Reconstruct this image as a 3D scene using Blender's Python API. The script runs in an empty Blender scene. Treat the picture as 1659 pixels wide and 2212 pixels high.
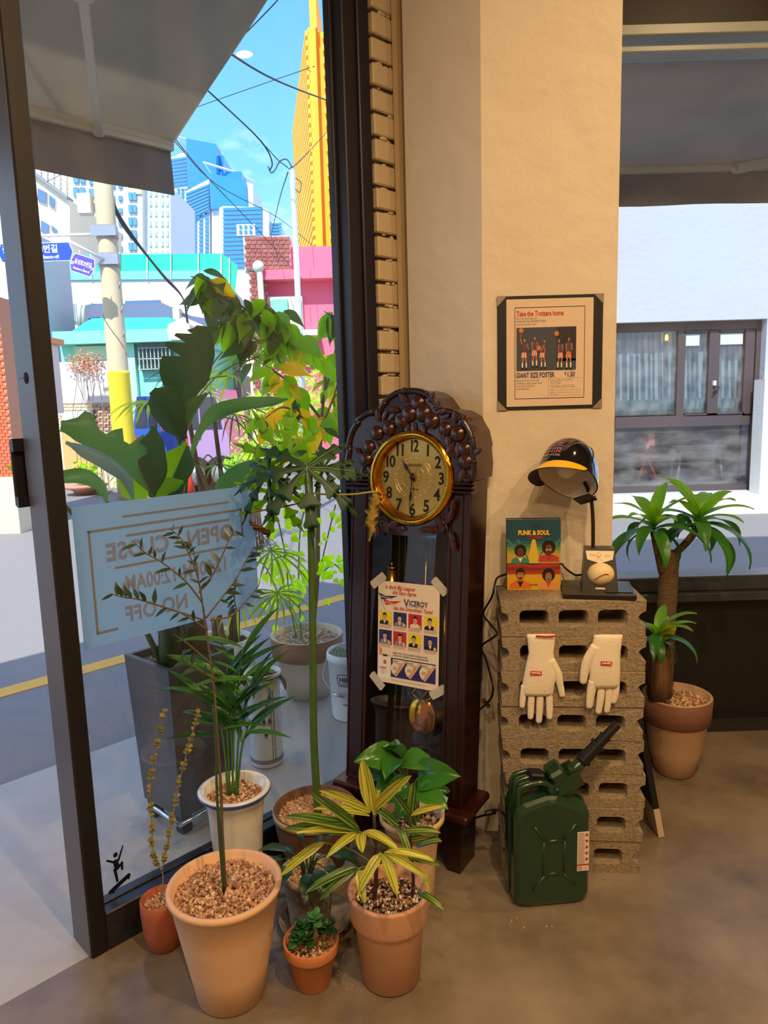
import bpy, math, random
from mathutils import Matrix, Vector, Euler, noise

# ------------------------------------------------------------------ camera, world, sun, exposure
SC = bpy.context.scene
COL = SC.collection
FPX, IMW, IMH = 1580.0, 1659.0, 2212.0
PITCH, ROLL, CAMH = math.atan(FPX / 10300.0), math.radians(1.61), 1.35
FWD = Vector((0, math.cos(PITCH), -math.sin(PITCH)))
_U0 = Vector((0, math.sin(PITCH), math.cos(PITCH)))
_R0 = Vector((1, 0, 0))
RGT = _R0 * math.cos(ROLL) - _U0 * math.sin(ROLL)
UPV = _R0 * math.sin(ROLL) + _U0 * math.cos(ROLL)
CAMP = Vector((0, 0, CAMH))
cd = bpy.data.cameras.new('camera')
cam = bpy.data.objects.new('camera', cd)
COL.objects.link(cam)
cd.sensor_fit = 'VERTICAL'
cd.sensor_height = 36.0
cd.lens = 36.0 * FPX / IMH
cd.clip_start, cd.clip_end = 0.05, 2000
mw = Matrix((RGT, UPV, -FWD)).transposed().to_4x4()
mw.translation = CAMP
cam.matrix_world = mw
SC.camera = cam

SC.view_settings.view_transform = 'Standard'
SC.view_settings.look = 'None'
SC.view_settings.gamma = 1.0
SC.view_settings.use_curve_mapping = False
SC.view_settings.exposure = 1.15
SC.cycles.max_bounces = 10
SC.cycles.transparent_max_bounces = 24
SC.cycles.sample_clamp_indirect = 8.0
SC.cycles.caustics_reflective = False
SC.cycles.caustics_refractive = False


def lin(c):
    if isinstance(c, str):
        c = tuple(int(c[i:i + 2], 16) for i in (0, 2, 4))
    r = []
    for v in c[:3]:
        v = v / 255.0
        r.append(v / 12.92 if v <= 0.04045 else ((v + 0.055) / 1.055) ** 2.4)
    return (r[0], r[1], r[2], 1.0)


def make_world():
    w = bpy.data.worlds.new('sky')
    SC.world = w
    w.use_nodes = True
    nt = w.node_tree
    nt.nodes.clear()
    N, L = nt.nodes.new, nt.links.new
    tc = N('ShaderNodeTexCoord')
    sep = N('ShaderNodeSeparateXYZ')
    L(tc.outputs['Generated'], sep.inputs[0])
    gr = N('ShaderNodeValToRGB')
    gr.color_ramp.elements[0].position = 0.0
    gr.color_ramp.elements[0].color = lin('b4dcfb')
    gr.color_ramp.elements[1].position = 0.75
    gr.color_ramp.elements[1].color = lin('2a70c4')
    e = gr.color_ramp.elements.new(0.28)
    e.color = lin('6fb0ea')
    L(sep.outputs['Z'], gr.inputs[0])
    mp = N('ShaderNodeMapping')
    mp.inputs['Scale'].default_value = (1, 1, 1.8)
    mp.inputs['Location'].default_value = (0.35, 0.1, 0.12)
    L(tc.outputs['Generated'], mp.inputs[0])
    no = N('ShaderNodeTexNoise')
    no.inputs['Scale'].default_value = 3.3
    no.inputs['Detail'].default_value = 9
    no.inputs['Roughness'].default_value = 0.55
    L(mp.outputs[0], no.inputs['Vector'])
    cr = N('ShaderNodeValToRGB')
    cr.color_ramp.elements[0].position = 0.49
    cr.color_ramp.elements[0].color = (0, 0, 0, 1)
    cr.color_ramp.elements[1].position = 0.66
    cr.color_ramp.elements[1].color = (1, 1, 1, 1)
    L(no.outputs[0], cr.inputs[0])
    mx = N('ShaderNodeMix')
    mx.data_type = 'RGBA'
    L(cr.outputs[0], mx.inputs[0])
    L(gr.outputs[0], mx.inputs[6])
    mx.inputs[7].default_value = (1.0, 1.0, 1.0, 1)
    bg = N('ShaderNodeBackground')
    bg.inputs[1].default_value = 1.0
    L(mx.outputs[2], bg.inputs[0])
    out = N('ShaderNodeOutputWorld')
    L(bg.outputs[0], out.inputs[0])


make_world()
TO_SUN = Vector((-0.12, -0.64, 0.755)).normalized()
sl = bpy.data.lights.new('sun', 'SUN')
sl.energy = 3.1
sl.angle = math.radians(0.6)
sl.color = (1.0, 0.93, 0.82)
sun = bpy.data.objects.new('sun', sl)
COL.objects.link(sun)
sun.rotation_euler = TO_SUN.to_track_quat('Z', 'Y').to_euler()
sun.location = (2, -6, 9)

# ------------------------------------------------------------------ projection helpers (photo pixel -> point on a real plane)


def ray(x, y):
    return FWD + RGT * ((x - 829.5) / FPX) - UPV * ((y - 1106.0) / FPX)


def flr(x, y, z=0.0):
    d = ray(x, y)
    return CAMP + d * ((z - CAMH) / d.z)


def atY(x, y, Y):
    d = ray(x, y)
    return CAMP + d * (Y / d.y)


def onp(x, y, p, n):
    d = ray(x, y)
    return CAMP + d * ((Vector(p) - CAMP).dot(n) / d.dot(n))


# street-side glass wall frame: s along the wall, o towards the room
WP = Vector((-0.736, 1.668, 0))
WU = Vector((0.70711, 0.70711, 0))
WN = Vector((0.70711, -0.70711, 0))
WM = Matrix((WU, -WN, Vector((0, 0, 1)))).transposed().to_4x4()
WM.translation = WP        # local x along wall, y outwards, z up


def LW(s, o, z):
    return WP + WU * s + WN * o + Vector((0, 0, z))


# ------------------------------------------------------------------ materials
MATS = {}


def mat(name, col, rough=0.5, metal=0.0, var=0.0, vs=8.0, col2=None, bump=0.0, bs=40.0, spec=0.5, alpha=1.0,
        trans=0.0, emit=0.0, detail=6, leafmix=0.0, stretch=None, coat=0.0, rnd=0.0):
    if name in MATS:
        return MATS[name]
    m = bpy.data.materials.new(name)
    MATS[name] = m
    m.use_nodes = True
    nt = m.node_tree
    N, L = nt.nodes.new, nt.links.new
    p = nt.nodes['Principled BSDF']
    out = nt.nodes['Material Output']
    c = lin(col)
    p.inputs['Base Color'].default_value = c
    p.inputs['Roughness'].default_value = rough
    p.inputs['Metallic'].default_value = metal
    p.inputs['Specular IOR Level'].default_value = spec
    p.inputs['Coat Weight'].default_value = coat
    m.diffuse_color = c
    tc = None
    if var or bump or rnd:
        tc = N('ShaderNodeTexCoord')
        vec = tc.outputs['Object']
        if stretch:
            mp = N('ShaderNodeMapping')
            mp.inputs['Scale'].default_value = stretch
            L(vec, mp.inputs[0])
            vec = mp.outputs[0]
    colsock = None
    if var or rnd:
        c2 = lin(col2) if col2 else tuple(x * 0.55 for x in c[:3]) + (1,)
        mx = N('ShaderNodeMix')
        mx.data_type = 'RGBA'
        mx.inputs[6].default_value = c
        mx.inputs[7].default_value = c2
        if rnd:
            oi = N('ShaderNodeObjectInfo')
            mu = N('ShaderNodeMath')
            mu.operation = 'MULTIPLY'
            mu.inputs[1].default_value = rnd
            L(oi.outputs['Random'], mu.inputs[0])
            L(mu.outputs[0], mx.inputs[0])
        else:
            no = N('ShaderNodeTexNoise')
            no.inputs['Scale'].default_value = vs
            no.inputs['Detail'].default_value = detail
            no.inputs['Roughness'].default_value = 0.6
            L(vec, no.inputs['Vector'])
            rp = N('ShaderNodeMapRange')
            rp.inputs['From Min'].default_value = 0.35
            rp.inputs['From Max'].default_value = 0.68
            rp.inputs['To Max'].default_value = var
            L(no.outputs[0], rp.inputs[0])
            L(rp.outputs[0], mx.inputs[0])
        L(mx.outputs[2], p.inputs['Base Color'])
        colsock = mx.outputs[2]
    if bump:
        nb = N('ShaderNodeTexNoise')
        nb.inputs['Scale'].default_value = bs
        nb.inputs['Detail'].default_value = 5
        L(vec, nb.inputs['Vector'])
        b = N('ShaderNodeBump')
        b.inputs['Strength'].default_value = bump
        b.inputs['Distance'].default_value = 0.01
        L(nb.outputs[0], b.inputs['Height'])
        L(b.outputs[0], p.inputs['Normal'])
    if emit:
        p.inputs['Emission Color'].default_value = c
        p.inputs['Emission Strength'].default_value = emit
    if leafmix:
        tr = N('ShaderNodeBsdfTranslucent')
        bc = N('ShaderNodeHueSaturation')
        bc.inputs['Hue'].default_value = 0.475
        bc.inputs['Value'].default_value = 2.2
        bc.inputs['Saturation'].default_value = 1.1
        if colsock:
            L(colsock, bc.inputs['Color'])
        else:
            bc.inputs['Color'].default_value = c
        L(bc.outputs[0], tr.inputs[0])
        ms = N('ShaderNodeMixShader')
        ms.inputs[0].default_value = leafmix
        L(p.outputs[0], ms.inputs[1])
        L(tr.outputs[0], ms.inputs[2])
        L(ms.outputs[0], out.inputs[0])
    elif trans:
        tr = N('ShaderNodeBsdfTransparent')
        tr.inputs[0].default_value = (1, 1, 1, 1)
        ms = N('ShaderNodeMixShader')
        ms.inputs[0].default_value = trans
        L(p.outputs[0], ms.inputs[1])
        L(tr.outputs[0], ms.inputs[2])
        L(ms.outputs[0], out.inputs[0])
    return m


def glassmat(name, tint=(0.97, 0.98, 1.0), rough=0.0, dust=0.0, ior=1.45, refl=1.0):
    if name in MATS:
        return MATS[name]
    m = bpy.data.materials.new(name)
    MATS[name] = m
    m.use_nodes = True
    nt = m.node_tree
    nt.nodes.clear()
    N, L = nt.nodes.new, nt.links.new
    tr = N('ShaderNodeBsdfTransparent')
    tr.inputs[0].default_value = tint + (1,)
    gl = N('ShaderNodeBsdfGlossy')
    gl.inputs['Roughness'].default_value = rough
    fr = N('ShaderNodeLayerWeight')
    fr.inputs[0].default_value = 0.5
    pw = N('ShaderNodeMath')
    pw.operation = 'POWER'
    pw.inputs[1].default_value = 4.0
    L(fr.outputs['Facing'], pw.inputs[0])
    mu = N('ShaderNodeMath')
    mu.operation = 'MULTIPLY_ADD'
    mu.inputs[1].default_value = 0.85 * refl
    mu.inputs[2].default_value = 0.03 * refl
    mu.use_clamp = True
    L(pw.outputs[0], mu.inputs[0])
    ms = N('ShaderNodeMixShader')
    L(mu.outputs[0], ms.inputs[0])
    L(tr.outputs[0], ms.inputs[1])
    L(gl.outputs[0], ms.inputs[2])
    last = ms.outputs[0]
    if dust:
        df = N('ShaderNodeBsdfDiffuse')
        df.inputs[0].default_value = (0.75, 0.75, 0.75, 1)
        no = N('ShaderNodeTexNoise')
        no.inputs['Scale'].default_value = 5
        no.inputs['Detail'].default_value = 8
        rp = N('ShaderNodeMapRange')
        rp.inputs['From Min'].default_value = 0.4
        rp.inputs['From Max'].default_value = 0.8
        rp.inputs['To Max'].default_value = dust
        L(no.outputs[0], rp.inputs[0])
        m2 = N('ShaderNodeMixShader')
        L(rp.outputs[0], m2.inputs[0])
        L(last, m2.inputs[1])
        L(df.outputs[0], m2.inputs[2])
        last = m2.outputs[0]
    out = N('ShaderNodeOutputMaterial')
    L(last, out.inputs[0])
    return m


# ------------------------------------------------------------------ mesh building
I4 = Matrix.Identity(4)


def T(x, y=None, z=None):
    return Matrix.Translation(Vector(x) if y is None else Vector((x, y, z)))


def RZ(a):
    return Matrix.Rotation(math.radians(a), 4, 'Z')


def RX(a):
    return Matrix.Rotation(math.radians(a), 4, 'X')


def RY(a):
    return Matrix.Rotation(math.radians(a), 4, 'Y')


def SCL(x, y, z):
    return Matrix.Diagonal((x, y, z, 1))


class G:
    """collects shapes; build() links them as ONE mesh object"""

    def __init__(s):
        s.v, s.f, s.mi, s.sm = [], [], [], []

    def add(s, vs, fs, M=None, mi=0, smooth=False):
        o = len(s.v)
        if M is not None:
            vs = [M @ Vector(p) for p in vs]
        s.v.extend([tuple(p) for p in vs])
        for f in fs:
            s.f.append([i + o for i in f])
            s.mi.append(mi)
            s.sm.append(smooth)
        return s

    def box(s, x0, x1, y0, y1, z0, z1, M=None, mi=0, bev=0.0):
        if bev <= 0:
            vs = [(x, y, z) for z in (z0, z1) for y in (y0, y1) for x in (x0, x1)]
            fs = [(0, 2, 3, 1), (4, 5, 7, 6), (0, 1, 5, 4), (2, 6, 7, 3), (0, 4, 6, 2), (1, 3, 7, 5)]
            return s.add(vs, fs, M, mi)
        b = min(bev, abs(x1 - x0) * .49, abs(y1 - y0) * .49, abs(z1 - z0) * .49)
        # chamfered box: inset rings
        P = []
        for (z, i) in ((z0, b), (z0 + b, 0), (z1 - b, 0), (z1, b)):
            P += [(x0 + b, y0 + i, z), (x1 - b, y0 + i, z), (x1 - i, y0 + b, z), (x1 - i, y1 - b, z),
                  (x1 - b, y1 - i, z), (x0 + b, y1 - i, z), (x0 + i, y1 - b, z), (x0 + i, y0 + b, z)]
        fs = [tuple(range(7, -1, -1)), tuple(range(24, 32))]
        for k in range(3):
            for j in range(8):
                a, c = k * 8 + j, k * 8 + (j + 1) % 8
                fs.append((a, c, c + 8, a + 8))
        return s.add(P, fs, M, mi)

    def tube(s, pts, r, n=8, M=None, mi=0, smooth=True, cap=True, closed=False):
        pts = [Vector(p) for p in pts]
        k = len(pts)
        rs = r if isinstance(r, (list, tuple)) else [r] * k
        vs, fs = [], []
        up = None
        for i, p in enumerate(pts):
            if closed:
                t = pts[(i + 1) % k] - pts[i - 1]
            else:
                t = pts[min(i + 1, k - 1)] - pts[max(i - 1, 0)]
            if t.length < 1e-9:
                t = Vector((0, 0, 1))
            t.normalize()
            if up is None:
                up = Vector((0, 0, 1)) if abs(t.z) < 0.9 else Vector((1, 0, 0))
            a = up - t * up.dot(t)
            if a.length < 1e-6:
                a = t.orthogonal()
            a.normalize()
            up = a
            b = t.cross(a)
            for j in range(n):
                w = 2 * math.pi * j / n
                vs.append(p + (a * math.cos(w) + b * math.sin(w)) * rs[i])
        for i in range(k if closed else k - 1):
            for j in range(n):
                i2 = (i + 1) % k
                fs.append((i * n + j, i * n + (j + 1) % n, i2 * n + (j + 1) % n, i2 * n + j))
        if cap and not closed:
            fs.append(tuple(range(n - 1, -1, -1)))
            fs.append(tuple(range((k - 1) * n, k * n)))
        return s.add(vs, fs, M, mi, smooth)

    def lathe(s, prof, n=32, M=None, mi=0, smooth=True, closed=False):
        vs, fs = [], []
        k = len(prof)
        for (r, z) in prof:
            for j in range(n):
                w = 2 * math.pi * j / n
                vs.append((r * math.cos(w), r * math.sin(w), z))
        for i in range(k if closed else k - 1):
            i2 = (i + 1) % k
            for j in range(n):
                fs.append((i * n + j, i * n + (j + 1) % n, i2 * n + (j + 1) % n, i2 * n + j))
        if not closed:
            fs.append(tuple(range(n - 1, -1, -1)))
            fs.append(tuple(range((k - 1) * n, k * n)))
        return s.add(vs, fs, M, mi, smooth)

    def sph(s, c, r, nu=12, nv=8, M=None, mi=0, sc=(1, 1, 1), smooth=True):
        prof = []
        for i in range(nv + 1):
            a = -math.pi / 2 + math.pi * i / nv
            prof.append((max(1e-5, r * math.cos(a)), r * math.sin(a)))
        m2 = T(c) @ SCL(*sc)
        return s.lathe(prof, nu, (M @ m2) if M is not None else m2, mi, smooth)

    def prism(s, poly, d0, d1, M=None, mi=0, smooth=False):
        """poly in local x,z ; extruded along y"""
        n = len(poly)
        vs = [(p[0], d0, p[1]) for p in poly] + [(p[0], d1, p[1]) for p in poly]
        fs = [tuple(range(n)), tuple(range(2 * n - 1, n - 1, -1))]
        o = len(s.f)
        s.add(vs, fs, M, mi, False)
        s.add(vs, [((i + 1) % n, i, i + n, (i + 1) % n + n) for i in range(n)], M, mi, smooth)
        return s

    def disc(s, c, r, n=24, M=None, mi=0, rx=None):
        rx = rx or r
        return s.add([(c[0] + rx * math.cos(2 * math.pi * j / n), c[1], c[2] + r * math.sin(2 * math.pi * j / n)) for j in range(n)],
                     [tuple(range(n))], M, mi)

    def flat(s, poly, y=0.0, M=None, mi=0):
        return s.add([(p[0], y, p[1]) for p in poly], [tuple(range(len(poly)))], M, mi)

    def mesh(s, name, mats):
        me = bpy.data.meshes.new(name)
        me.from_pydata(s.v, [], s.f)
        for m in (mats if isinstance(mats, (list, tuple)) else [mats]):
            me.materials.append(m)
        me.polygons.foreach_set('material_index', s.mi)
        me.polygons.foreach_set('use_smooth', s.sm)
        me.update()
        return me

    def build(s, name, mats, parent=None, M=None):
        return obj(name, s.mesh(name, mats), parent, M)


def obj(name, me, parent=None, M=None):
    o = bpy.data.objects.new(name, me)
    COL.objects.link(o)
    if parent is not None:
        o.parent = parent
    if M is not None:
        o.matrix_local = M
    return o


def tag(o, label=None, cat=None, group=None, kind=None):
    if label:
        o['label'] = label
    if cat:
        o['category'] = cat
    if group:
        o['group'] = group
    if kind:
        o['kind'] = kind
    return o


def thing(name, label, cat, loc=(0, 0, 0), rz=0.0, group=None):
    o = bpy.data.objects.new(name, None)
    COL.objects.link(o)
    o.empty_display_size = 0.05
    o.location = loc
    o.rotation_euler = (0, 0, math.radians(rz))
    return tag(o, label, cat, group)


def struct(name, g, m, parent=None, M=None, label=None):
    o = g.build(name, m, parent, M)
    o['kind'] = 'structure'
    if label:
        o['label'] = label
    return o


def curve_mesh(name, cu, m):
    o = bpy.data.objects.new('tmp', cu)
    me = bpy.data.meshes.new_from_object(o)
    me.name = name
    bpy.data.objects.remove(o)
    bpy.data.curves.remove(cu)
    me.materials.clear()
    for x in (m if isinstance(m, (list, tuple)) else [m]):
        me.materials.append(x)
    return me


def text_mesh(body, m, size=1.0, bold=0.0, align='CENTER', sx=1.0, shear=0.0, thick=0.0, spacing=1.0, name='lettering', res=3):
    """lettering in local x,z facing -y"""
    cu = bpy.data.curves.new('t', 'FONT')
    cu.body = body
    cu.size = size
    cu.align_x = align
    cu.offset = bold
    cu.shear = shear
    cu.extrude = thick
    cu.space_character = spacing
    cu.resolution_u = res
    me = curve_mesh(name, cu, m)
    me.transform(RX(90) @ SCL(sx, 1, 1))
    return me


def shape_mesh(name, polys, m, depth=0.0, bevel=0.0):
    """filled 2D outline(s) with holes, local x,z, extruded +-depth along y"""
    cu = bpy.data.curves.new('s', 'CURVE')
    cu.dimensions = '2D'
    cu.fill_mode = 'BOTH'
    cu.extrude = depth
    cu.bevel_depth = bevel
    cu.bevel_resolution = 0
    for poly in polys:
        sp = cu.splines.new('POLY')
        sp.points.add(len(poly) - 1)
        for i, p in enumerate(poly):
            sp.points[i].co = (p[0], p[1], 0, 1)
        sp.use_cyclic_u = True
    me = curve_mesh(name, cu, m)
    me.transform(RX(90))
    return me


def leaf_mesh(name, L, W, m, prof=None, droop=0.0, fold=0.15, nseg=6, cols=2, twist=0.0, wave=0.0, seed=0):
    """leaf along +y from origin, normal +z"""
    prof = prof or [0.08, 0.7, 1.0, 0.92, 0.68, 0.34, 0.0]
    rr = random.Random(seed)
    vs, fs = [], []
    n = nseg
    ang, y, z = 0.0, 0.0, 0.0
    nc = 2 * cols + 1
    for i in range(n + 1):
        t = i / n
        q = t * (len(prof) - 1)
        k = min(int(q), len(prof) - 2)
        w = (prof[k] + (prof[k + 1] - prof[k]) * (q - k)) * W / 2
        tw = twist * t
        for j in range(nc):
            a = (j - cols) / cols
            x = a * w
            h = abs(a) * w * fold + (wave * W * math.sin(t * 9 + j * 2 + seed) * abs(a) if wave else 0)
            xx = x * math.cos(tw) - h * math.sin(tw)
            hh = x * math.sin(tw) + h * math.cos(tw)
            vs.append((xx, y - hh * math.sin(ang), z + hh * math.cos(ang)))
        ang = -droop * (i + 1) / n
        y += L / n * math.cos(ang)
        z += L / n * math.sin(ang)
    for i in range(n):
        for j in range(nc - 1):
            fs.append((i * nc + j, i * nc + j + 1, (i + 1) * nc + j + 1, (i + 1) * nc + j))
    g = G()
    g.add(vs, fs, smooth=True)
    return g.mesh(name, m)


def aim(p, d, up=(0, 0, 1), s=1.0):
    """matrix: local +y -> d, local +z near up, at p"""
    d = Vector(d).normalized()
    up = Vector(up)
    x = d.cross(up)
    if x.length < 1e-4:
        x = Vector((1, 0, 0))
    x.normalize()
    z = x.cross(d)
    m = Matrix((x, d, z)).transposed().to_4x4()
    m = m @ SCL(s, s, s)
    m.translation = Vector(p)
    return m


def ribbon(g, spine, widths, side, cols=2, fold=0.12, mi=0, cup=0.0):
    """strip along a 3D spine. side: list or single width direction"""
    sp = [Vector(p) for p in spine]
    n = len(sp)
    vs, fs = [], []
    nc = 2 * cols + 1
    for i in range(n):
        t = (sp[min(i + 1, n - 1)] - sp[max(i - 1, 0)]).normalized()
        sd = Vector(side[i] if isinstance(side, list) else side)
        sd = (sd - t * sd.dot(t)).normalized()
        nm = sd.cross(t)
        w = widths[i] / 2
        for j in range(nc):
            a = (j - cols) / cols
            vs.append(sp[i] + sd * (a * w) + nm * (abs(a) ** 1.5 * w * fold))
    for i in range(n - 1):
        for j in range(nc - 1):
            fs.append((i * nc + j, i * nc + j + 1, (i + 1) * nc + j + 1, (i + 1) * nc + j))
    g.add(vs, fs, mi=mi, smooth=True)
    return g


def bez(p0, p1, p2, n=8):
    p0, p1, p2 = Vector(p0), Vector(p1), Vector(p2)
    return [p0 * (1 - t) ** 2 + p1 * (2 * t * (1 - t)) + p2 * t * t for t in [i / n for i in range(n + 1)]]


def catmull(pts, n=6):
    P = [Vector(p) for p in pts]
    P = [P[0] * 2 - P[1]] + P + [P[-1] * 2 - P[-2]]
    out = []
    for i in range(1, len(P) - 2):
        for k in range(n):
            t = k / n
            a, b, c, d = P[i - 1], P[i], P[i + 1], P[i + 2]
            out.append(0.5 * ((2 * b) + (c - a) * t + (2 * a - 5 * b + 4 * c - d) * t * t + (3 * b - a - 3 * c + d) * t ** 3))
    out.append(P[-2])
    return out


def rrect(x0, x1, z0, z1, r, n=4):
    pts = []
    for (cx, cz, a0) in ((x1 - r, z1 - r, 0), (x0 + r, z1 - r, 90), (x0 + r, z0 + r, 180), (x1 - r, z0 + r, 270)):
        for i in range(n + 1):
            a = math.radians(a0 + 90 * i / n)
            pts.append((cx + r * math.cos(a), cz + r * math.sin(a)))
    return pts


def pebbles(name, parent, c, R, n, m, size=0.006, seed=1, dome=0.004, thick=2):
    """gravel filling a pot top: many small faceted stones, one part"""
    rr = random.Random(seed)
    g = G()
    base = [(1, 0, 0), (-1, 0, 0), (0, 1, 0), (0, -1, 0), (0, 0, 1), (0, 0, -1)]
    bf = [(0, 2, 4), (2, 1, 4), (1, 3, 4), (3, 0, 4), (2, 0, 5), (1, 2, 5), (3, 1, 5), (0, 3, 5)]
    g.lathe([(0.0001, c[2] - 0.012), (R, c[2] - 0.012), (R, c[2] - size * .4), (0.0001, c[2] - size * .2)], 20, T(c[0], c[1], 0), 0)
    for i in range(n):
        r = R * math.sqrt(rr.random()) * 0.985
        a = rr.random() * 6.2832
        s = size * rr.uniform(0.65, 1.35)
        M = T(c[0] + r * math.cos(a), c[1] + r * math.sin(a), c[2] + dome * (1 - (r / R) ** 2) + rr.uniform(-.5, .6) * size) @ \
            Euler((rr.random() * 6, rr.random() * 6, rr.random() * 6)).to_matrix().to_4x4() @ SCL(s, s * rr.uniform(.6, .9), s * rr.uniform(.5, .8))
        g.add(base, bf, M, rr.randrange(len(m)) if isinstance(m, list) else 0, False)
    return tag(g.build(name, m, parent), kind='stuff')


def rod(name, a, b, r, m, parent=None, n=8):
    g = G()
    g.tube([a, b], r, n)
    return g.build(name, m, parent)


WOOD = mat('clock wood', '2a110e', 0.28, var=0.8, vs=9, col2='160807', stretch=(6, 6, .6), coat=0.3)
BLACKM = mat('black metal', '17161b', 0.4, metal=0.0, spec=.4)

# ------------------------------------------------------------------ the room shell
M_FLOOR = mat('polished concrete', '8f8270', 0.28, var=1.0, vs=2.6, col2='5c5144', bump=0.06, bs=40, detail=10, spec=.35)
M_PAVE = mat('pavement concrete', 'b4b0aa', 0.5, var=0.5, vs=2.2, col2='95918b', bump=0.12, bs=90, detail=9)
M_ROAD = mat('asphalt', '8d8b8a', 0.9, var=0.55, vs=130, col2='6a6867', bump=0.5, bs=220)
M_PLASTER = mat('cream plaster', 'd9cdb9', 0.7, var=0.25, vs=3, col2='c9b99f', bump=0.6, bs=11)
M_WALL = mat('back wall paint', 'b9a68a', 0.8, var=0.2, vs=2, col2='a08d72')
M_CEIL = mat('ceiling paint', 'b8ab98', 0.85)
M_FRAME = mat('dark frame', '1b1920', 0.42, spec=.45)
M_FRAMEG = mat('grey frame', '4d4a4d', 0.45)
M_GLASS = glassmat('window glass', (0.96, 0.98, 0.99), dust=0.045)
M_GLASSR = glassmat('dusty window glass', (0.93, 0.95, 0.97), dust=0.10)

corner = Vector((0.396, 2.80, 0))
PL = LW(-3.0, 0, 0)
room = [(PL.x, PL.y), (corner.x, corner.y), (4.0, 2.80), (4.0, -3.5), (PL.x, -3.5)]


def slab(poly, z0, z1):
    g = G()
    n = len(poly)
    vs = [(p[0], p[1], z0) for p in poly] + [(p[0], p[1], z1) for p in poly]
    fs = [tuple(range(n)), tuple(range(2 * n - 1, n - 1, -1))] + [(i, i + n, (i + 1) % n + n, (i + 1) % n) for i in range(n)]
    g.add(vs, fs)
    return g


CEIL = 3.05
struct('floor', slab(room, -0.12, 0.0), M_FLOOR)
struct('ceiling', slab(room, CEIL, CEIL + .15), M_CEIL)
struct('roof', slab(room, CEIL + .16, 4.7), mat('shop roof render', 'b8b2a8', .9))  # unseen solid block, height chosen for the shadow it throws on the street
kx = 3.9 - 2.404 - 1.075 * 1.4142
a = LW(-7, -1.075, 0)
b = LW(-7, -.001, 0)
struct('pavement', slab([(a.x, a.y), (kx, 3.9), (7, 3.9), (7, 2.801), (corner.x, corner.y + .001), (b.x, b.y)], -0.12, -0.002), M_PAVE)
struct('road', slab([(-160, -40), (160, -40), (160, 330), (-160, 330)], -0.3, -0.03), M_ROAD)
g = G()
g.box(PL.x, 4.0, -3.62, -3.5, 0, CEIL)
struct('wall_back', g, M_WALL)
g = G()
g.box(4.0, 4.12, -3.5, 2.95, 0, CEIL)
struct('wall_right', g, M_WALL)
g = G()
g.box(PL.x - .12, PL.x, -3.5, PL.y, 0, CEIL)
struct('wall_left', g, M_WALL)
def wcoord(x, y, o):
    p = onp(x, y, WP + WN * o, WN) - WP
    return p.dot(WU), p.z


s0, _ = wcoord(803, 34, .04)
# street wall left of the doorway and the header over doorway and window
g = G()
g.box(-3.0, -1.25, 0, .14, 0, CEIL, WM)
g.box(-1.25, s0 - .005, 0.0, .06, 2.78, CEIL, WM)
struct('wall_street', g, M_WALL)
# side-street wall: black panel below the big window, black lintel above
g = G()
g.box(0.40, 4.0, 2.80, 2.92, 0.0, 0.54)
g.box(0.40, 4.0, 2.80, 2.92, 2.62, CEIL)
struct('wall_front', g, mat('black panel', '121113', 0.55, var=.3, vs=30, col2='1c1a1a'))
g = G()
g.box(0.68, 3.99, 2.755, 2.80, 0.0, 0.035)
struct('baseboard_front', g, mat('dark skirting', '2a2622', 0.5))

# pillar
g = slab([(0.293, 2.122), (0.672, 2.122), (0.672, 2.795), (0.44, 2.795), (0.093, 2.322)], 0.0, CEIL)
struct('wall_pillar', g, M_PLASTER)

# ------------------------------------------------------------------ painted brick pier between window and pillar
M_PBRICK = mat('painted brick', 'cbb99a', 0.7, bump=0.25, bs=30)
M_MORT = mat('dark mortar joint', '3b3226', 0.95, var=.5, vs=40, col2='8f8066')


s0, z_hi = wcoord(803, 34, .04)
s1, _ = wcoord(858, 34, .04)
_, z_lo = wcoord(830, 813, .04)
_, z_hi = wcoord(830, 34, .04)
pitch = (z_hi - z_lo) / 15.0
g = G()
g.box(s0 + .008, 1.40, -.028, .05, 0, CEIL, WM)
pier = struct('wall_brick_pier', g, M_MORT)
rr = random.Random(4)
bm0 = G().box(0, s1 - s0, -.04, .055, 0, pitch * .84, bev=.004).mesh('brick', M_PBRICK)
bm1 = G().box(0, .07, 0, .05, 0, pitch * .86, bev=.003).mesh('brick', M_PBRICK)
k0 = int(z_lo / pitch)
for i in range(-k0, int((CEIL - z_lo) / pitch)):
    z = z_lo + i * pitch - pitch * .84
    if z < 0:
        continue
    M = WM @ T(s0 + rr.uniform(-.002, .003), rr.uniform(-.003, .002), z) @ RY(rr.uniform(-.6, .6))
    obj('brick', bm0, pier, M)
    M = WM @ T(s1 + .004, .005 + rr.uniform(-.003, .003) - .012, z + pitch * .45)
    obj('brick', bm1, pier, M)
# lumps of squeezed mortar at the joints
gm = G()
for i in range(-k0, int((CEIL - z_lo) / pitch)):
    z = z_lo + i * pitch + pitch * .07
    if z < .05:
        continue
    x = s0 + rr.uniform(0.0, .05)
    while x < s1 - .005:
        if rr.random() < .62:
            r = rr.uniform(.005, .010)
            gm.sph((x, -.034 + rr.uniform(0, .006), z + rr.uniform(-.004, .004)), r, 7, 5, WM, 0, (rr.uniform(1, 2.4), .7, rr.uniform(.5, .9)))
        x += rr.uniform(.012, .026)
tag(gm.build('mortar_lump', M_PBRICK, pier), kind='stuff')
# square conduit in the corner
sd0, _ = wcoord(869, 400, .076)
sd1, _ = wcoord(887, 400, .076)
g = G()
g.box(sd0, sd1, -.078, -.0435, 0, CEIL, WM, bev=.003)
g.box(sd0 + .004, sd0 + .008, -.0795, -.077, 0, CEIL, WM)
struct('trim_1', g, mat('conduit paint', 'c9b48e', 0.6, var=.2, vs=30, col2='a8926c'))

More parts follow.
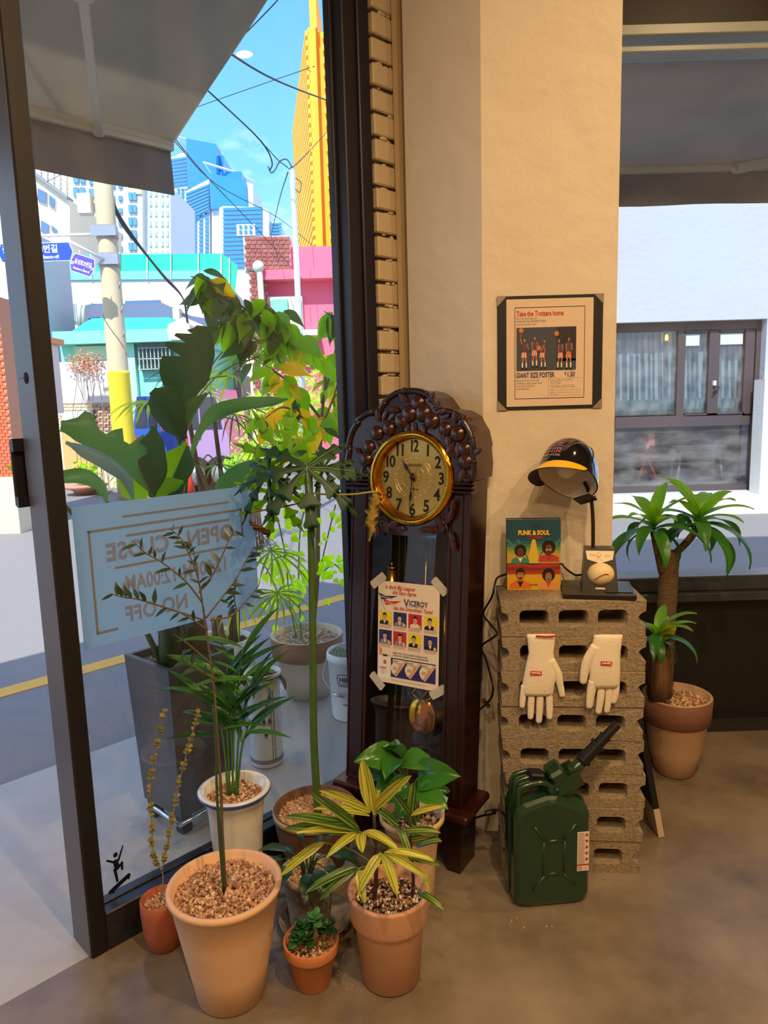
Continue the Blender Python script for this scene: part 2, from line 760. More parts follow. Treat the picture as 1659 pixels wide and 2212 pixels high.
# ------------------------------------------------------------------ street-side window and door post
SJ = 0.906
win = thing('window_1', 'large fixed pane in a dark steel frame facing the street', None, LW(0, 0, 0))
del_keys = [k for k in ('category',) if k in win]
win['kind'] = 'structure'
WR = Matrix.Translation(-WP) @ WM
g = G()
g.box(-.042, 0.0, -.02, .092, 0, 2.78, WR, bev=.003)
g.build('door_post', [mat('post black', '100f12', .5), ], win)
g = G()
g.box(-.0435, -.0421, -.014, .088, 0.004, 2.77, WR)
g.build('post_side_plate', mat('post grey side', '57504f', .42), win)
g = G()
g.tube([(-.0445, .03, 1.42), (-.0436, .03, 1.42)], .013, 12, WR)
g.box(-.0442, -.0436, .03, .075, 1.4195, 1.4205, WR)
g.build('strike_hole', mat('hole black', '050505', .9), win)
g = G()
g.box(0, SJ, -.02, .055, 0, .102, WR, bev=.003)
g.box(0, SJ, .018, .045, .102, .107, WR, bev=.002)
g.build('bottom_rail', mat('rail dark', '1d1e24', .35, var=.4, vs=25, col2='33363f'), win)
g = G()
g.box(SJ, s0 - .005, -.02, .065, 0, 2.78, WR, bev=.003)
g.box(SJ + .05, s0 - .005, -.032, -.02, 0, 2.78, WR, bev=.003)
g.box(SJ - .012, SJ, .02, .05, 0.1, 2.78, WR, bev=.002)
g.build('window_jamb', mat('jamb violet black', '201d2a', .4), win)
g = G()
g.box(0, SJ, .027, .033, .105, 2.78, WR)
g.build('window_pane', M_GLASS, win)
g = G()
g.box(-.066, -.030, .105, .118, 1.125, 1.285, WR, bev=.004)
g.box(-.066, -.030, .0925, .107, 1.255, 1.285, WR)
g.box(-.066, -.030, .0925, .107, 1.125, 1.15, WR)
g.build('door_pull', BLACKM, win)

# opening-hours film on the glass (reads from the street, so mirrored from inside)
M_FILM = bpy.data.materials.new('frosted blue film')


def setup_film(m, col, tr):
    m.use_nodes = True
    nt = m.node_tree
    nt.nodes.clear()
    N, L = nt.nodes.new, nt.links.new
    d = N('ShaderNodeBsdfDiffuse')
    d.inputs[0].default_value = lin(col)
    t = N('ShaderNodeBsdfTranslucent')
    t.inputs[0].default_value = lin(col)
    m1 = N('ShaderNodeMixShader')
    m1.inputs[0].default_value = .6
    L(d.outputs[0], m1.inputs[1])
    L(t.outputs[0], m1.inputs[2])
    x = N('ShaderNodeBsdfTransparent')
    m2 = N('ShaderNodeMixShader')
    m2.inputs[0].default_value = tr
    L(m1.outputs[0], m2.inputs[1])
    L(x.outputs[0], m2.inputs[2])
    o = N('ShaderNodeOutputMaterial')
    L(m2.outputs[0], o.inputs[0])


setup_film(M_FILM, 'a9d4f2', .05)
M_FILMT = bpy.data.materials.new('grey film lettering')
setup_film(M_FILMT, 'aeb0b4', .02)
film = thing('hours_sign', 'pale blue frosted opening-hours film with mirrored lettering stuck on the street window', 'sign', LW(0, -.024, 0))
FM = Matrix.Translation(-LW(0, -.024, 0)) @ WM
SX0, SX1, SZ0, SZ1 = .027, .541, .769, 1.120
g = G()
g.box(SX0, SX1, .0264, .0271, SZ0, SZ1, FM)
g.build('film', M_FILM, film)
g = G()


def bar(x0, x1, z0, z1):
    g.box(x0, x1, .0257, .0263, z0, z1, FM)


bar(.15, .46, 1.079, 1.0845)
bw = .006
bar(.06, .50, 1.053, 1.059)          # frame top
bar(.06, .066, .800, 1.059)
bar(.495, .501, .985, 1.059)
bar(.06, .115, .800, .806)
bar(.43, .501, .985, .990)
bar(.155, .46, 1.030, 1.036)
bar(.12, .44, .954, .960)
g.build('sign_rule', M_FILMT, film)


def mirrored(txt, xc, z, size, sx, bold):
    me = text_mesh(txt, M_FILMT, size, bold, 'CENTER', sx, spacing=1.05)
    me.transform(SCL(-1, 1, 1))
    me.flip_normals()
    obj('lettering', me, film, FM @ T(xc, .0254, z))


mirrored('OPEN · CLOSE', .285, .978, .060, .92, .0022)
mirrored('12:00PM-12:00AM', .293, .893, .055, .70, .0016)
mirrored('NO OFF', .225, .815, .055, .85, .0018)

# skateboarder sticker
sk = thing('skater_sticker', 'small black sticker of a leaping stick figure over a skateboard in the window corner', 'sticker', LW(.06, -.024, .12))
KM = Matrix.Translation(-LW(.06, -.024, .12)) @ WM @ T(.056, .0265, .1165)
M_STK = mat('sticker black', '0b0b0d', .5)


def capsule(p, q, r0, r1, n=5):
    p, q = Vector((p[0], p[1])), Vector((q[0], q[1]))
    d = (q - p).normalized()
    a0 = math.atan2(d.y, d.x)
    out = [(q.x + r1 * math.cos(a0 - math.pi / 2 + math.pi * i / n), q.y + r1 * math.sin(a0 - math.pi / 2 + math.pi * i / n)) for i in range(n + 1)]
    out += [(p.x + r0 * math.cos(a0 + math.pi / 2 + math.pi * i / n), p.y + r0 * math.sin(a0 + math.pi / 2 + math.pi * i / n)) for i in range(n + 1)]
    return out


g = G()
k = .001
for (p, q, r0, r1) in (((-22, 92), (-6, 80), 2.4, 3.2), ((8, 80), (22, 112), 3.2, 1.8), ((0, 78), (2, 60), 7, 6.5), ((-4, 58), (0, 24), 4.2, 3.2),
                       ((4, 60), (16, 66), 4.5, 3.6), ((16, 68), (15, 50), 3.4, 3.0)):
    g.prism(capsule((p[0] * k, p[1] * k), (q[0] * k, q[1] * k), r0 * k, r1 * k), 0, .0006, KM)
g.prism([(.001 + .0062 * math.cos(i * .628), .097 + .0068 * math.sin(i * .628)) for i in range(10)], 0, .0006, KM)
g.build('figure', M_STK, sk)
g = G()
g.prism(capsule((-.020, .003), (.030, .024), .0062, .0062), 0, .0006, KM)
for wx, wz in ((-.012, -.001), (.030, .0165)):
    g.prism([(wx + .0035 * math.cos(i * .785), wz + .0035 * math.sin(i * .785)) for i in range(8)], 0, .0006, KM)
g.build('skateboard', M_STK, sk)

# ------------------------------------------------------------------ side-street window
win2 = thing('window_2', 'wide dusty shop window over a black panel', None, (0.7, 2.8, .54))
win2['kind'] = 'structure'
LR = T(-0.7, -2.8, -.54)
M_RAIL = mat('rail blue grey', '343840', .28, var=.3, vs=14, col2='50565f')
g = G()
g.box(.673, 4, 2.745, 2.90, .54, .575, LR, bev=.004)
g.box(.673, 4, 2.775, 2.90, .575, .635, LR, bev=.004)
g.build('window_sill', M_RAIL, win2)
g = G()
g.box(.673, 4, 2.775, 2.90, 2.585, 2.62, LR, bev=.003)
g.box(.673, 4, 2.775, 2.86, 2.53, 2.55, LR, bev=.003)
g.build('window_head', mat('rail pale', '9aa3a0', .4), win2)
g = G()
g.box(2.35, 2.42, 2.775, 2.90, .635, 2.585, LR, bev=.003)
g.box(.673, .715, 2.775, 2.90, .635, 2.585, LR, bev=.003)
g.build('window_mullion', M_FRAME, win2)
g = G()
g.box(.673, 4, 2.835, 2.841, .63, 2.59, LR)
g.build('window_pane', M_GLASSR, win2)

# ------------------------------------------------------------------ ceiling lamps of the shop
M_LAMPB = mat('lamp housing', 'd8d4cc', .5)


def downlight(x, y, e, col=(1.0, .66, .34)):
    t = thing('ceiling_lamp', 'round warm downlight set in the shop ceiling', 'lamp', (x, y, CEIL), 0, 'downlights of the shop ceiling')
    g = G()
    g.lathe([(.034, 0), (.048, -.003), (.05, -.009), (.046, -.012), (.037, -.010)], 28)
    g.build('housing', M_LAMPB, t)
    g = G()
    g.lathe([(.0001, -.009), (.037, -.009), (.037, -.005), (.0001, -.005)], 28)
    g.build('diffuser', mat('lamp diffuser', 'ffe2b8', .5, emit=5.0), t)
    ld = bpy.data.lights.new('downlight', 'AREA')
    ld.shape = 'DISK'
    ld.size = .07
    ld.energy = e
    ld.color = col
    lo = bpy.data.objects.new('downlight', ld)
    COL.objects.link(lo)
    lo.parent = t
    lo.location = (0, 0, -.03)
    return t


d = ray(527, 103)
pg = onp(527, 103, WP - WN * .03, WN)
rf = d - WN * (2 * d.dot(WN))
pr = pg + rf * ((CEIL - pg.z) / rf.z)
LAMPS = [(pr.x, pr.y, 7), (0.55, 0.30, 17), (1.6, 0.10, 13), (-0.7, -0.9, 10), (0.5, -1.3, 10), (1.85, -1.3, 8), (-1.8, -2.4, 6), (-0.1, -0.35, 9)]
PLACE = ['nearest the pillar and side window', 'in line with the framed poster', 'in line with the side window sill', 'behind the doorway post', 'in the middle of the room', 'near the right wall at the back', 'in the back corner by the street wall', 'above the bare floor before the potted plants']
for (x, y, e), pl_ in zip(LAMPS, PLACE):
    downlight(x, y, e)['label'] = 'round warm ceiling downlight ' + pl_

# ------------------------------------------------------------------ outdoors: awnings
M_CANVAS = mat('awning canvas', 'c8c0b2', 0.85, var=.35, vs=5, col2='aaa296', bump=.1, bs=120)
M_CANVAS = mat('awning canvas translucent', 'c8c0b2', 0.85, var=.35, vs=5, col2='aaa296', leafmix=.4)  # same canvas colour, made translucent
for n_ in M_CANVAS.node_tree.nodes:
    if n_.type == 'HUE_SAT':
        n_.inputs['Hue'].default_value = .5
        n_.inputs['Value'].default_value = 1.0
        n_.inputs['Saturation'].default_value = 1.0
M_VAL = mat('awning valance', '8a8688', 0.85, var=.3, vs=7, col2='67656c')
M_WHITEM = mat('white enamel', 'dcd8cc', 0.4)


def awning(name, label, F, s0, s1, zw, zf, D, lap, arms, d0=.06):
    """F maps (s, outward distance, z) to a point"""
    t = thing(name, label, 'awning', F(s1, .1, zf))
    o = F(s1, .1, zf)
    K = lambda s, d, z: F(s, d, z) - o
    g = G()
    n = 10
    vs = [K(s, d0 + (D - d0) * i / n, zw + (zf - zw) * i / n - .02 * math.sin(math.pi * i / n)) for i in range(n + 1) for s in (s0, s1)]
    fs = [(2 * i, 2 * i + 1, 2 * i + 3, 2 * i + 2) for i in range(n)]
    g.add(vs, fs, smooth=True)
    g.add([v + Vector((0, 0, .006)) for v in vs], fs, smooth=True)
    g.add([K(s1 + .002, d0, zw + .012), K(s1 + .002, d0, zw - .012), K(s1 + .002, D, zf - .012), K(s1 + .002, D, zf + .012)], [(0, 1, 2, 3)])
    g.build('canopy', M_CANVAS, t)
    g = G()
    c = [K(s, D + dd, zf + dz) for s in (s0, s1) for (dd, dz) in ((-.02, -.035), (.03, -.035), (.03, .03), (-.005, .035), (-.02, .01))]
    g.add(c, [(4, 3, 2, 1, 0), (5, 6, 7, 8, 9)] + [(i, (i + 1) % 5, (i + 1) % 5 + 5, i + 5) for i in range(5)])
    c = [K(s, D + dd, zf + dz) for s in (s0, s1) for (dd, dz) in ((-.024, -.008), (-.02, -.008), (-.02, -.014), (-.024, -.014))]
    g.add(c, [(i, (i + 1) % 4, (i + 1) % 4 + 4, i + 4) for i in range(4)])
    g.build('front_bar', M_WHITEM, t)
    g = G()
    n = 28
    vs = []
    for i in range(n + 1):
        s = s0 + (s1 - s0) * i / n - .004
        w = .008 * math.sin(i * 1.3)
        vs += [K(s, D + .005, zf - .03), K(s, D + .005 + w, zf - .03 - lap * .5), K(s, D + .005 + w * 1.5, zf - .03 - lap)]
    fs = [(3 * i + j, 3 * i + 3 + j, 3 * i + 4 + j, 3 * i + 1 + j) for i in range(n) for j in (0, 1)]
    g.add(vs, fs, smooth=True)
    g.add([v + (K(s0, .004, 0) - K(s0, 0, 0)) for v in vs], fs, smooth=True)
    g.build('valance', M_VAL, t)
    for (sa, da, za, sb) in arms:
        g = G()
        p, q = K(sa, da, za), K(sb, D - .015, zf - .03)
        dr = (q - p).normalized()
        sd = dr.cross(Vector((0, 0, 1))).normalized()
        up = sd.cross(dr)
        for (h0, h1, w, mi) in ((-.022, .022, .013, 0), (-.010, .010, .0155, 0)):
            c = [x + sd * a * w + up * b for x in (p, q) for (a, b) in ((-1, h0), (1, h0), (1, h1), (-1, h1))]
            g.add(c, [(3, 2, 1, 0), (4, 5, 6, 7)] + [(i, (i + 1) % 4, (i + 1) % 4 + 4, i + 4) for i in range(4)])
        g.tube([p - up * .05, p + up * .05], .036, 12)
        r = K(sa - .18, da * .3, za + .17)
        g.tube([p, r], .022, 6)
        g.tube([q - sd * .02, q + sd * .02], .018, 8)
        g.build('folding_arm', M_WHITEM, t)
    return t


awning('awning', 'grey canvas awning with a white folding arm over the street door', lambda s, d, z: LW(s, -d, z), -2.95, 1.105, 3.02, 2.47, 1.3, .185,
       [(.42, .58, 2.60, .775)])
awning('awning', 'faded grey canvas awning over the side-street window', lambda s, d, z: Vector((s, 2.9 + d, z)), .62, 4.4, 2.66, 2.53, 1.2, .165,
       [(3.2, .5, 2.58, 1.9)], d0=.018)

# ------------------------------------------------------------------ outdoors: the far city


def pr(x0, y0, x1, y1, Y):
    xm, ym = (x0 + x1) / 2, (y0 + y1) / 2
    return atY(x0, ym, Y).x, atY(x1, ym, Y).x, atY(xm, y1, Y).z, atY(xm, y0, Y).z


def pp(poly, Y):
    return [(q.x, q.z) for q in (atY(x, y, Y) for x, y in poly)]


class Bld:
    def __init__(s, name, label, Y, ax, ay, group=None, cat='building'):
        p = atY(ax, ay, Y)
        s.o = Vector((p.x, Y, -.03))
        s.Y = Y
        s.t = thing(name, label, cat, s.o, 0, group)
        s.M = T(-s.o)

    def box(s, nm, m, x0, y0, x1, y1, d0=0.0, d1=1.0, parent=None, ground=False, bev=0):
        X0, X1, Z0, Z1 = pr(x0, y0, x1, y1, s.Y)
        g = G()
        g.box(X0, X1, s.Y + d0, s.Y + d1, -.03 if ground else Z0, Z1, s.M, bev=bev)
        return g.build(nm, m, parent or s.t)

    def poly(s, nm, m, pts, d0=0.0, d1=1.0, parent=None):
        g = G()
        g.prism(pp(pts, s.Y), s.Y + d0, s.Y + d1, s.M)
        return g.build(nm, m, parent or s.t)

    def repeat(s, nm, m, rects, d0, d1, parent=None, w=None, h=None):
        """alike rectangles of one size, given by centre pixels"""
        me = None
        for (cx, cy) in rects:
            if me is None:
                X0, X1, Z0, Z1 = pr(cx - w / 2, cy - h / 2, cx + w / 2, cy + h / 2, s.Y)
                hw, hh = (X1 - X0) / 2, (Z1 - Z0) / 2
                me = G().box(-hw, hw, d0, d1, -hh, hh).mesh(nm, m)
            q = atY(cx, cy, s.Y)
            obj(nm, me, parent or s.t, T(q.x - s.o.x, 0, q.z - s.o.z))


M_TGLASS = mat('tower glass', '2c84cc', 0.25, var=.3, vs=.05, col2='4a9cdc', spec=.5)
M_TBAND = mat('tower glass band', '3a8ccc', 0.3)
M_TWHITE = mat('tower white', 'd4dce4', 0.7)
M_LATT = mat('roof lattice', 'e6e9ee', 0.6)


def lattice(b, pts, parent=None):
    P = [atY(x, y, b.Y) for x, y in pts]
    P = [Vector((p.x, b.Y + dy, p.z)) - b.o for p, dy in zip(P, (0, 14, 22, 6))]
    g = G()
    n = 6
    for i in range(n + 1):
        t = i / n
        g.tube([P[0].lerp(P[1], t), P[3].lerp(P[2], t)], .35, 4, smooth=False)
        g.tube([P[0].lerp(P[3], t), P[1].lerp(P[2], t)], .35, 4, smooth=False)
    for p in P:
        g.tube([p, p.lerp((P[0] + P[2]) / 2, .5) - Vector((0, 0, 5))], .3, 4, smooth=False)
    g.build('roof_lattice', M_LATT, parent or b.t)


b = Bld('glass_tower', 'tallest blue glass tower with a white lattice crown', 310, 415, 600, 'blue glass towers')
b.poly('tower_wall', M_TWHITE, [(358, 335), (400, 318), (404, 900), (358, 900)], 4, 24)
b.poly('glass_face', M_TGLASS, [(402, 299), (466, 311), (468, 398), (405, 408)], 0, 22)
b.poly('glass_face', M_TGLASS, [(466, 325), (476, 328), (478, 430), (468, 430)], 6, 22)
b.poly('tower_wall', M_TWHITE, [(404, 408), (470, 396), (470, 900), (404, 900)], 1, 22)
lattice(b, [(383, 295), (407, 282), (456, 293), (441, 305)])
for i in range(8):
    b.poly('glass_band', M_TBAND, [(362, 338 + i * 8), (399, 332 + i * 8), (399, 337 + i * 8), (362, 343 + i * 8)], 3.4, 4)
b.repeat('window', M_TBAND, [(x, 404 + i * 8.2) for i in range(18) for x in (367, 380, 389, 397)], 3.4, 4, w=6, h=4.6)
b = Bld('glass_tower', 'blue glass tower with a slanted roof and striped white flank', 250, 465, 600, 'blue glass towers')
b.poly('glass_face', M_TGLASS, [(451, 373), (531, 391), (534, 446), (455, 452)], 0, 20)
b.box('glass_face', M_TGLASS, 469, 360, 515, 390, 5, 18)
b.poly('tower_wall', M_TWHITE, [(398, 412), (451, 384), (455, 900), (402, 900)], 1, 20)
b.poly('tower_wall', M_TWHITE, [(531, 390), (545, 396), (546, 900), (455, 900), (455, 450)], 1.5, 20)
lattice(b, [(440, 351), (472, 337), (524, 348), (500, 360)])
for i in range(9):
    b.poly('glass_band', M_TBAND, [(401, 416 + i * 7.8), (451, 396 + i * 7.4), (451, 400.5 + i * 7.4), (401, 421 + i * 7.8)], .4, 1)
b.repeat('window', M_TBAND, [(x, 472 + i * 9 - (x - 405) * .25) for i in range(10) for x in (407, 420, 433, 446)], .4, 1, w=8, h=5)
b = Bld('glass_tower', 'lower blue and white tower with broad window bands beside the brick chimney block', 222, 525, 620, 'blue glass towers')
b.poly('tower_wall', M_TWHITE, [(472, 447), (480, 443), (567, 446), (580, 455), (580, 900), (472, 900)], 1, 18)
b.box('tower_wall', M_TWHITE, 582, 473, 609, 900, 3, 18)
for i in range(14):
    b.box('glass_band', M_TBAND, 481, 447 + i * 9.5, 566, 453.2 + i * 9.5, .4, 1)
b.box('tower_wall', M_TWHITE, 511, 484, 551, 509, .1, 1)
b.repeat('window', M_TBAND, [(x, y) for y in (490, 501) for x in (520, 531, 542)], -.3, .1, w=6, h=6)
for i in range(6):
    b.box('glass_band', M_TBAND, 584, 477 + i * 7, 606, 481 + i * 7, 2.4, 3)

M_APT = mat('apartment white', 'dcdcd8', 0.7)
M_APTW = mat('apartment window', '5a98bc', 0.25)
b = Bld('apartment_block', 'white apartment block with paired blue windows behind the beige house', 105, 190, 520, 'white apartment blocks')
b.poly('wall', M_APT, [(140, 330), (232, 352), (236, 905), (140, 905)], .5, 14)
b.repeat('window', M_APTW, [(x, 384 + i * 29 + dy) for i in range(6) for (x, dy) in ((162, 0), (176, 0), (196, 3), (222, 6))], .2, .5, w=11, h=19)
b = Bld('apartment_block', 'white apartment block with a yellow top panel beside the blue towers', 100, 300, 560, 'white apartment blocks')
b.poly('wall', M_APT, [(232, 362), (307, 378), (310, 905), (232, 905)], 0, 14)
b.poly('side_wall', mat('apartment side', 'e4e6ea', .7), [(307, 382), (362, 396), (368, 905), (310, 905)], 1.2, 14)
b.box('yellow_panel', mat('apartment yellow', 'f0e6a0', .7), 276, 384, 306, 420, -.25, 0)
b.repeat('window', M_APTW, [(x, 398 + i * 27) for i in range(7) for x in (283, 292)], -.3, -.05, w=8, h=17)
b.repeat('window', M_APTW, [(x, 402 + i * 27) for i in range(7) for x in (245, 261)], -.3, 0, w=8, h=10)
b.repeat('window', mat('apartment pale window', 'a9cdbd', .3), [(x, 412 + i * 22) for i in range(8) for x in (319, 331, 345, 356)], 1.0, 1.2, w=5.5, h=13)

# beige house with roof rail
M_BEIGE = mat('beige render', 'efe6d2', .8)
M_WIN = mat('window blue dark', '5f7fa6', .2)
b = Bld('beige_house', 'beige house with small dark windows and a railed roof', 26, 110, 520)
b.poly('wall', M_BEIGE, [(40, 350), (150, 432), (158, 980), (40, 980)], 0, 5)
b.poly('parapet', mat('parapet grey', '8f8f98', .7), [(40, 345), (150, 427), (150, 433), (40, 352)], -.2, .3)
for i in range(7):
    x = 60 + i * 14
    b.poly('roof_rail', M_WHITEM, [(x, 345 + i * 10.4 - 34), (x + 1.6, 345 + i * 10.4 - 33), (x + 1.6, 361 + i * 10.4), (x, 360 + i * 10.4)], -.05, .05)
for k in range(3):
    b.poly('roof_rail', M_WHITEM, [(55, 322 + k * 11), (150, 396 + k * 10), (150, 398 + k * 10), (55, 324 + k * 11)], -.05, .05)
for (x0, y0, x1, y1) in ((84, 408, 102, 441), (109, 422, 120, 451), (91, 477, 107, 508), (114, 488, 125, 506)):
    f = b.poly('window', M_WHITEM, [(x0 - 1, y0 - 2), (x1 + 1, y0 + 8), (x1 + 1, y1 + 2), (x0 - 1, y1 - 6)], -.06, .05)
    b.poly('pane', M_WIN, [(x0, y0), (x1, y0 + 9), (x1, y1), (x0, y1 - 7)], -.1, 0, f)

# building with the green safety net on its roof
M_NET = mat('green net', '20d8b0', .8, trans=.12)
b = Bld('netted_building', 'long white building with bright green safety netting along its roof', 22, 300, 640)
b.poly('wall', mat('white render', 'dfe4ec', .8), [(40, 606), (480, 603), (490, 975), (40, 975)], 0, 4)
b.poly('side_wall', mat('white render side', 'e6ebf4', .8), [(480, 603), (560, 690), (560, 970), (490, 970)], .6, 4)
for (pts) in ([(60, 552), (370, 549), (370, 604), (60, 606)], [(371, 549), (479, 548), (479, 603), (371, 604)], [(480, 548), (514, 574), (506, 640), (480, 603)]):
    b.poly('safety_net', M_NET, pts, -.03, .01)
b.poly('net_hem', mat('net hem', '7fe0cd', .8, trans=.1), [(60, 588), (479, 584), (479, 603), (60, 606)], -.06, -.04)
for x in (128, 200, 260, 320, 371, 430, 479, 497):
    dy = max(0, (x - 480) * .75)
    b.poly('net_post', M_WHITEM, [(x - 1, 546 + dy), (x + 1, 546 + dy), (x + 1, 605 + dy), (x - 1, 605 + dy)], -.1, -.06)
f = b.box('window', M_WHITEM, 104, 655, 166, 696, -.06, .1)
for (x0, x1) in ((106, 117), (119, 141), (143, 164)):
    b.box('pane', mat('pale blue pane', '8fb6cf', .2), x0, 657, x1, 694, -.1, -.05, f)
f = b.box('window', M_WHITEM, 270, 648, 352, 662, -.06, .1)
b.box('pane', M_WIN, 273, 650, 349, 662, -.1, -.05, f)

b = Bld('slate_house', 'low house with a slate blue parapet between the netted building and the mint house', 18.5, 290, 720)
M_SLATE = mat('slate blue', '6a7595', .8)
b.poly('parapet', M_SLATE, [(178, 656), (352, 655), (392, 676), (392, 694), (178, 697)], 0, 3)
b.poly('wall', mat('slate gable', '66749c', .8), [(392, 676), (470, 690), (474, 960), (400, 960)], .4, 3)
b.poly('roof', mat('grey roof', '8d929c', .7), [(455, 700), (505, 740), (522, 800), (480, 800)], .1, 1)
b.box('window', M_WHITEM, 378, 668, 392, 694, -.2, .1)
g = G()
for dx in (0, 8):
    g.tube([Vector((q.x, 18.2, q.z)) - b.o for q in (atY(x, y, 18.2) for (x, y) in ((172 + dx, 705), (172 + dx, 668), (176 + dx, 658), (198, 655)))], .045, 8)
g.build('vent_pipe', M_WHITEM, b.t)

# mint coloured house
M_MINT = mat('mint render', '8fe4cf', .8, var=.2, vs=1, col2='7bd6bd')
M_MINT2 = mat('mint fascia', '84e6cd', .75)
M_MROOF = mat('turquoise roof', '36dcc4', .6)
b = Bld('mint_house', 'single-storey mint green house with a turquoise roof and barred window', 14.5, 280, 900)
b.box('wall', M_MINT, 141, 738, 420, 1000, 0, 4, ground=True)
b.box('fascia', M_MINT2, 130, 716, 418, 743, -.35, 4)
b.poly('roof', M_MROOF, [(165, 717), (195, 697), (208, 690), (372, 688), (382, 716)], -.2, 3.6)
b.poly('parapet', mat('cream parapet', 'f0e6d0', .8), [(376, 717), (378, 706), (410, 690), (422, 706), (424, 738), (380, 738)], -.45, 1)
b.box('pilaster', mat('pale mint', 'b4f0d8', .8), 288, 743, 303, 1000, -.12, .1, ground=True)
f = b.box('window', mat('cream shutter', 'dfe6c0', .7), 165, 748, 250, 778, -.1, .1)
f = b.box('window', mat('dark window', '5f6f6a', .4), 304, 736, 376, 800, -.12, .1)
for i in range(9):
    x = 307 + i * 8.2
    b.box('window_bar', mat('bar silver', 'b9c4c0', .4), x, 752, x + 1.6, 798, -.2, -.15, f)
for y in (752, 775, 797):
    b.box('window_bar', MATS['bar silver'], 305, y, 375, y + 1.6, -.2, -.15, f)

# whitewashed boundary wall with brick foot
b = Bld('boundary_wall', 'whitewashed yard wall on a brick base with a dry vine', 12.6, 170, 1000, cat='wall')
b.box('wall', mat('whitewash', 'e4d9d6', .85, var=.35, vs=1.2, col2='c9bfbd'), 40, 782, 246, 872, 0, .3)
base = b.box('brick_base', mat('brick mortar pale', 'd9c9ae', .9), 40, 872, 250, 1000, .03, .3, ground=True)
M_CB = mat('cream brick', 'e8d8b8', .85, rnd=.6, col2='cfae86')
M_DB = mat('brown brick', 'a8745c', .85, rnd=.7, col2='d8c4b0')
mec = G().box(-.048, .048, -.02, .02, -.02, .02).mesh('brick', M_CB)
med = G().box(-.044, .044, -.025, .02, -.019, .019).mesh('brick', M_DB)
rr = random.Random(5)
for r in range(9):
    for i in range(17):
        x, y = 98 + i * 13.2 + (r % 2) * 6.6, 876.5 + r * 6.3
        if 134 < x < 205 and y > 886:
            continue
        if x > 246:
            continue
        q = atY(x, y, 12.6)
        obj('brick', mec if x < 203 else med, base, T(q.x - b.o.x, .02 + rr.uniform(-.006, .006), q.z - b.o.z))
b.box('window_panel', mat('pale panel', 'dfe9e4', .5), 137, 888, 200, 925, -.05, .1)
b.box('doorway', mat('doorway dark', '5a5652', .8), 200, 886, 206, 930, -.04, .1)
b.box('timber_door', mat('timber tan', 'd8ab6c', .7), 138, 925, 200, 1000, -.05, .1, ground=True)


def foliage(name, parent, c, rad, n, m, size, seed, L=1.0, W=.55, squash=(1, 1, 1)):
    """loose ball of small leaves as one part"""
    rr = random.Random(seed)
    g = G()
    q = [(0, 0, 0), (W / 2, L * .45, .06), (0, L, 0), (-W / 2, L * .45, .06)]
    for i in range(n):
        v = Vector((rr.gauss(0, 1), rr.gauss(0, 1), rr.gauss(0, 1))).normalized() * (rr.random() ** .45)
        p = Vector((c[0] + v.x * rad * squash[0], c[1] + v.y * rad * squash[1], c[2] + v.z * rad * squash[2]))
        M = T(p) @ Euler((rr.random() * 6, rr.random() * 6, rr.random() * 6)).to_matrix().to_4x4() @ SCL(size, size, size)
        g.add(q, [(0, 1, 2, 3)], M, rr.randrange(len(m)) if isinstance(m, list) else 0)
    return tag(g.build(name, m, parent), kind='stuff')


p = atY(183, 790, 12.5)
vn = thing('dry_vine', 'orange-red dry vine hanging over the whitewashed yard wall', 'vine', p)
foliage('foliage', vn, (0, 0, .05), .34, 420, [mat('vine red', 'd9785c', .8), mat('vine orange', 'e8a878', .8), mat('vine olive', 'b9a070', .8)], .045, 3, squash=(1, .3, .62))
g = G()
for i in range(6):
    x = -.15 + i * .07
    g.tube([(x, -.02, .1), (x + rr.uniform(-.06, .06), -.05, -.3), (x + rr.uniform(-.1, .1), -.05, -.75), (x + rr.uniform(-.1, .1), -.06, -p.z - .03)], .006, 4)
g.build('stem', mat('vine stem', 'a58a78', .9), vn)

# pink house with brick chimney block
M_PINK = mat('pink render', 'ff6f8f', .75)
M_BRM = mat('pale mortar', 'e9cfc6', .9)
M_BRK = mat('red brown brick', '9c4a48', .8, rnd=.7, col2='b0746c')
b = Bld('pink_house', 'pink house with a dark red brick tower and white window', 17.5, 600, 960)
head = b.box('brick_tower', M_BRM, 527, 510, 626, 583, 0, 2)
colm = b.box('brick_column', M_BRM, 538, 583, 574, 1000, .05, 1.5, ground=True)
meb = G().box(-.057, .057, -.03, .03, -.036, .036).mesh('brick', M_BRK)
for r in range(8):
    for i in range(8):
        x, y = 534 + i * 12.2 + (r % 2) * 3.2, 515.5 + r * 9.0
        q = atY(x, y, 17.5)
        obj('brick', meb, head, T(q.x - b.o.x, -.01, q.z - b.o.z))
for r in range(36):
    for i in range(3):
        x, y = 544.5 + i * 12 + r * .35, 589 + r * 9.0
        q = atY(x, y, 17.5)
        obj('brick', meb, colm, T(q.x - b.o.x + (.02 if r % 2 else -.02), .04, q.z - b.o.z))
b.box('parapet', M_PINK, 626, 526, 760, 600, .3, 2)
b.box('beam', M_PINK, 566, 582, 760, 603, -.1, 2)
b.box('wall', M_PINK, 572, 603, 760, 900, .35, 2, ground=True)
f = b.box('window', M_WHITEM, 576, 637, 652, 712, .2, .5)
b.box('pane', mat('green pane', '7fc2b2', .2), 585, 645, 621, 712, .12, .3, f)
b.box('pane', mat('grey pane', 'b9c4c4', .2), 632, 645, 650, 712, .12, .3, f)
for i in range(9):
    x = 586 + i * 8
    b.box('balcony_bar', M_WHITEM, x, 684, x + 1.6, 716, -.3, -.26)
b.box('balcony_rail', M_WHITEM, 584, 682, 654, 685, -.32, -.24)
b.box('balcony_slab', mat('cream slab', 'f1e2d4', .8), 576, 716, 690, 728, -.35, .4)
g = G()
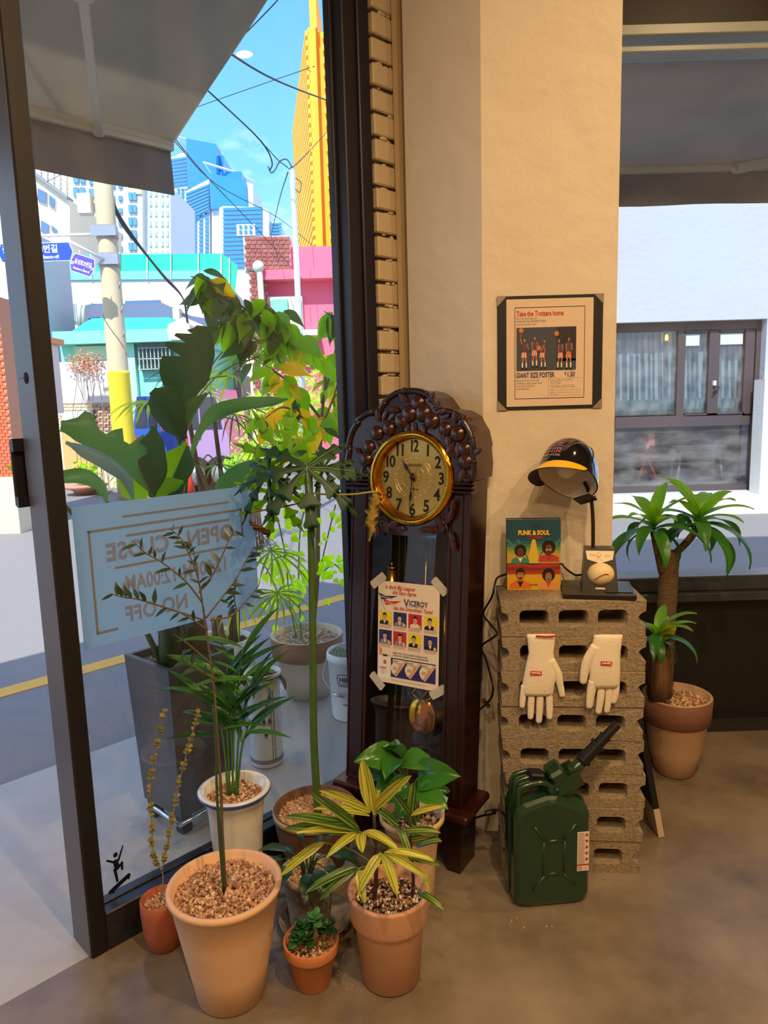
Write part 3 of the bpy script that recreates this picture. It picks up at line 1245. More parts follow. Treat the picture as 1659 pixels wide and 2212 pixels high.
g.tube([Vector((q.x, 17.3, q.z)) - b.o for q in (atY(x, y, 17.3) for (x, y) in ((556, 574), (560, 580), (566, 660), (573, 960)))], .07, 8)
g.sph(Vector((atY(558, 576, 17.3).x, 17.3, atY(558, 576, 17.3).z)) - b.o, .14, 8, 6)
g.build('downpipe', M_WHITEM, b.t)
b = Bld('garden_gate', 'cream double gate in a peach coloured surround', 14.0, 500, 1000, cat='gate')
b.box('surround', mat('peach render', 'f3a98c', .8), 470, 860, 530, 1010, 0, .3, ground=True)
for (x0, x1) in ((482, 501), (503, 522)):
    b.box('gate_leaf', mat('cream gate', 'f5e3c2', .7), x0, 878, x1, 1005, -.06, .05)

# yellow building: ribbed side and window front
M_YEL = mat('yellow panel', 'ffb31a', .6)
M_YELS = mat('yellow siding', 'ffd24a', .6)
yb = Bld('yellow_building', 'tall bright yellow building with ribbed siding and a column of small windows', 21, 690, 960)
q = atY(684, 350, 21)
A = Vector((q.x, 21, 0))
q = atY(646, 400, 28.4)
Bq = Vector((q.x, 28.4, 0))
ztop = atY(674, 60, 21).z
zt = ztop
X1 = atY(790, 400, 21).x
dv = (Bq - A)
nv = Vector((-dv.y, dv.x, 0)).normalized()
g = slab([(A.x, A.y + .25), (X1, A.y + .25), (X1, 28.4), (Bq.x, Bq.y)], -.03, zt)
g.v = [tuple(Vector(v) - yb.o) for v in g.v]
g.build('wall', [M_YEL], yb.t)
g = G()
vs = [A + nv * .02, A + nv * .1, Bq + nv * .1, Bq + nv * .02]
vs = [Vector((v.x, v.y, -.03)) for v in vs] + [Vector((v.x, v.y, zt)) for v in vs]
g.add([v - yb.o for v in vs], [(0, 1, 2, 3), (7, 6, 5, 4)] + [(i, i + 4, (i + 1) % 4 + 4, (i + 1) % 4) for i in range(4)])
g.build('siding', M_YELS, yb.t)
mer = None
z = 0.4
L_ = dv.length
rib = G()
rib.box(0, L_, -.02, .07, -.06, .06)
mer = rib.mesh('siding_rib', M_YELS)
ang = math.degrees(math.atan2(dv.y, dv.x))
while z < zt:
    obj('siding_rib', mer, yb.t, T(A.x - yb.o.x + nv.x * .1, A.y - yb.o.y + nv.y * .1, z - yb.o.z) @ RZ(ang))
    z += .24
yb.poly('corner_fin', M_YEL, [(669, 62), (682, 62), (713, 960), (698, 960)], -.1, .3)
yb.box('roof_box', M_YEL, 668, -40, 683, 62, -.05, 2)
yb.repeat('window_ledge', M_YEL, [(722 + (i * 27.2) * .036, 74 + i * 27.2) for i in range(24)], .02, .26, w=52, h=13.5)
yb.repeat('window', mat('yellow house window', '8f9fb8', .2), [(713 + (i * 27.2) * .036, 87.6 + i * 27.2) for i in range(23)], .12, .28, w=26, h=11)

# orange brick house beside the doorway
M_OBM = mat('orange mortar', 'c98a6c', .9)
M_OBK = mat('orange brick', 'e8704c', .8, rnd=.35, col2='d85a3a')
b = Bld('orange_brick_house', 'orange brick house corner on a pale concrete plinth', 8.2, 20, 1050)
ow = b.box('wall', M_OBM, -160, 690, 17, 1035, 0, 1.0)
b.box('plinth', mat('plinth concrete', 'd8c8ae', .9), -160, 1032, 38, 1075, -.04, 1, ground=True)
meo = G().box(-.028, .028, -.008, .01, -.0155, .0155).mesh('brick', M_OBK)
zb = atY(10, 1030, 8.2).z
xr = atY(34, 1030, 8.2).x
for r in range(55):
    for i in range(4):
        obj('brick', meo, ow, T(xr - b.o.x - .03 - i * .065 - (r % 2) * .032, -.004, zb - b.o.z + .018 + r * .0375))
g = G()
g.box(xr - .5, xr, 8.205, 9.1, zb, atY(0, 640, 8.2).z, b.M)
g.build('wall_corner', M_OBM, b.t)
b = Bld('pale_yard_wall', 'pale pink plaster wall above a dark green steel gate', 9.6, 45, 1040, cat='wall')
b.box('wall', mat('pale pink plaster', 'e8cfc8', .85), 0, 742, 110, 895, 0, .3)
b.box('steel_gate', mat('dark green steel', '2c5550', .5), 20, 895, 110, 1045, .02, .2, ground=True)
b.box('notice', mat('notice pale blue', 'a9d9e2', .6), 28, 920, 46, 946, -.02, .01)
b.box('notice_stripe', mat('notice green', '2fa88f', .6), 33, 930, 43, 936, -.03, -.01)
b.box('coping', mat('coping orange', 'e89a68', .8), 0, 730, 110, 743, -.1, .4)
b = Bld('grey_house', 'grey house with a white balcony rail behind the orange brick corner', 16.5, 10, 760)
b.box('wall', mat('grey render', 'c3c6d2', .8), -120, 480, 34, 760, 0, 3, ground=True)
for i in range(10):
    x = -4 + i * 4
    b.box('balcony_bar', M_WHITEM, x, 682, x + 1, 705, -.5, -.46)
b.box('balcony_rail', M_WHITEM, -40, 680, 34, 683, -.52, -.44)

# yellow kerb line on the road
ya, yb2 = flr(0, 1500, -.03), flr(270, 1443, -.03)
g = G()
off = (ya - WP).dot(WN)
for k in range(2):
    o0 = off
g.box(-6, 4.5, -off - .05, -off + .07, -.03, -.026, WM)
tag(g.build('yellow_line', mat('road paint yellow', 'e8b04a', .8, var=.3, vs=8, col2='cf9a50')), 'worn yellow line painted along the street edge', 'road marking')
g = G()
q0 = flr(0, 1093, -.03)
g.box(q0.x - 3, q0.x + .55, q0.y - .1, q0.y + .05, -.03, -.026)
tag(g.build('yellow_line', MATS['road paint yellow']), 'short yellow line at the orange brick house', 'road marking')

# ------------------------------------------------------------------ street furniture
M_POLE = mat('concrete pole', 'd8c7a4', .85, var=.35, vs=3, col2='b9ab92', stretch=(1, 1, .3))
pc = atY(262, 880, 11)
pc_pole = pc.copy()
up = thing('utility_pole', 'concrete utility pole with a yellow wrapped foot and steel bands', 'pole', (pc.x, 11, -.03))
zz = lambda y: atY(245, y, 11).z + .03
g = G()
g.lathe([(.155, 0), (.15, 1.2), (.135, 4), (.118, 7)], 20)
g.build('shaft', M_POLE, up)
g = G()
g.lathe([(.158, zz(990)), (.160, zz(990) + .01), (.157, zz(810)), (.162, zz(808)), (.162, zz(803)), (.15, zz(802))], 24)
g.build('yellow_wrap', mat('pole wrap yellow', 'f2dc3c', .6), up)
for (y0, y1) in ((489, 517), (549, 578)):
    g = G()
    g.lathe([(.14, zz(y1)), (.152, zz(y1)), (.152, zz(y0)), (.14, zz(y0))], 20)
    g.box(-.18, .18, -.17, -.12, zz(y1) + .02, zz(y0) - .02)
    g.build('steel_band', mat('galvanised', 'aab0bb', .35, metal=.6), up)
g = G()
g.box(-.35, -.16, -.13, .02, zz(465), zz(420), bev=.012)
g.build('meter_box', mat('box white', 'dcdad0', .5), up)
for k in range(5):
    g = G()
    z = zz(500) - k * .35
    g.tube([(.12, -.05, z - .1), (.15, -.05, z), (.12, .1, z + .02)], .012, 5)
    g.build('step_bolt', MATS['galvanised'], up)

M_SBLUE = mat('sign blue', '1f4fd0', .4)
M_SPUR = mat('sign purple', '5a4ab8', .4)
M_SWH = mat('sign white', 'f4f6fb', .5)


def street_sign(name, label, px0, px1, Y, yaw, m, lines, arm_pts, tilt=0):
    """px0 upper-left, px1 lower-right (pixels) on depth Y"""
    c0, c1 = atY(*px0, Y), atY(*px1, Y)
    cx, cz = (c0.x + c1.x) / 2, (c0.z + c1.z) / 2
    w, h = abs(c1.x - c0.x) / 2, abs(c0.z - c1.z) / 2
    t = thing(name, label, 'street sign', (cx, Y, cz))
    R = RY(tilt) @ RZ(yaw)
    hexa = lambda w, h, k: [(-w, 0), (-w + k, h), (w - k, h), (w, 0), (w - k, -h), (-w + k, -h)]
    g = G()
    g.prism(hexa(w, h, h * .35), -.006, .006, R)
    g.build('border', M_SWH, t)
    g = G()
    g.prism(hexa(w - h * .07, h * .93, h * .34), -.009, -.006, R)
    g.build('panel', m, t)
    for (txt, x, z, size, sx) in lines:
        me = text_mesh(txt, M_SWH, size * h, size * h * .02, 'CENTER', sx)
        obj('lettering', me, t, R @ T(x * w, -.0105, z * h))
    g = G()
    g.tube([Vector(p) - Vector((cx, Y, cz)) for p in arm_pts], .022, 8)
    for x in (-.45, .45):
        p = R @ Vector((x * w, 0, h))
        g.tube([p, p + Vector((0, 0, .05))], .008, 5)
    g.build('bracket_arm', M_SWH, t)


a0, a1 = atY(40, 510, 10.8), atY(228, 506, 10.9)
street_sign('street_sign', 'long blue street name plate hung from a white arm on the utility pole', (-6, 527), (160, 563), 10.8, 0, M_SBLUE,
            [('68번길', .30, -.02, .95, .95), ('68beon-gil', .34, -.72, .58, .95), ('중앙대로', -.5, -.02, .95, .9)], [a0, a1])
a0, a1 = atY(142, 517, 10.4), atY(228, 563, 10.86)
street_sign('street_sign', 'smaller tilted purple street name plate on the utility pole', (146, 553), (212, 592), 10.45, -12, M_SPUR,
            [('동성로25번길', .02, -.05, .62, .62), ('20', -.80, -.25, .5, .8), ('24', .80, -.25, .5, .8), ('Dongseong-ro 25beon-gil', 0, -.66, .36, .55)], [a0, a1], tilt=20)

mp = atY(640, 560, 9)
sp = thing('steel_pole', 'slim galvanised steel pole with cable ends at its top', 'pole', (mp.x, 9, -.03))
g = G()
ztp = atY(626, 362, 9).z
g.lathe([(.042, 0), (.040, 2.2), (.036, 2.21), (.034, ztp), (.001, ztp + .01)], 12)
g.build('shaft', mat('galvanised bright', 'd5dbe0', .3, metal=.5), sp)
g = G()
g.tube(catmull([Vector((mp.x, 9, ztp)) - sp.location + Vector(v) for v in ((0, 0, 0), (-.06, 0, .09), (-.14, 0, .07), (-.2, 0, -.02), (-.25, 0, -.05), (-.28, 0, .02))]), .007, 5)
g.tube(catmull([(.04, -.05, ztp - .1), (.10, -.06, ztp - .16), (.08, -.06, ztp - .26), (.03, -.05, ztp - .22)]), .005, 5)
g.build('cable_loop', mat('cable dark', '2a3350', .6), sp)

M_CABLE = mat('overhead cable', '26304a', .7)


def wire(label, pts, r, name='overhead_cable', m=None, start=None, end=None):
    """points are (px, py, depth) or world Vectors; start and end are far anchors reached by a straight span"""
    P = [p if isinstance(p, Vector) else atY(*p) for p in pts]
    o = P[0]
    g = G()
    c = catmull([p - o for p in P], 6)
    if start is not None:
        c = [(start if isinstance(start, Vector) else atY(*start)) - o] + c
    if end is not None:
        c = c + [(end if isinstance(end, Vector) else atY(*end)) - o]
    g.tube(c, r, 5)
    ob = g.build(name, m or M_CABLE)
    ob.location = o
    return tag(ob, label, 'cable', 'overhead cables')


# every span is fixed at both ends: to the shop's roof edge, a pole, or another house
wire('thick dark cable dropping from the shop roof edge to the steel pole', [(380, 130, 8.2), (443, 190, 8.5), (540, 280, 8.8), (575, 320, 8.95), (588, 352, 9), (583, 368, 9)], .009, start=LW(-1.0, .01, 4.2))
wire('thin wire running down to the top of the steel pole', [(573, 315, 8.95), (600, 345, 9), (622, 362, 9)], .006)
wire('twisted pair of cables crossing the sky to the yellow building', [(430, 60, 7), (497, 115, 8), (600, 175, 10), (720, 222, 14)], .012, start=LW(.2, .01, 4.5), end=(778, 243, 21.3))
wire('single wire slanting from the shop roof corner past the awning canvas to the utility pole', [(620, -30, 7), (598, 2, 7.5), (512, 90, 8), (480, 118, 8)], .006, start=LW(1.4, .01, 4.6), end=Vector((pc_pole.x, 11, 6.4)))
wire('thin wire rising from the steel pole to the yellow building', [(624, 365, 9), (650, 345, 11), (720, 270, 17)], .007, end=(768, 232, 21.3))
wire('faint wire from the beige house roof to the yellow building', [(400, 240, 22.2), (540, 191, 21.5), (679, 143, 20.89)], .010, start=(100, 393, 25.83))
wire('long wire from behind the awning down to the pink beam of the pink house', [(370, 290, 8), (450, 385, 10), (560, 500, 14), (655, 605, 17.39)], .006, start=LW(.6, .01, 4.3))
wire('long wire from behind the awning past the steel pole to the pink parapet', [(372, 300, 8.6), (470, 400, 11.4), (600, 470, 15), (675, 530, 17.79)], .006, start=LW(.8, .01, 4.4))
wire('wire hanging from the steel pole to the brick tower of the pink house', [(622, 372, 9), (604, 430, 12.5), (585, 511, 17.6)], .007)
for k, nm in enumerate(('uppermost telephone cable', 'second telephone cable', 'third telephone cable', 'lowest telephone cable')):
    wire(nm + ' of the bundle sagging from the utility pole', [(242 + k, 425 + k * 9, 11), (262 + k * 3, 470 + k * 9, 11.4), (310 + k * 3, 540 + k * 5, 12.2), (352 + k * 2, 592 + k * 4, 13), (393 + k, 640 + k * 2, 13.75), (404 + k, 700 + k, 14.08)], .009 + .003 * (k % 2),
         m=mat('telephone cable', '4a4644', .8))
zw_ = [atY(250, y, 11).z for y in (672, 690, 715, 742, 768)]
wire('thin wire wound across the utility pole above its yellow wrap', [Vector((pc_pole.x + .146 * math.sin(a_), 11 - .146 * math.cos(a_), z_)) for a_, z_ in zip((-1.6, -.8, 0, .8, 1.6), zw_)], .005, m=MATS['telephone cable'])

# ------------------------------------------------------------------ parked vehicles, half hidden by the plants


def vehicle(name, label, cat, x0, x1, Y, col, kind):
    p0, p1 = atY(x0, 1040, Y), atY(x1, 1040, Y)
    W_ = p1.x - p0.x
    t = thing(name, label, cat, ((p0.x + p1.x) / 2, Y, -.03))
    m = mat(name + ' paint', col, .25, coat=.5)
    hw = W_ / 2
    if kind == 'truck':
        body = [(-hw, .35), (hw, .35), (hw, .95), (hw * .1, .95), (hw * .05, 1.55), (-hw * .75, 1.55), (-hw, 1.0)]
        wins = [[(-hw * .9, 1.02), (-hw * .72, 1.45), (-hw * .42, 1.45), (-hw * .42, 1.02)], [(-hw * .36, 1.02), (-hw * .36, 1.45), (-hw * .02, 1.45), (-hw * .02, 1.02)]]
    else:
        body = [(-hw, .3), (hw, .3), (hw, .85), (hw * .86, 1.0), (hw * .62, 1.62), (-hw * .9, 1.66), (-hw, 1.5)]
        wins = [[(-hw * .85, 1.0), (-hw * .85, 1.5), (-hw * .3, 1.5), (-hw * .3, 1.0)], [(-hw * .22, 1.0), (-hw * .22, 1.5), (hw * .52, 1.5), (hw * .74, 1.0)]]
    g = G()
    g.prism(body, 0, 1.5)
    g.build('body', m, t)
    for w in wins:
        g = G()
        g.prism(w, -.012, .02)
        g.build('side_window', mat('car glass', '2c3644', .1), t)
    for x in (-hw * .62, hw * .62):
        g = G()
        g.tube([(x, -.03, .29), (x, .18, .29)], .29, 20)
        w = g.build('wheel', mat('tyre', '1a1a1c', .8), t)
        g = G()
        g.tube([(x, -.045, .29), (x, -.02, .29)], .17, 16)
        g.build('hubcap', mat('hubcap', 'b9bcc2', .3, metal=.7), w)
    g = G()
    g.box(-hw - .02, -hw + .06, -.015, .06, .7, .88)
    g.build('tail_lamp', mat('lamp red', 'd8352c', .3), t)
    g = G()
    g.box(-hw * .35, -hw * .25, -.03, 0, .86, .9)
    g.build('door_handle', mat('hubcap', 'b9bcc2', .3, metal=.7), t)


vehicle('parked_truck', 'blue pickup truck parked past the bird of paradise plant', 'truck', 296, 404, 12.6, '2458b8', 'truck')
vehicle('parked_van', 'lilac van parked in front of the cream garden gate', 'van', 404, 500, 11.6, 'a98cc0', 'van')
q = flr(411, 1072, -.03)
tc = thing('traffic_cone', 'small red traffic cone on the road behind the opening-hours film', 'cone', (q.x, q.y, -.03))
g = G()
g.box(-.12, .12, -.12, .12, 0, .025)
g.build('base', mat('cone base', '2a2a2a', .8), tc)
g = G()
g.lathe([(.09, .025), (.028, .40), (.02, .42)], 16)
g.build('cone_body', mat('cone red', 'e8402c', .5), tc)


def shrub(label, x, y, Y, rad, cols, n=260, size=.06, seed=2, squash=(1, .8, 1)):
    p = atY(x, y, Y)
    t = thing('street_shrub', label, 'shrub', (p.x, Y, -.03), 0, 'shrubs along the street')
    hz = p.z + .03
    foliage('foliage', t, (0, 0, hz), rad, n, cols, size, seed, squash=squash)
    g = G()
    for k in range(3):
        g.tube([(.03 * k, 0, 0), (.02 * k - .02, .01, hz * .6), (.04 * k - .05, 0, hz)], .012, 5)
    g.build('stem', mat('shrub stem', '6a5540', .9), t)


GL1, GL2, GL3 = mat('street leaf lime', 'a8d83c', .6, leafmix=.4), mat('street leaf green', '6ea832', .6, leafmix=.4), mat('street leaf pale', 'c8e070', .6, leafmix=.4)
shrub('lime green street shrub by the pink house', 545, 985, 7.0, .22, [GL1, GL3], 260, .05, 2)
shrub('lime green street shrub behind the fan palms', 505, 1012, 6.4, .13, [GL1, GL2], 160, .04, 3)
shrub('yellow green shrub at the foot of the pink house wall', 650, 860, 13.5, .95, [GL1, GL3], 600, .13, 6)
shrub('big lime shrub in front of the pink house', 600, 930, 12.0, .7, [GL1, GL2], 420, .11, 7)

# potted plant with terracotta dish far off by the yard wall
q = flr(185, 1068, -.03)
t = thing('street_planter', 'terracotta bowl planter standing by the yard wall', 'planter', (q.x, q.y, -.03))
g = G()
g.lathe([(.14, 0), (.2, .08), (.34, .12), (.36, .16), (.33, .17), (.02, .14)], 20)
g.build('bowl', mat('terracotta far', 'c98a78', .8), t)
foliage('foliage', t, (0, 0, .35), .22, 130, [GL2, GL1], .09, 9)

# ------------------------------------------------------------------ building across the side street
YB = 9.0
sb = Bld('stucco_building', 'white stucco building with a dark framed shop front across the side street', YB, 1490, 1080)
M_STU = mat('white stucco', 'b6bcc8', .85, bump=.6, bs=14)  # white stucco greyed; the colour stands in for shade across the facade
X0, X1, Z0, Z1 = pr(1326, 693, 1648, 1064, YB)
XL, XR = X0 - 1.6, X1 + 4.0
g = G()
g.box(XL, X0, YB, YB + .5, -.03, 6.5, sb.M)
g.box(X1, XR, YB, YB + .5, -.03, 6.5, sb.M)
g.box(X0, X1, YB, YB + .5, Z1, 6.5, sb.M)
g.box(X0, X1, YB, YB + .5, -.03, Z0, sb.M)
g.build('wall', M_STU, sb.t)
g = G()
g.box(X1 - .12, X1 + .5, YB - .25, YB, -.03, atY(1650, 820, YB).z, sb.M)
g.build('pilaster', mat('pilaster stone', 'd9dcda', .8, bump=.4, bs=60), sb.t)
g = G()
g.box(XL, XR, YB - .9, YB - .001, -.03, .09, sb.M)
g.build('kerb_step', mat('kerb concrete', 'dcd9d0', .8), sb.t)
M_SFR = mat('shopfront frame', '4a3f42', .5)
bars = [(1326, 693, 1336, 1064), (1638, 693, 1648, 1064), (1326, 693, 1648, 712), (1326, 1052, 1648, 1064), (1326, 898, 1648, 922), (1472, 712, 1488, 898), (1540, 712, 1563, 898), (1618, 712, 1638, 898), (1488, 893, 1618, 898), (1488, 712, 1540, 718), (1563, 710, 1618, 716)]
for (x0, x1) in ((1268, 1272), (1712, 1716)):
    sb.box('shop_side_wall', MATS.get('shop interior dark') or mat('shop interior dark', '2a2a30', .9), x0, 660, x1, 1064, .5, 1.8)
for (x0, y0, x1, y1) in bars:
    sb.box('frame_bar', M_SFR, x0, y0, x1, y1, .12, .22)
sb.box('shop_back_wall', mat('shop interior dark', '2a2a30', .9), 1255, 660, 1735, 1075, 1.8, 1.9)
sb.box('shop_floor', mat('shop interior floor', '55524e', .7), 1270, 1052, 1712, 1064, .25, 1.8)
M_SGL = glassmat('shop glass', (0.8, 0.85, 0.9), dust=.2, refl=2.2)
for (x0, y0, x1, y1) in ((1336, 712, 1472, 898), (1488, 718, 1540, 893), (1563, 716, 1618, 893), (1336, 922, 1638, 1052)):
    sb.box('shop_pane', M_SGL, x0, y0, x1, y1, .16, .166)
# forest print behind the panes
M_FOR = mat('forest print pale', '9fb3a4', .8)
M_TRK = mat('forest print trunk', '33383c', .8)
M_GRS = mat('forest print grass', '2f5a40', .8, var=.6, vs=9, col2='223f30')
rr = random.Random(11)
for (x0, y0, x1, y1) in ((1346, 714, 1470, 896), (1489, 718, 1540, 892), (1563, 716, 1618, 892)):
    pn = sb.box('forest_print', M_FOR, x0, y0, x1, y1, .30, .31)
    sb.box('print_grass', M_GRS, x0, y1 - 32, x1, y1, .285, .298, pn)
    x = x0 + 2
    while x < x1 - 6:
        w = rr.uniform(4, 11)
        sb.poly('print_trunk', M_TRK, [(x, y0), (x + w * .8, y0), (x + w + .6, y1 - 24), (x - .6, y1 - 24)], .29, .299, pn)
        x += w + rr.uniform(3, 9)
sb.box('paper_notice', mat('notice white', 'c9dcd6', .7), 1492, 720, 1522, 745, .14, .158)
sb.box('paper_notice', MATS['notice white'], 1566, 718, 1617, 742, .14, .158)
sb.box('door_handle', M_WHITEM, 1548, 822, 1554, 832, .08, .12)
g = G()
a, b2 = atY(1540, 850, YB + .08), atY(1553, 835, YB + .08)
g.tube([a - sb.o, b2 - sb.o], .012, 6)
g.build('door_handle', M_FRAME, sb.t)
pb = atY(1440, 730, YB + .24)
bl = thing('filament_bulb', 'glowing filament bulb hanging in the shop front across the street', 'bulb', (pb.x, pb.y, pb.z))
g = G()
g.lathe([(.001, -.055), (.03, -.045), (.046, -.01), (.04, .025), (.018, .05), (.016, .07)], 14)
g.build('glass', glassmat('amber glass', (1.0, .75, .4)), bl)
g = G()
g.lathe([(.018, -.03), (.02, .02), (.012, .04)], 8)
g.build('filament', mat('filament', 'ffc84a', .5, emit=6), bl)
g = G()
g.tube([(0, 0, .06), (0, 0, .085)], .018, 8)
g.tube([(0, 0, .08), (0, 0, .22)], .005, 5)
g.build('cord', M_FRAME, bl)
pc = atY(1400, 1042, YB + .5)
ch = thing('orange_chair', 'orange folding chair inside the shop front across the street', 'chair', (pc.x, YB + .6, atY(1491, 1052, YB).z - .001))
M_OC = mat('orange chair', 'f0603a', .5)
for (p, q) in (((-.1, 0, 0), (.06, 0, .62)), ((.16, 0, 0), (-.02, 0, .42)), ((-.1, .3, 0), (.06, .3, .62)), ((.16, .3, 0), (-.02, .3, .42))):
    g = G()
    g.tube([p, q], .022, 6)
    g.build('leg', M_OC, ch)
g = G()
g.box(-.14, .16, -.02, .32, .33, .36)
g.build('seat', M_OC, ch)
g = G()
g.box(.02, .10, -.02, .32, .48, .64)
g.build('backrest', M_OC, ch)
tb = thing('cafe_table', 'small wooden stool table inside the shop front across the street', 'table', (atY(1510, 1042, YB + .6).x, YB + .7, ch.location.z))
M_TBW = mat('pale timber', 'b9a48c', .6)
g = G()
g.box(-.32, .32, -.15, .15, .42, .46)
g.build('tabletop', M_TBW, tb)
for sx in (-1, 1):
    for sy in (-1, 1):
        g = G()
        g.tube([(sx * .3, sy * .12, 0), (sx * .25, sy * .1, .42)], .018, 6)
        g.build('leg', M_TBW, tb)

# ------------------------------------------------------------------ plant helpers
M_PEB = [mat('pebble tan', 'b98f6c', .8), mat('pebble cream', 'd9bd98', .8), mat('pebble brown', '8f6548', .8), mat('pebble rose', 'c49a84', .8)]
M_GREYP = [mat('pebble grey', 'b9b5ac', .8), mat('pebble pale', 'd6d2c8', .8), mat('pebble dark', '8a867e', .8)]
M_DARKP = [mat('pebble brown', '', 0), mat('soil', '3d2b20', .95), mat('perlite', 'e6e0d4', .9), mat('pebble tan', '', 0)]


def pot(parent, prof, m, inner=None, soil=None, n=40, name='pot', wall=.01):
    """outer profile from foot to rim; inner wall added down to the soil"""
    r, z = prof[-1]
    zs = soil if soil is not None else z - .03
    g = G()
    full = list(prof) + [(r - wall * .5, z + .003), (r - wall, z)] + [(max(.02, r - wall - .004), zs - .02), (.0005, zs - .02)]
    g.lathe(full, n)
    return g.build(name, m, parent)


def band(parent, prof, m, name, n=40):
    g = G()
    g.lathe(prof, n, closed=True)
    return g.build(name, m, parent)


def pix_leaf(parent, pts, wl, wr, m, roll=0.0, fold=.25, name='leaf', notch=None, cols=3, o=None):
    """broad leaf along a spine given as (px, py, depth); half widths in px on either side, edge splits as notch rows"""
    P = [atY(x, y, Y) for (x, y, Y) in pts]
    k = len(P)
    fine = catmull(P, 4)
    nf = len(fine)
    vs, fs = [], []
    nc = 2 * cols + 1

    def interp(w, t):
        q = t * (k - 1)
        i = min(int(q), k - 2)
        u = q - i
        u = u * u * (3 - 2 * u)
        return w[i] + (w[i + 1] - w[i]) * u
    for i in range(nf):
        t = i / (nf - 1)
        c = fine[i]
        tg = (fine[min(i + 1, nf - 1)] - fine[max(i - 1, 0)]).normalized()
        view = (c - CAMP).normalized()
        sd = view.cross(tg).normalized()
        sd = Matrix.Rotation(roll, 3, tg) @ sd
        nm = sd.cross(tg)
        dep = (c - CAMP).dot(FWD) / FPX
        L_, R_ = interp(wl, t) * dep, interp(wr, t) * dep
        if notch:
            for (tn, side, d) in notch:
                if abs(t - tn) < 1.0 / nf:
                    if side < 0:
                        L_ *= d
                    else:
                        R_ *= d
        for j in range(nc):
            a = (j - cols) / cols
            w = (-a * L_) if a < 0 else (a * R_)
            vs.append(c + sd * (-w if a < 0 else w) - nm * (w * fold * abs(a)) - o)
    for i in range(nf - 1):
        for j in range(nc - 1):
            fs.append((i * nc + j, i * nc + j + 1, (i + 1) * nc + j + 1, (i + 1) * nc + j))
    g = G()
    g.add(vs, fs, smooth=True)
    # midrib
    return g.build(name, m, parent)


def stem(parent, pts, r, m, name='stem', n=7, smooth_n=5):
    g = G()
    c = catmull(pts, smooth_n)
    if isinstance(r, (list, tuple)):
        rs = [r[0] + (r[1] - r[0]) * i / (len(c) - 1) for i in range(len(c))]
    else:
        rs = r
    g.tube(c, rs, n)
    return g.build(name, m, parent)


def leafmat(name, c, c2, mix=.3, rough=.4, rnd=.9):
    return mat(name, c, rough, rnd=rnd, col2=c2, leafmix=mix, spec=.5)


# ------------------------------------------------------------------ grey square planter with bird of paradise (outside)
o = Vector((-.678, 2.285, 0))
bp = thing('bird_of_paradise_planter', 'tall dark grey square planter holding a broad-leaved bird of paradise outside the window', 'potted plant', o)
R = RZ(49.5)
M_SLT = mat('slate planter', '4f4f55', .45, var=.5, vs=5, col2='3c3c42', bump=.05, bs=60)
g = G()
h0, h1, ht, hb = .105, .124, .56, .06
q = []
for (h, z) in ((h0, hb), (h1, ht), (h1 - .016, ht), (h1 - .018, ht - .04)):
    q += [(-h, -h, z), (h, -h, z), (h, h, z), (-h, h, z)]
fs = [(3, 2, 1, 0), (12, 13, 14, 15)]
for k in range(3):
    for j in range(4):
        fs.append((k * 4 + j, k * 4 + (j + 1) % 4, k * 4 + 4 + (j + 1) % 4, k * 4 + 4 + j))
g.add(q, fs, R)
g.build('planter_box', M_SLT, bp)
for (x, y) in ((-.08, -.08), (.08, -.08), (-.08, .08), (.08, .08)):
    g = G()
    g.box(x - .018, x + .018, y - .018, y + .018, 0, hb, R)
    g.build('foot', mat('foot dark', '2a2a2c', .6), bp)
g = G()
g.tube([R @ Vector((-.145, -.02, .085)), R @ Vector((-.150, -.165, .085)), R @ Vector((.09, -.165, .085))], .0075, 8)
g.build('chrome_rail', mat('chrome', 'd8dce2', .12, metal=1.0), bp)
g = G()
rr = random.Random(3)
base = [(1, 0, 0), (-1, 0, 0), (0, 1, 0), (0, -1, 0), (0, 0, 1), (0, 0, -1)]
bf = [(0, 2, 4), (2, 1, 4), (1, 3, 4), (3, 0, 4), (2, 0, 5), (1, 2, 5), (3, 1, 5), (0, 3, 5)]
for i in range(700):
    s = rr.uniform(.004, .008)
    g.add(base, bf, R @ T(rr.uniform(-.104, .104), rr.uniform(-.104, .104), ht - .028 + rr.uniform(0, .006)) @ SCL(s, s * .8, s * .6) @ RZ(rr.random() * 360), rr.randrange(3))
tag(g.build('gravel', M_GREYP, bp), kind='stuff')
BOPD = leafmat('strelitzia dark', '35603a', '264e30', .22, .3)
BOPM = leafmat('strelitzia mid', '4a8046', '386c3c', .32, .35)
BOPL = leafmat('strelitzia lime', '6a9a2c', '84b436', .55, .4)
BOPB = leafmat('strelitzia sheen', '6f8fa0', '5f8a72', .1, .25)
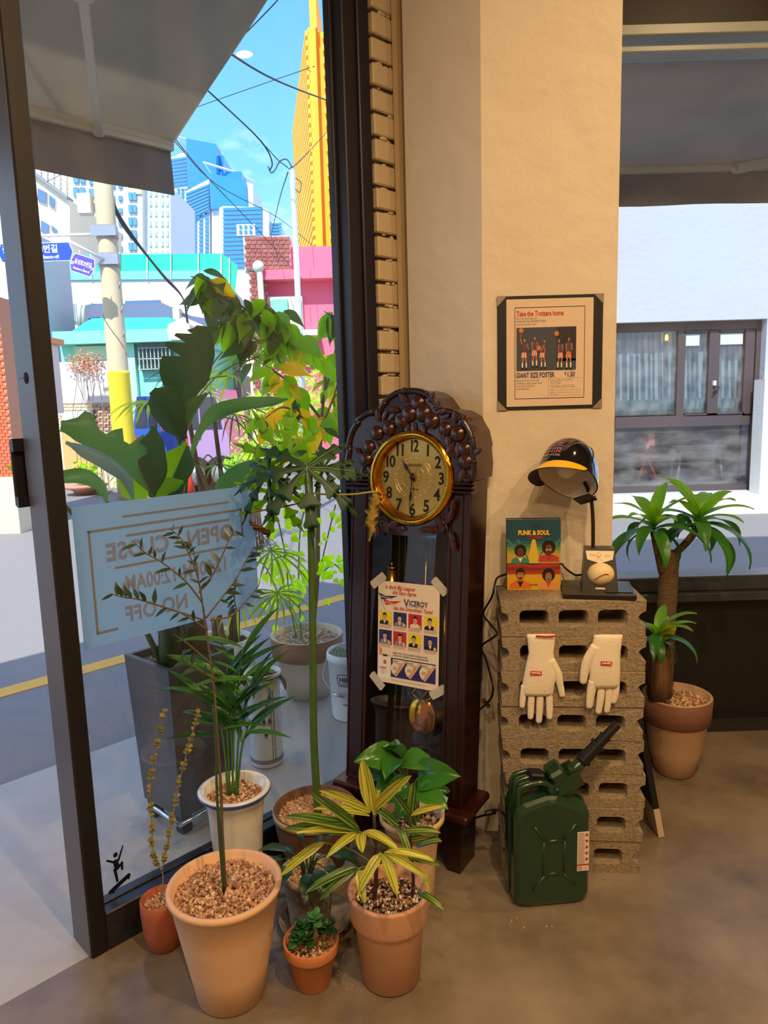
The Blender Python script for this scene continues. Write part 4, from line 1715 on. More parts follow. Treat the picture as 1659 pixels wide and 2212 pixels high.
BL = [
    ([(388, 950, 2.42), (398, 868, 2.40), (411, 815, 2.38), (424, 768, 2.36), (433, 732, 2.34), (436, 704, 2.33)], [6, 40, 64, 66, 50, 10], [8, 20, 44, 42, 30, 16], BOPD, .25, .25, [(.55, -1, .45), (.70, -1, .45), (.85, -1, .4)]),
    ([(398, 950, 2.40), (382, 925, 2.36), (362, 890, 2.33), (342, 862, 2.31), (326, 846, 2.30)], [8, 34, 40, 30, 6], [8, 22, 38, 40, 12], BOPD, -.4, .3, None),
    ([(388, 960, 2.42), (400, 920, 2.40), (420, 880, 2.38), (448, 850, 2.37)], [4, 20, 18, 4], [4, 18, 16, 4], BOPM, .6, .5, None),
    ([(405, 1010, 2.46), (432, 935, 2.46), (470, 893, 2.45), (530, 878, 2.44), (580, 872, 2.43), (622, 862, 2.42)], [3, 8, 18, 18, 14, 2], [3, 10, 22, 12, 10, 2], BOPM, .5, .5, None),
    ([(332, 1072, 2.30), (308, 1020, 2.27), (270, 978, 2.22), (225, 948, 2.18), (178, 926, 2.14), (132, 915, 2.10)], [4, 24, 30, 34, 30, 16], [6, 52, 66, 26, 26, 8], BOPM, .3, .25, [(.42, 1, .35), (.62, 1, .5), (.78, 1, 1.7)]),
    ([(328, 1075, 2.3), (340, 1020, 2.28), (338, 965, 2.26), (333, 920, 2.25)], [6, 40, 40, 6], [6, 22, 18, 4], BOPD, .2, .2, [(.66, -1, .5)]),
    ([(290, 1085, 2.26), (276, 1035, 2.22), (238, 1000, 2.16), (190, 975, 2.12), (142, 955, 2.08)], [3, 14, 20, 18, 4], [3, 12, 16, 14, 4], BOPB, .5, .3, None),
    ([(312, 1085, 2.34), (298, 1055, 2.34), (283, 1025, 2.34), (268, 1003, 2.34)], [10, 36, 30, 8], [8, 30, 34, 10], BOPL, .2, .2, None),
    ([(345, 1085, 2.38), (362, 1040, 2.37), (382, 1000, 2.36), (402, 955, 2.35)], [8, 30, 32, 4], [6, 20, 22, 4], BOPL, .1, .3, None),
    ([(352, 1090, 2.36), (372, 1040, 2.34), (390, 1000, 2.33), (404, 962, 2.32)], [2, 4, 4, 2], [6, 26, 30, 6], BOPD, -.3, .3, None),
    ([(232, 1085, 2.12), (216, 1050, 2.10), (182, 1030, 2.07), (140, 1030, 2.04), (100, 1042, 2.0)], [4, 12, 16, 14, 3], [4, 16, 22, 18, 4], BOPM, .4, .3, None),
    ([(462, 1075, 2.5), (490, 1046, 2.5), (525, 1025, 2.5), (560, 1008, 2.5), (592, 998, 2.5)], [5, 22, 26, 20, 3], [5, 18, 22, 20, 3], BOPM, .5, .2, None),
    ([(335, 1090, 2.32), (352, 1062, 2.31), (372, 1050, 2.3), (396, 1040, 2.29)], [6, 22, 20, 4], [4, 14, 14, 3], BOPL, .3, .3, None),
    ([(100, 1048, 2.0), (62, 1030, 1.98), (38, 1018, 1.97), (14, 1006, 1.96)], [6, 9, 8, 2], [6, 9, 8, 2], BOPL, .4, .3, None),
]
root0 = atY(390, 1400, 2.35) - o
for (pts, wl, wr, m, roll, fold, nt) in BL:
    pix_leaf(bp, pts, wl, wr, m, roll, fold, notch=nt, o=o)
    p0 = atY(*pts[0]) - o
    b0 = Vector((max(-.06, min(.06, root0.x * .4 + p0.x * .12)), max(-.06, min(.06, p0.y * .2)), ht - .035))
    mid = b0.lerp(p0, .55) + Vector((-.25 * (p0.x - b0.x) * .3, 0, .05))
    stem(bp, [b0, mid, p0], (.011, .005), mat('petiole green', '3c5a30', .45), n=6)
for (x, y, hh) in ((-.055, -.04, .13), (.03, -.05, .17), (.0, .03, .15)):
    g = G()
    g.tube([R @ Vector((x, y, ht - .04)), R @ Vector((x * 1.1, y * 1.1, ht + hh * .5)), R @ Vector((x * 1.3, y, ht + hh))], [.040, .036, .020], 10)
    g.build('leaf_sheath', mat('sheath green', '2f3f24', .5, var=.5, vs=30, col2='5a6a34', stretch=(1, 1, .2)), bp)
q = [(238 + 60, 1368, 2.22), (300, 1352, 2.22), (345, 1345, 2.22), (372, 1352, 2.22)]
pix_leaf(bp, q, [3, 9, 10, 3], [3, 9, 10, 3], leafmat('yellow strap', 'b9b42c', '9fa82c', .5), .6, .3, o=o)

# ------------------------------------------------------------------ fan palms in a white pot (outside)
PALM = [leafmat('fan palm green', '5f8a3a', '7aa83c', .45, .45), leafmat('fan palm lime', 'a8c83a', '8fb83a', .5, .45), leafmat('fan palm dry', '8a6a42', '6a5038', .2, .6)]


def fan_mesh(name, m, n, L, W, spread, droop, seed):
    rr = random.Random(seed)
    g = G()
    for i in range(n):
        a = -spread / 2 + spread * i / (n - 1)
        l = L * (1 - .25 * abs(a / (spread / 2)) ** 2) * rr.uniform(.9, 1.08)
        dx, dy = math.sin(a), math.cos(a)
        sp, ws = [], []
        dd = droop * rr.uniform(.6, 1.3)
        for k in range(6):
            t = k / 5
            s = l * (t - .12 * t * t * dd)
            sp.append((dx * s, dy * s, .05 * L * math.sin(i * 2.1) * .3 - dd * l * .45 * t ** 2.6))
            ws.append(W * (.35 + 1.1 * t if t < .45 else (.85 if t < .7 else .85 * (1 - t) / .3 + .08)))
        ribbon(g, sp, ws, Vector((dy, -dx, .25 * (-1) ** i)), 1, .25)
    return g.mesh(name, m)


PF = [fan_mesh('frond', PALM[0], 19, .30, .018, 4.6, .9, 1), fan_mesh('frond', PALM[1], 17, .28, .017, 4.2, 1.1, 2), fan_mesh('frond', PALM[2], 11, .22, .011, 2.6, 1.3, 3)]
o = Vector((-.72, 3.12, 0))
fp = thing('potted_fan_palm', 'clump of thin-trunked fan palms in a white round pot outside the window', 'potted plant', o)
pot(fp, [(.07, 0), (.105, .05), (.125, .15), (.128, .25), (.118, .33)], mat('white glazed pot', 'e4e0d6', .4, bump=.1, bs=14), soil=.31)
pebbles('soil', fp, (0, 0, .305), .105, 250, [mat('soil', '3d2b20', .95), M_PEB[2]], .008, 5)
TR = mat('palm trunk', '6a5a48', .9, var=.6, vs=40, col2='3f342a')
crowns = []
for (bx, by, tx, ty, tY) in ((-.04, 0, 405, 885, 3.15), (.03, .02, 462, 900, 3.25), (0, -.04, 545, 1215, 3.0), (.05, .0, 430, 1010, 3.1)):
    tp = atY(tx, ty, tY) - o
    stem(fp, [(bx, by, .3), (bx * 1.2, by, .3 + (tp.z - .3) * .5), tp], (.016, .009), TR, 'trunk')
    crowns.append(tp)
fans = [(0, 555, 772, 3.1, 0, .95, (0.2, -.6, .3)), (0, 492, 812, 3.25, 1, .8, (-.5, -.5, .3)), (0, 388, 806, 3.1, 2, .75, (-.7, -.3, .2)), (0, 330, 868, 3.0, 1, .75, (-.8, -.4, .1)), (1, 600, 905, 3.2, 0, .85, (.6, -.5, .0)),
        (1, 505, 896, 3.1, 2, .9, (.6, -.5, -.1)), (1, 560, 965, 3.15, 1, .6, (.5, -.6, -.2)), (0, 430, 835, 3.2, 1, .6, (-.1, -.5, .6)), (3, 352, 985, 3.0, 0, .7, (-.6, -.6, .1)), (3, 470, 1005, 3.1, 0, .55, (.4, -.6, 0)),
        (3, 300, 1010, 2.95, 1, .6, (-.7, -.5, 0)), (2, 585, 1190, 2.95, 0, .7, (.6, -.4, -.2)), (2, 520, 1290, 2.95, 1, .6, (-.2, -.7, -.2)), (2, 600, 1280, 2.95, 0, .6, (.5, -.6, -.4)), (0, 530, 720, 3.15, 1, .5, (0, -.2, .9)),
        (1, 450, 850, 3.2, 1, .55, (-.2, -.4, .5)), (2, 560, 1160, 2.9, 2, .5, (.2, -.7, .1))]
for (ci, x, y, Y, kind, s, d) in fans:
    hp = atY(x, y, Y + (-.24 if y > 1100 else .16 + .3 * max(0, min(1, (x - 530) / 60)))) - o
    stem(fp, [crowns[ci], crowns[ci].lerp(hp, .5) + Vector((0, 0, .05)), hp], .0032, mat('palm petiole', '6a8a44', .5), 'petiole', 5)
    obj('frond', PF[kind], fp, aim(hp, d, (0, 0, 1) if abs(d[2]) < .8 else (0, 1, 0), s))

# ------------------------------------------------------------------ brown and cream pot with weeping fig and shrub (outside)
o = Vector((-.375, 3.27, 0))
fg = thing('potted_weeping_fig', 'weeping fig with yellowing leaves and a lime shrub in a brown-banded cream pot outside', 'potted plant', o)
M_CRP = mat('cream clay pot', 'd9c6ac', .8, var=.2, vs=20, col2='cdb595')
M_BRB = mat('brown clay band', 'a57a5c', .8, var=.5, vs=30, col2='8a6148', stretch=(.3, .3, 12))
pot(fg, [(.10, 0), (.128, .1), (.145, .19), (.160, .20), (.166, .29)], M_CRP, soil=.262)
band(fg, [(.146, .192), (.163, .196), (.169, .288), (.160, .289)], M_BRB, 'brown_band')
pebbles('gravel', fg, (0, 0, .262), .150, 700, [M_PEB[1], M_GREYP[1], M_PEB[0]], .0075, 8)
FIGD, FIGG, FIGY, FIGL = leafmat('fig dark', '2c5a34', '3f7038', .35), leafmat('fig green', '64a82c', '8ac42c', .6), leafmat('fig yellow', 'f0d41e', 'e0bc1c', .55, .5), leafmat('fig lime', '9ad82c', 'b4e83c', .6)
BRK_ = mat('fig bark', '8a7a5c', .85, var=.4, vs=40, col2='6a5a44')
prof = [.06, .75, 1.0, .95, .72, .4, .12, .03]
FM_ = [leaf_mesh('leaf', .12, .056, m, prof, .55, .25, 8, 1, seed=i) for i, m in enumerate((FIGD, FIGG, FIGY))]
FL_ = leaf_mesh('leaf', .045, .03, FIGL, [.1, .9, 1, .75, .35, .02], .4, .2, 5, 1)
tr0 = [(0.02, .0, .25)]
tp = [atY(x, y, Y) - o for (x, y, Y) in ((684, 1250, 3.25), (686, 1120, 3.22), (688, 1010, 3.2), (695, 900, 3.18))]
stem(fg, [(.02, 0, .25)] + tp, (.014, .010), BRK_, 'trunk')
branches = [
    [(695, 900, 3.18), (700, 800, 3.16), (640, 745, 3.1), (560, 690, 3.05), (500, 645, 3.0), (440, 605, 2.98), (412, 597, 2.97)],
    [(700, 800, 3.16), (660, 735, 3.1), (610, 690, 3.05), (575, 655, 3.0)],
    [(690, 900, 3.18), (640, 840, 3.1), (590, 800, 3.0), (540, 770, 3.0)],
    [(695, 870, 3.18), (720, 780, 3.2), (730, 700, 3.2), (700, 672, 3.2)],
    [(690, 950, 3.18), (650, 900, 3.0), (610, 880, 2.95), (570, 905, 2.9)],
    [(690, 930, 3.2), (720, 860, 3.2), (735, 800, 3.2)],
    [(688, 1000, 3.2), (660, 960, 3.1), (630, 950, 3.05), (600, 960, 3.0)],
    [(560, 690, 3.05), (530, 680, 3.0), (495, 690, 3.0), (470, 700, 2.98)],
    [(500, 645, 3.0), (470, 650, 2.98), (440, 640, 2.97), (410, 640, 2.97)],
    [(610, 690, 3.05), (580, 668, 3.02), (545, 645, 3.0)],
    [(640, 745, 3.1), (600, 740, 3.05), (560, 735, 3.0), (520, 725, 3.0)],
]
rr = random.Random(21)
for bi, bpts in enumerate(branches):
    # the crown leans towards the window, in front of the fan palms
    c = catmull([atY(x_, y_, Y_ - .36 * max(0, min(1, (715 - x_) / 70))) - o for (x_, y_, Y_) in bpts], 6)
    g = G()
    g.tube(c, [.007 - .005 * i / (len(c) - 1) for i in range(len(c))], 5)
    g.build('branch', BRK_, fg)
    nl = [34, 20, 18, 22, 18, 20, 20, 13, 13, 10, 16][bi]
    for i in range(nl):
        t = rr.uniform(.12, 1.0) if bi else rr.uniform(.3, 1)
        p = c[min(len(c) - 1, int(t * (len(c) - 1)))]
        p = p + Vector((rr.uniform(-.03, .03), rr.uniform(-.04, .04), rr.uniform(-.02, .02)))
        d = Vector((rr.uniform(-.8, .6), rr.uniform(-.5, .4), rr.uniform(-1.2, .05)))
        pxx = 829.5 + FPX * ((p + o - CAMP).dot(RGT)) / ((p + o - CAMP).dot(FWD))
        low = (p + o).z < 1.55 and pxx > 590
        k = 2 if (low and rr.random() < .38) or rr.random() < .03 else (1 if (pxx > 560 and rr.random() < .75) or rr.random() < .25 else 0)
        obj('leaf', FM_[k], fg, aim(p, d, (rr.uniform(-.6, .6), -.7, rr.uniform(.2, 1)), rr.uniform(.7, 1.15)))
# lime shrub stems
for (pts) in ([(640, 1380, 3.27), (626, 1300, 3.2), (616, 1200, 3.1), (600, 1120, 3.05)], [(650, 1380, 3.27), (645, 1250, 3.25), (648, 1150, 3.2), (660, 1090, 3.2)],
              [(670, 1375, 3.3), (690, 1240, 3.25), (710, 1150, 3.2), (725, 1090, 3.2)], [(616, 1200, 3.1), (590, 1210, 3.0), (575, 1240, 3.0)], [(690, 1240, 3.25), (720, 1220, 3.2), (735, 1230, 3.2)],
              [(645, 1250, 3.25), (620, 1270, 3.2), (600, 1300, 3.15)]):
    P = [atY(*q) - o for q in pts]
    P[0].z = max(P[0].z, .25)
    c = catmull(P, 6)
    g = G()
    g.tube(c, .0035, 5)
    g.build('branch', mat('shrub twig', '7a9a5a', .7), fg)
    for i in range(27):
        p = c[rr.randrange(len(c) // 4, len(c))] + Vector((rr.uniform(-.07, .07), rr.uniform(-.06, .06), rr.uniform(-.05, .05)))
        obj('leaf', FL_, fg, aim(p, (rr.uniform(-1, 1), rr.uniform(-.5, .5), rr.uniform(-1, .1)), (0, -.8, .5), rr.uniform(.6, 1.1)))

# ------------------------------------------------------------------ blue and white porcelain cylinder (outside)
o = Vector((-.471, 2.614, 0))
pcy = thing('porcelain_planter', 'tall white porcelain cylinder painted with blue bamboo, wilted plant on top', 'potted plant', o)
M_PORC = mat('porcelain white', 'd9d8d0', .2, coat=.5)
M_COB = mat('cobalt paint', '27386e', .3)
pot(pcy, [(.056, 0), (.061, .006), (.061, .34), (.068, .352), (.069, .36)], M_PORC, soil=.335)
for z in (.02, .028, .345):
    band(pcy, [(.0605, z), (.0622 if z < .3 else .0668, z), (.0622 if z < .3 else .0668, z + .004), (.0605, z + .004)], M_COB, 'painted_ring')
g = G()


def on_cyl(a, z, r=.0618):
    return Vector((r * math.sin(a), -r * math.cos(a), z))


for a0 in (.55, .72):
    for k in range(5):
        z0 = .03 + k * .055
        g.tube([on_cyl(a0, z0), on_cyl(a0 + .02, z0 + .05)], .0012, 4)
for (a0, z0) in ((.2, .15), (.45, .20), (.3, .27), (.1, .20), (.5, .29)):
    for k in range(6):
        w = -1.2 + k * .48
        g.tube([on_cyl(a0, z0), on_cyl(a0 + .26 * math.sin(w) * .6, z0 - .012 - .022 * abs(math.cos(w)))], [.0022, .0005], 4)
g.build('painted_bamboo', M_COB, pcy)
pebbles('soil', pcy, (0, 0, .335), .055, 120, [MATS['soil'], M_PEB[2]], .007, 15)
wl = leafmat('wilted leaf', '7a9a3c', '9a8a5c', .3, .6)
wm = leaf_mesh('leaf', .075, .045, wl, None, 1.4, .2, 7, 1)
wd = leaf_mesh('leaf', .08, .03, mat('dead leaf', '6a5a48', .9), None, 1.9, .4, 7, 1, wave=.1)
for i in range(9):
    a = i * .75
    p = Vector((.03 * math.cos(a), .03 * math.sin(a), .345))
    obj('leaf', wm if i % 2 else wd, pcy, aim(p, (math.cos(a), math.sin(a), .35), (0, 0, 1), rr.uniform(.8, 1.3)))

# ------------------------------------------------------------------ white plastic bucket with cactus (outside)
o = Vector((-.16, 3.02, 0))
bk = thing('plastic_bucket', 'white plastic paint bucket planted with a small cactus outside the window', 'bucket', o)
M_BKT = mat('bucket plastic', 'e9eaee', .35)
pot(bk, [(.086, 0), (.088, .005), (.100, .255), (.105, .256), (.106, .275), (.103, .29)], M_BKT, soil=.25, wall=.005)
g = G()
for k in range(-3, 4):
    pass
g.tube(catmull([Vector((-.104, .0, .262)), Vector((-.118, -.05, .19)), Vector((-.06, -.098, .13)), Vector((.02, -.105, .12)), Vector((.1, -.06, .19)), Vector((.104, 0, .262))]), .0022, 5)
g.tube([(-.075, -.097, .133), (-.03, -.1035, .124)], .0075, 8)
g.build('handle', mat('wire handle', 'c9ccd2', .3, metal=.6), bk)


def wrap_text(parent, txt, r0, ac, z, size, m, sx=1.0, bold=0, name='lettering', slope=0.0):
    me = text_mesh(txt, m, size, bold, 'LEFT', sx)
    for v in me.vertices:
        a = ac + v.co.x / r0
        rad = r0 + slope * (v.co.z + z)
        v.co = (rad * math.sin(a), -rad * math.cos(a), v.co.z + z)
    return obj(name, me, parent)


M_INK = mat('ink black', '1b1c20', .6)
wrap_text(bk, 'HIBROW', .0885, -.52, .182, .028, M_INK, .9, .0008, slope=.048)
wrap_text(bk, 'FURNITURE', .0885, -.60, .160, .0115, M_INK, 1.0, .0002, slope=.048)
wrap_text(bk, 'CARGO', .0885, -.40, .075, .013, M_INK, 1.0, .0003, slope=.048)
g = G()
pts = [(-.62, .20), (-.57, .213), (.2, .213), (.2, .174), (-.57, .174), (-.62, .187)]
pv = [Vector(((.0892 + .048 * z) * math.sin(a), -(.0892 + .048 * z) * math.cos(a), z)) for a, z in
      [(-.62 + .05 * min(1, i / 2) + .8 * max(0, i - 2) / 8, .2 + .0065 * min(2, i)) for i in range(11)]]
pv2 = [Vector((v.x, v.y, .387 - v.z)) for v in pv]
g.tube(pv, .0011, 4)
g.tube(pv2, .0011, 4)
g.tube([pv[0], pv2[0]], .0011, 4)
g.build('badge_outline', M_INK, bk)
pebbles('soil', bk, (0, 0, .25), .093, 160, [MATS['soil'], M_PEB[0], MATS['perlite']], .008, 16)
g = G()
g.sph((-.055, -.02, .275), .038, 16, 10, sc=(1, 1, .85))
for k in range(14):
    a = k * .449
    g.tube([Vector((-.055, -.02, .275)) + Vector((.039 * math.cos(a) * math.cos(e), .039 * math.sin(a) * math.cos(e), .034 * math.sin(e))) for e in (-.3, .3, .8, 1.3)], .0025, 4)
g.build('cactus', mat('cactus grey', '9aa48c', .8, bump=.3, bs=200), bk)

# ------------------------------------------------------------------ longcase clock
CYAW = -31.4
CX_ = Vector((math.cos(math.radians(CYAW)), math.sin(math.radians(CYAW)), 0))
CB_ = Vector((-CX_.y, CX_.x, 0))
TB = .10
OC = Vector((.187, 1.901, 0)) - CX_ * .195
SH = Matrix(((1, 0, 0, 0), (0, 1, TB, 0), (0, 0, 1, 0), (0, 0, 0, 1)))
CN_ = CX_.cross(Vector((0, 0, 1)) + CB_ * TB).normalized()
CW = T(OC) @ RZ(CYAW) @ SH


def cloc(x, y, back=0.0):
    d = onp(x, y, OC + CB_ * back, CN_) - OC - CB_ * back
    return (d - CB_ * (TB * d.z)).dot(CX_), d.z


ck = thing('longcase_clock', 'dark carved wooden longcase clock with a gold dial leaning on the pillar', 'clock', OC, CYAW)
M_GOLD = mat('polished gold', 'e0a030', .12, metal=1.0)
M_DIAL = mat('dial gold', 'cfa95a', .28, metal=.75, var=.25, vs=3, col2='b98f3c')
M_BRASS = mat('brass', 'c8a040', .25, metal=1.0)
M_WOODR = mat('clock wood red', '36130f', .3, var=.5, vs=14, col2='200b09', coat=.3)
M_WIN = M_WIN
M_IN = mat('clock interior', '1e0e0c', .6)
cs = G()
cs.box(-.195, -.182, .004, .105, .2, 1.12, SH)
cs.box(.182, .195, .004, .105, .2, 1.12, SH)
cs.box(-.182, .182, .095, .105, .2, 1.12, SH, mi=1)
cs.box(-.182, .182, .0, .095, .2, .212, SH)
cs.build('case', [WOOD, M_IN], ck)
for sx in (-1, 1):
    g = G()
    x0, x1 = sorted((sx * .132, sx * .196))
    g.box(x0, x1, -.006, .012, .2, 1.10, SH, bev=.003)
    g.box(sx * .158 - .016, sx * .158 + .016, -.010, -.006, .22, 1.085, SH, bev=.002)
    st = g.build('door_stile', WOOD, ck)
    g = G()
    for xx in (.134, .193):
        g.box(sx * xx - .0022, sx * xx + .0022, -.0095, -.005, .205, 1.09, SH)
    g.build('bead', M_WOODR, st)
    g = G()
    for k in range(3):
        g.box(sx * .164 - .042, sx * .164 + .042, -.026, .012, 1.088 + k * .012, 1.097 + k * .012, SH, bev=.004)
    g.build('capital', WOOD, ck)
g = G()
g.box(-.132, .132, -.004, .012, .2, .245, SH, bev=.003)
g.build('door_rail', WOOD, ck)
g = G()
g.box(-.132, .132, .0, .003, .245, 1.0, SH)
g.build('door_glass', glassmat('clock glass', (.95, .95, .95), refl=1.3), ck)
g = G()
g.box(-.228, .228, -.042, .125, .176, .2, SH, bev=.006)
g.box(-.21, .21, -.025, .115, .166, .176, SH)
g.build('plinth_ledge', M_WOODR, ck)
ap = [(-.19, 0), (-.150, 0), (-.138, .045), (-.10, .075), (-.05, .088), (.05, .088), (.10, .075), (.138, .045), (.150, 0), (.19, 0), (.19, .168), (-.19, .168)]
g = G()
g.prism(ap, .012, .03, SH)
g.build('apron', WOOD, ck)
for sx in (-1, 1):
    g = G()
    g.box(sx * .18 - .010, sx * .18 + .010, .03, .112, 0, .168, SH)
    g.build('foot', WOOD, ck)
# hood
half = [(.204, 1.124), (.206, 1.16), (.200, 1.205), (.203, 1.215), (.192, 1.255), (.172, 1.285), (.168, 1.295), (.135, 1.312), (.098, 1.318), (.092, 1.326), (.072, 1.350), (.045, 1.366), (.018, 1.372)]
out = half + [(-x, z) for (x, z) in reversed(half)]
DX, DZ, DR = .012, 1.128, .134
g = G()
low = [(-.131, .985), (.131, .985), (.131, 1.124)] + out[:]
plate = [(x, z) for (x, z) in ([(.131, .992), (.131, 1.124)] + out + [(-.131, 1.124), (-.131, .992), (-.10, .972), (-.05, .962), (.05, .962), (.10, .972)])]
circ = [(DX + DR * math.cos(i * math.tau / 48), DZ + DR * math.sin(i * math.tau / 48)) for i in range(48)]
me = shape_mesh('hood_plate', [plate, circ], WOOD, .008)
me.transform(SH @ T(0, -.012, 0))
obj('hood_plate', me, ck)
g = G()
g.prism(out, -.004, .115, SH)
g.build('hood', M_WOODR, ck)
g = G()
mo = catmull([(x, -.020, z) for (x, z) in out], 3)
g.tube([SH @ p for p in mo], .0095, 8)
for i in range(4, len(mo) - 3, 7):
    a, b2 = SH @ mo[i - 1], SH @ mo[i + 1]
    m_ = (a + b2) / 2
    dd = (b2 - a).normalized()
    g.tube([m_ - dd * .003, m_ + dd * .003], .0118, 8)
g.build('hood_moulding', WOOD, ck)


def crop(cx, cy, back=-.02):
    return cloc(740 + cx * .20494, 820 + cy * .20494, back)


M_CARV = mat('carved wood', '3c1915', .22, var=.4, vs=60, col2='240e0c', coat=.4)
for (cx, cy, r) in ((705, 360, 74), (855, 355, 76), (800, 245, 68), (625, 440, 68), (945, 435, 70), (365, 565, 64), (490, 515, 62), (280, 710, 60), (250, 840, 62), (1085, 520, 60), (1215, 570, 68), (1290, 730, 62), (1300, 862, 66)):
    x, z = crop(cx, cy)
    rr_ = r * .20494 / 590
    g = G()
    g.sph((x, -.021, z), rr_, 14, 8, SH, sc=(1, .6, 1))
    f = g.build('carved_fruit', M_CARV, ck)
    g = G()
    a0 = (cx * 7 + cy) % 6
    for k in range(3):
        aa = a0 + (k - 1) * .5
        p0 = Vector((x + rr_ * .95 * math.cos(aa + 1.2), -.024, z + rr_ * .95 * math.sin(aa + 1.2)))
        p1 = Vector((x + rr_ * .2 * math.cos(aa), -.021 - rr_ * .6, z + rr_ * .2 * math.sin(aa)))
        p2 = Vector((x + rr_ * .85 * math.cos(aa - 1.0), -.026, z + rr_ * .85 * math.sin(aa - 1.0)))
        g.tube([SH @ p for p in bez(p0, p1 * 1.0 + (p1 - (p0 + p2) / 2) * .55, p2, 6)], .0012, 4)
    g.build('carved_groove', WOOD, f)
lmesh = leaf_mesh('carved_leaf', .038, .021, M_CARV, [.1, .8, 1, .7, .05], .3, -.35, 5, 1)
for (cx, cy, an, s) in ((900, 235, 45, 1), (690, 240, 135, 1), (975, 350, 10, 1.1), (610, 330, 170, 1.1), (950, 300, 30, .9), (390, 445, 100, 1), (430, 430, 60, .8), (360, 655, -60, 1), (400, 660, -20, .8), (1190, 465, 90, 1), (1235, 470, 50, .9), (1180, 660, -120, 1.1),
                        (1225, 665, -90, 1), (1110, 590, -80, .9), (205, 775, 150, .8), (320, 790, 30, .8), (1240, 800, 170, .9), (1380, 790, 30, .9), (225, 920, -100, 1), (270, 915, -50, .9), (1290, 945, -110, 1), (1340, 945, -60, 1), (700, 455, -100, .9), (840, 460, -70, .9), (760, 440, -90, 1), (1060, 405, 20, .7), (490, 420, 30, .8), (560, 400, 20, .7),
                        # spandrels under the dial
                        (440, 1480, -60, 1.3), (400, 1440, 100, 1.2), (480, 1540, 10, 1.5), (560, 1560, -5, 1.4), (380, 1540, -100, 1.2), (1010, 1600, 170, 1.5), (1100, 1500, 60, 1.5), (1150, 1400, 80, 1.4), (930, 1590, 180, 1.3), (1130, 1600, -70, 1.4), (1160, 1680, -80, 1.3), (1060, 1560, 120, 1.3)):
    x, z = crop(cx, cy)
    a = math.radians(an)
    obj('carved_leaf', lmesh, ck, SH @ aim((x, -.026 if cy < 1100 else -.024, z), (math.cos(a), -.25, math.sin(a)), (0, -1, 0), s * (.74 if cy > 1100 else 1)))
for (cx, cy, sg) in ((240, 985, 1), (1325, 1030, -1), (430, 1510, 1), (1040, 1570, -1), (1090, 1470, 1)):
    x, z = crop(cx, cy)
    g = G()
    g.tube([SH @ Vector((x + sg * (.003 + .0026 * k * .5) * math.cos(k * .7), -.022, z + (.003 + .0026 * k * .5) * math.sin(k * .7))) for k in range(16)], [.0032 - .0001 * k for k in range(16)], 5)
    g.build('carved_scroll', M_CARV, ck)
# dial
DM = SH @ T(DX, 0, DZ)
g = G()
prof = [(.110, -.002), (.113, -.012), (.120, -.018), (.130, -.017), (.137, -.008), (.1385, .004), (.128, .006)]
g.lathe([(r, z) for (r, z) in prof], 56, DM @ T(0, -.014, 0) @ RX(-90), closed=True)
g.build('bezel', M_GOLD, ck)
g = G()
g.lathe([(.0005, 0), (.1295, 0), (.1295, .006), (.0005, .006)], 56, DM @ RX(90), smooth=False)
dial = g.build('dial', M_DIAL, ck)
M_INKC = mat('dial ink', '14100c', .5)
for k in range(1, 13):
    a = math.radians(90 - 30 * k)
    rn = .0905
    me = text_mesh(str(k), M_INKC, .047, .0011, 'CENTER', .86 if k != 12 else .72, thick=.0003, spacing=.82)
    me.transform(DM @ T(rn * math.cos(a), -.0068, rn * math.sin(a) - .017))
    obj('numeral', me, dial)
g = G()
for r in (.1115, .1085):
    g.tube([DM @ Vector((r * math.cos(i * math.tau / 60), -.0064, r * math.sin(i * math.tau / 60))) for i in range(60)], .0003, 4, closed=True)
for i in range(60):
    a = i * math.tau / 60
    if i % 5 == 0:
        g.box(-.0016, .0016, -.0068, -.0061, .1085, .1117, DM @ RY(i * 6))
    else:
        g.box(-.0002, .0002, -.0066, -.0061, .1085, .1115, DM @ RY(i * 6))
g.build('minute_track', M_INKC, dial)
g = G()
M_DLN = mat('dial engraving', 'efd99a', .3, metal=.6)
for r in (.062, .0605, .053, .0515, .036, .018):
    g.tube([DM @ Vector((r * math.cos(i * math.tau / 48), -.0064, r * math.sin(i * math.tau / 48))) for i in range(48)], .0004, 4, closed=True)
for i in range(24):
    g.box(-.0003, .0003, -.0067, -.0061, .016 if i % 2 else .03, .0515, DM @ RY(i * 15))
for i in range(40):
    g.box(-.0016, .0016, -.0066, -.0061, .0545, .0550 + .004 * (i % 2), DM @ RY(i * 9))
    g.box(-.0022, -.0017, -.0066, -.0061, .0545, .0590, DM @ RY(i * 9))
g.build('globe_engraving', M_DLN, dial)
for (txt, z, s, sx) in (('GRAND', .031, .011, 1.25), ('Tri Melody', -.036, .008, .9)):
    me = text_mesh(txt, M_INKC, s, .0001, 'CENTER', sx)
    me.transform(DM @ T(.004, -.0069, z))
    obj('lettering', me, dial)


def hand(name, ang, L_, w):
    g = G()
    pts = [(-.004, -.012), (-w * .35, .012), (-w * .4, L_ * .42), (-w, L_ * .5), (-w * 1.15, L_ * .58), (-w * .3, L_ * .76), (-.0005, L_), (.0005, L_), (w * .3, L_ * .76), (w * 1.15, L_ * .58), (w, L_ * .5), (w * .4, L_ * .42), (w * .35, .012), (.004, -.012)]
    g.prism(pts, -.0105 if name == 'hour_hand' else -.0125, -.0095 if name == 'hour_hand' else -.0115, DM @ RY(ang))
    g.build(name, M_INKC, ck)


hand('hour_hand', -37, .064, .0045)
hand('minute_hand', 184.5, .094, .0038)
g = G()
g.tube([DM @ Vector((0, -.006, 0)), DM @ Vector((0, -.015, 0))], .0062, 16)
g.build('hand_boss', M_INKC, ck)
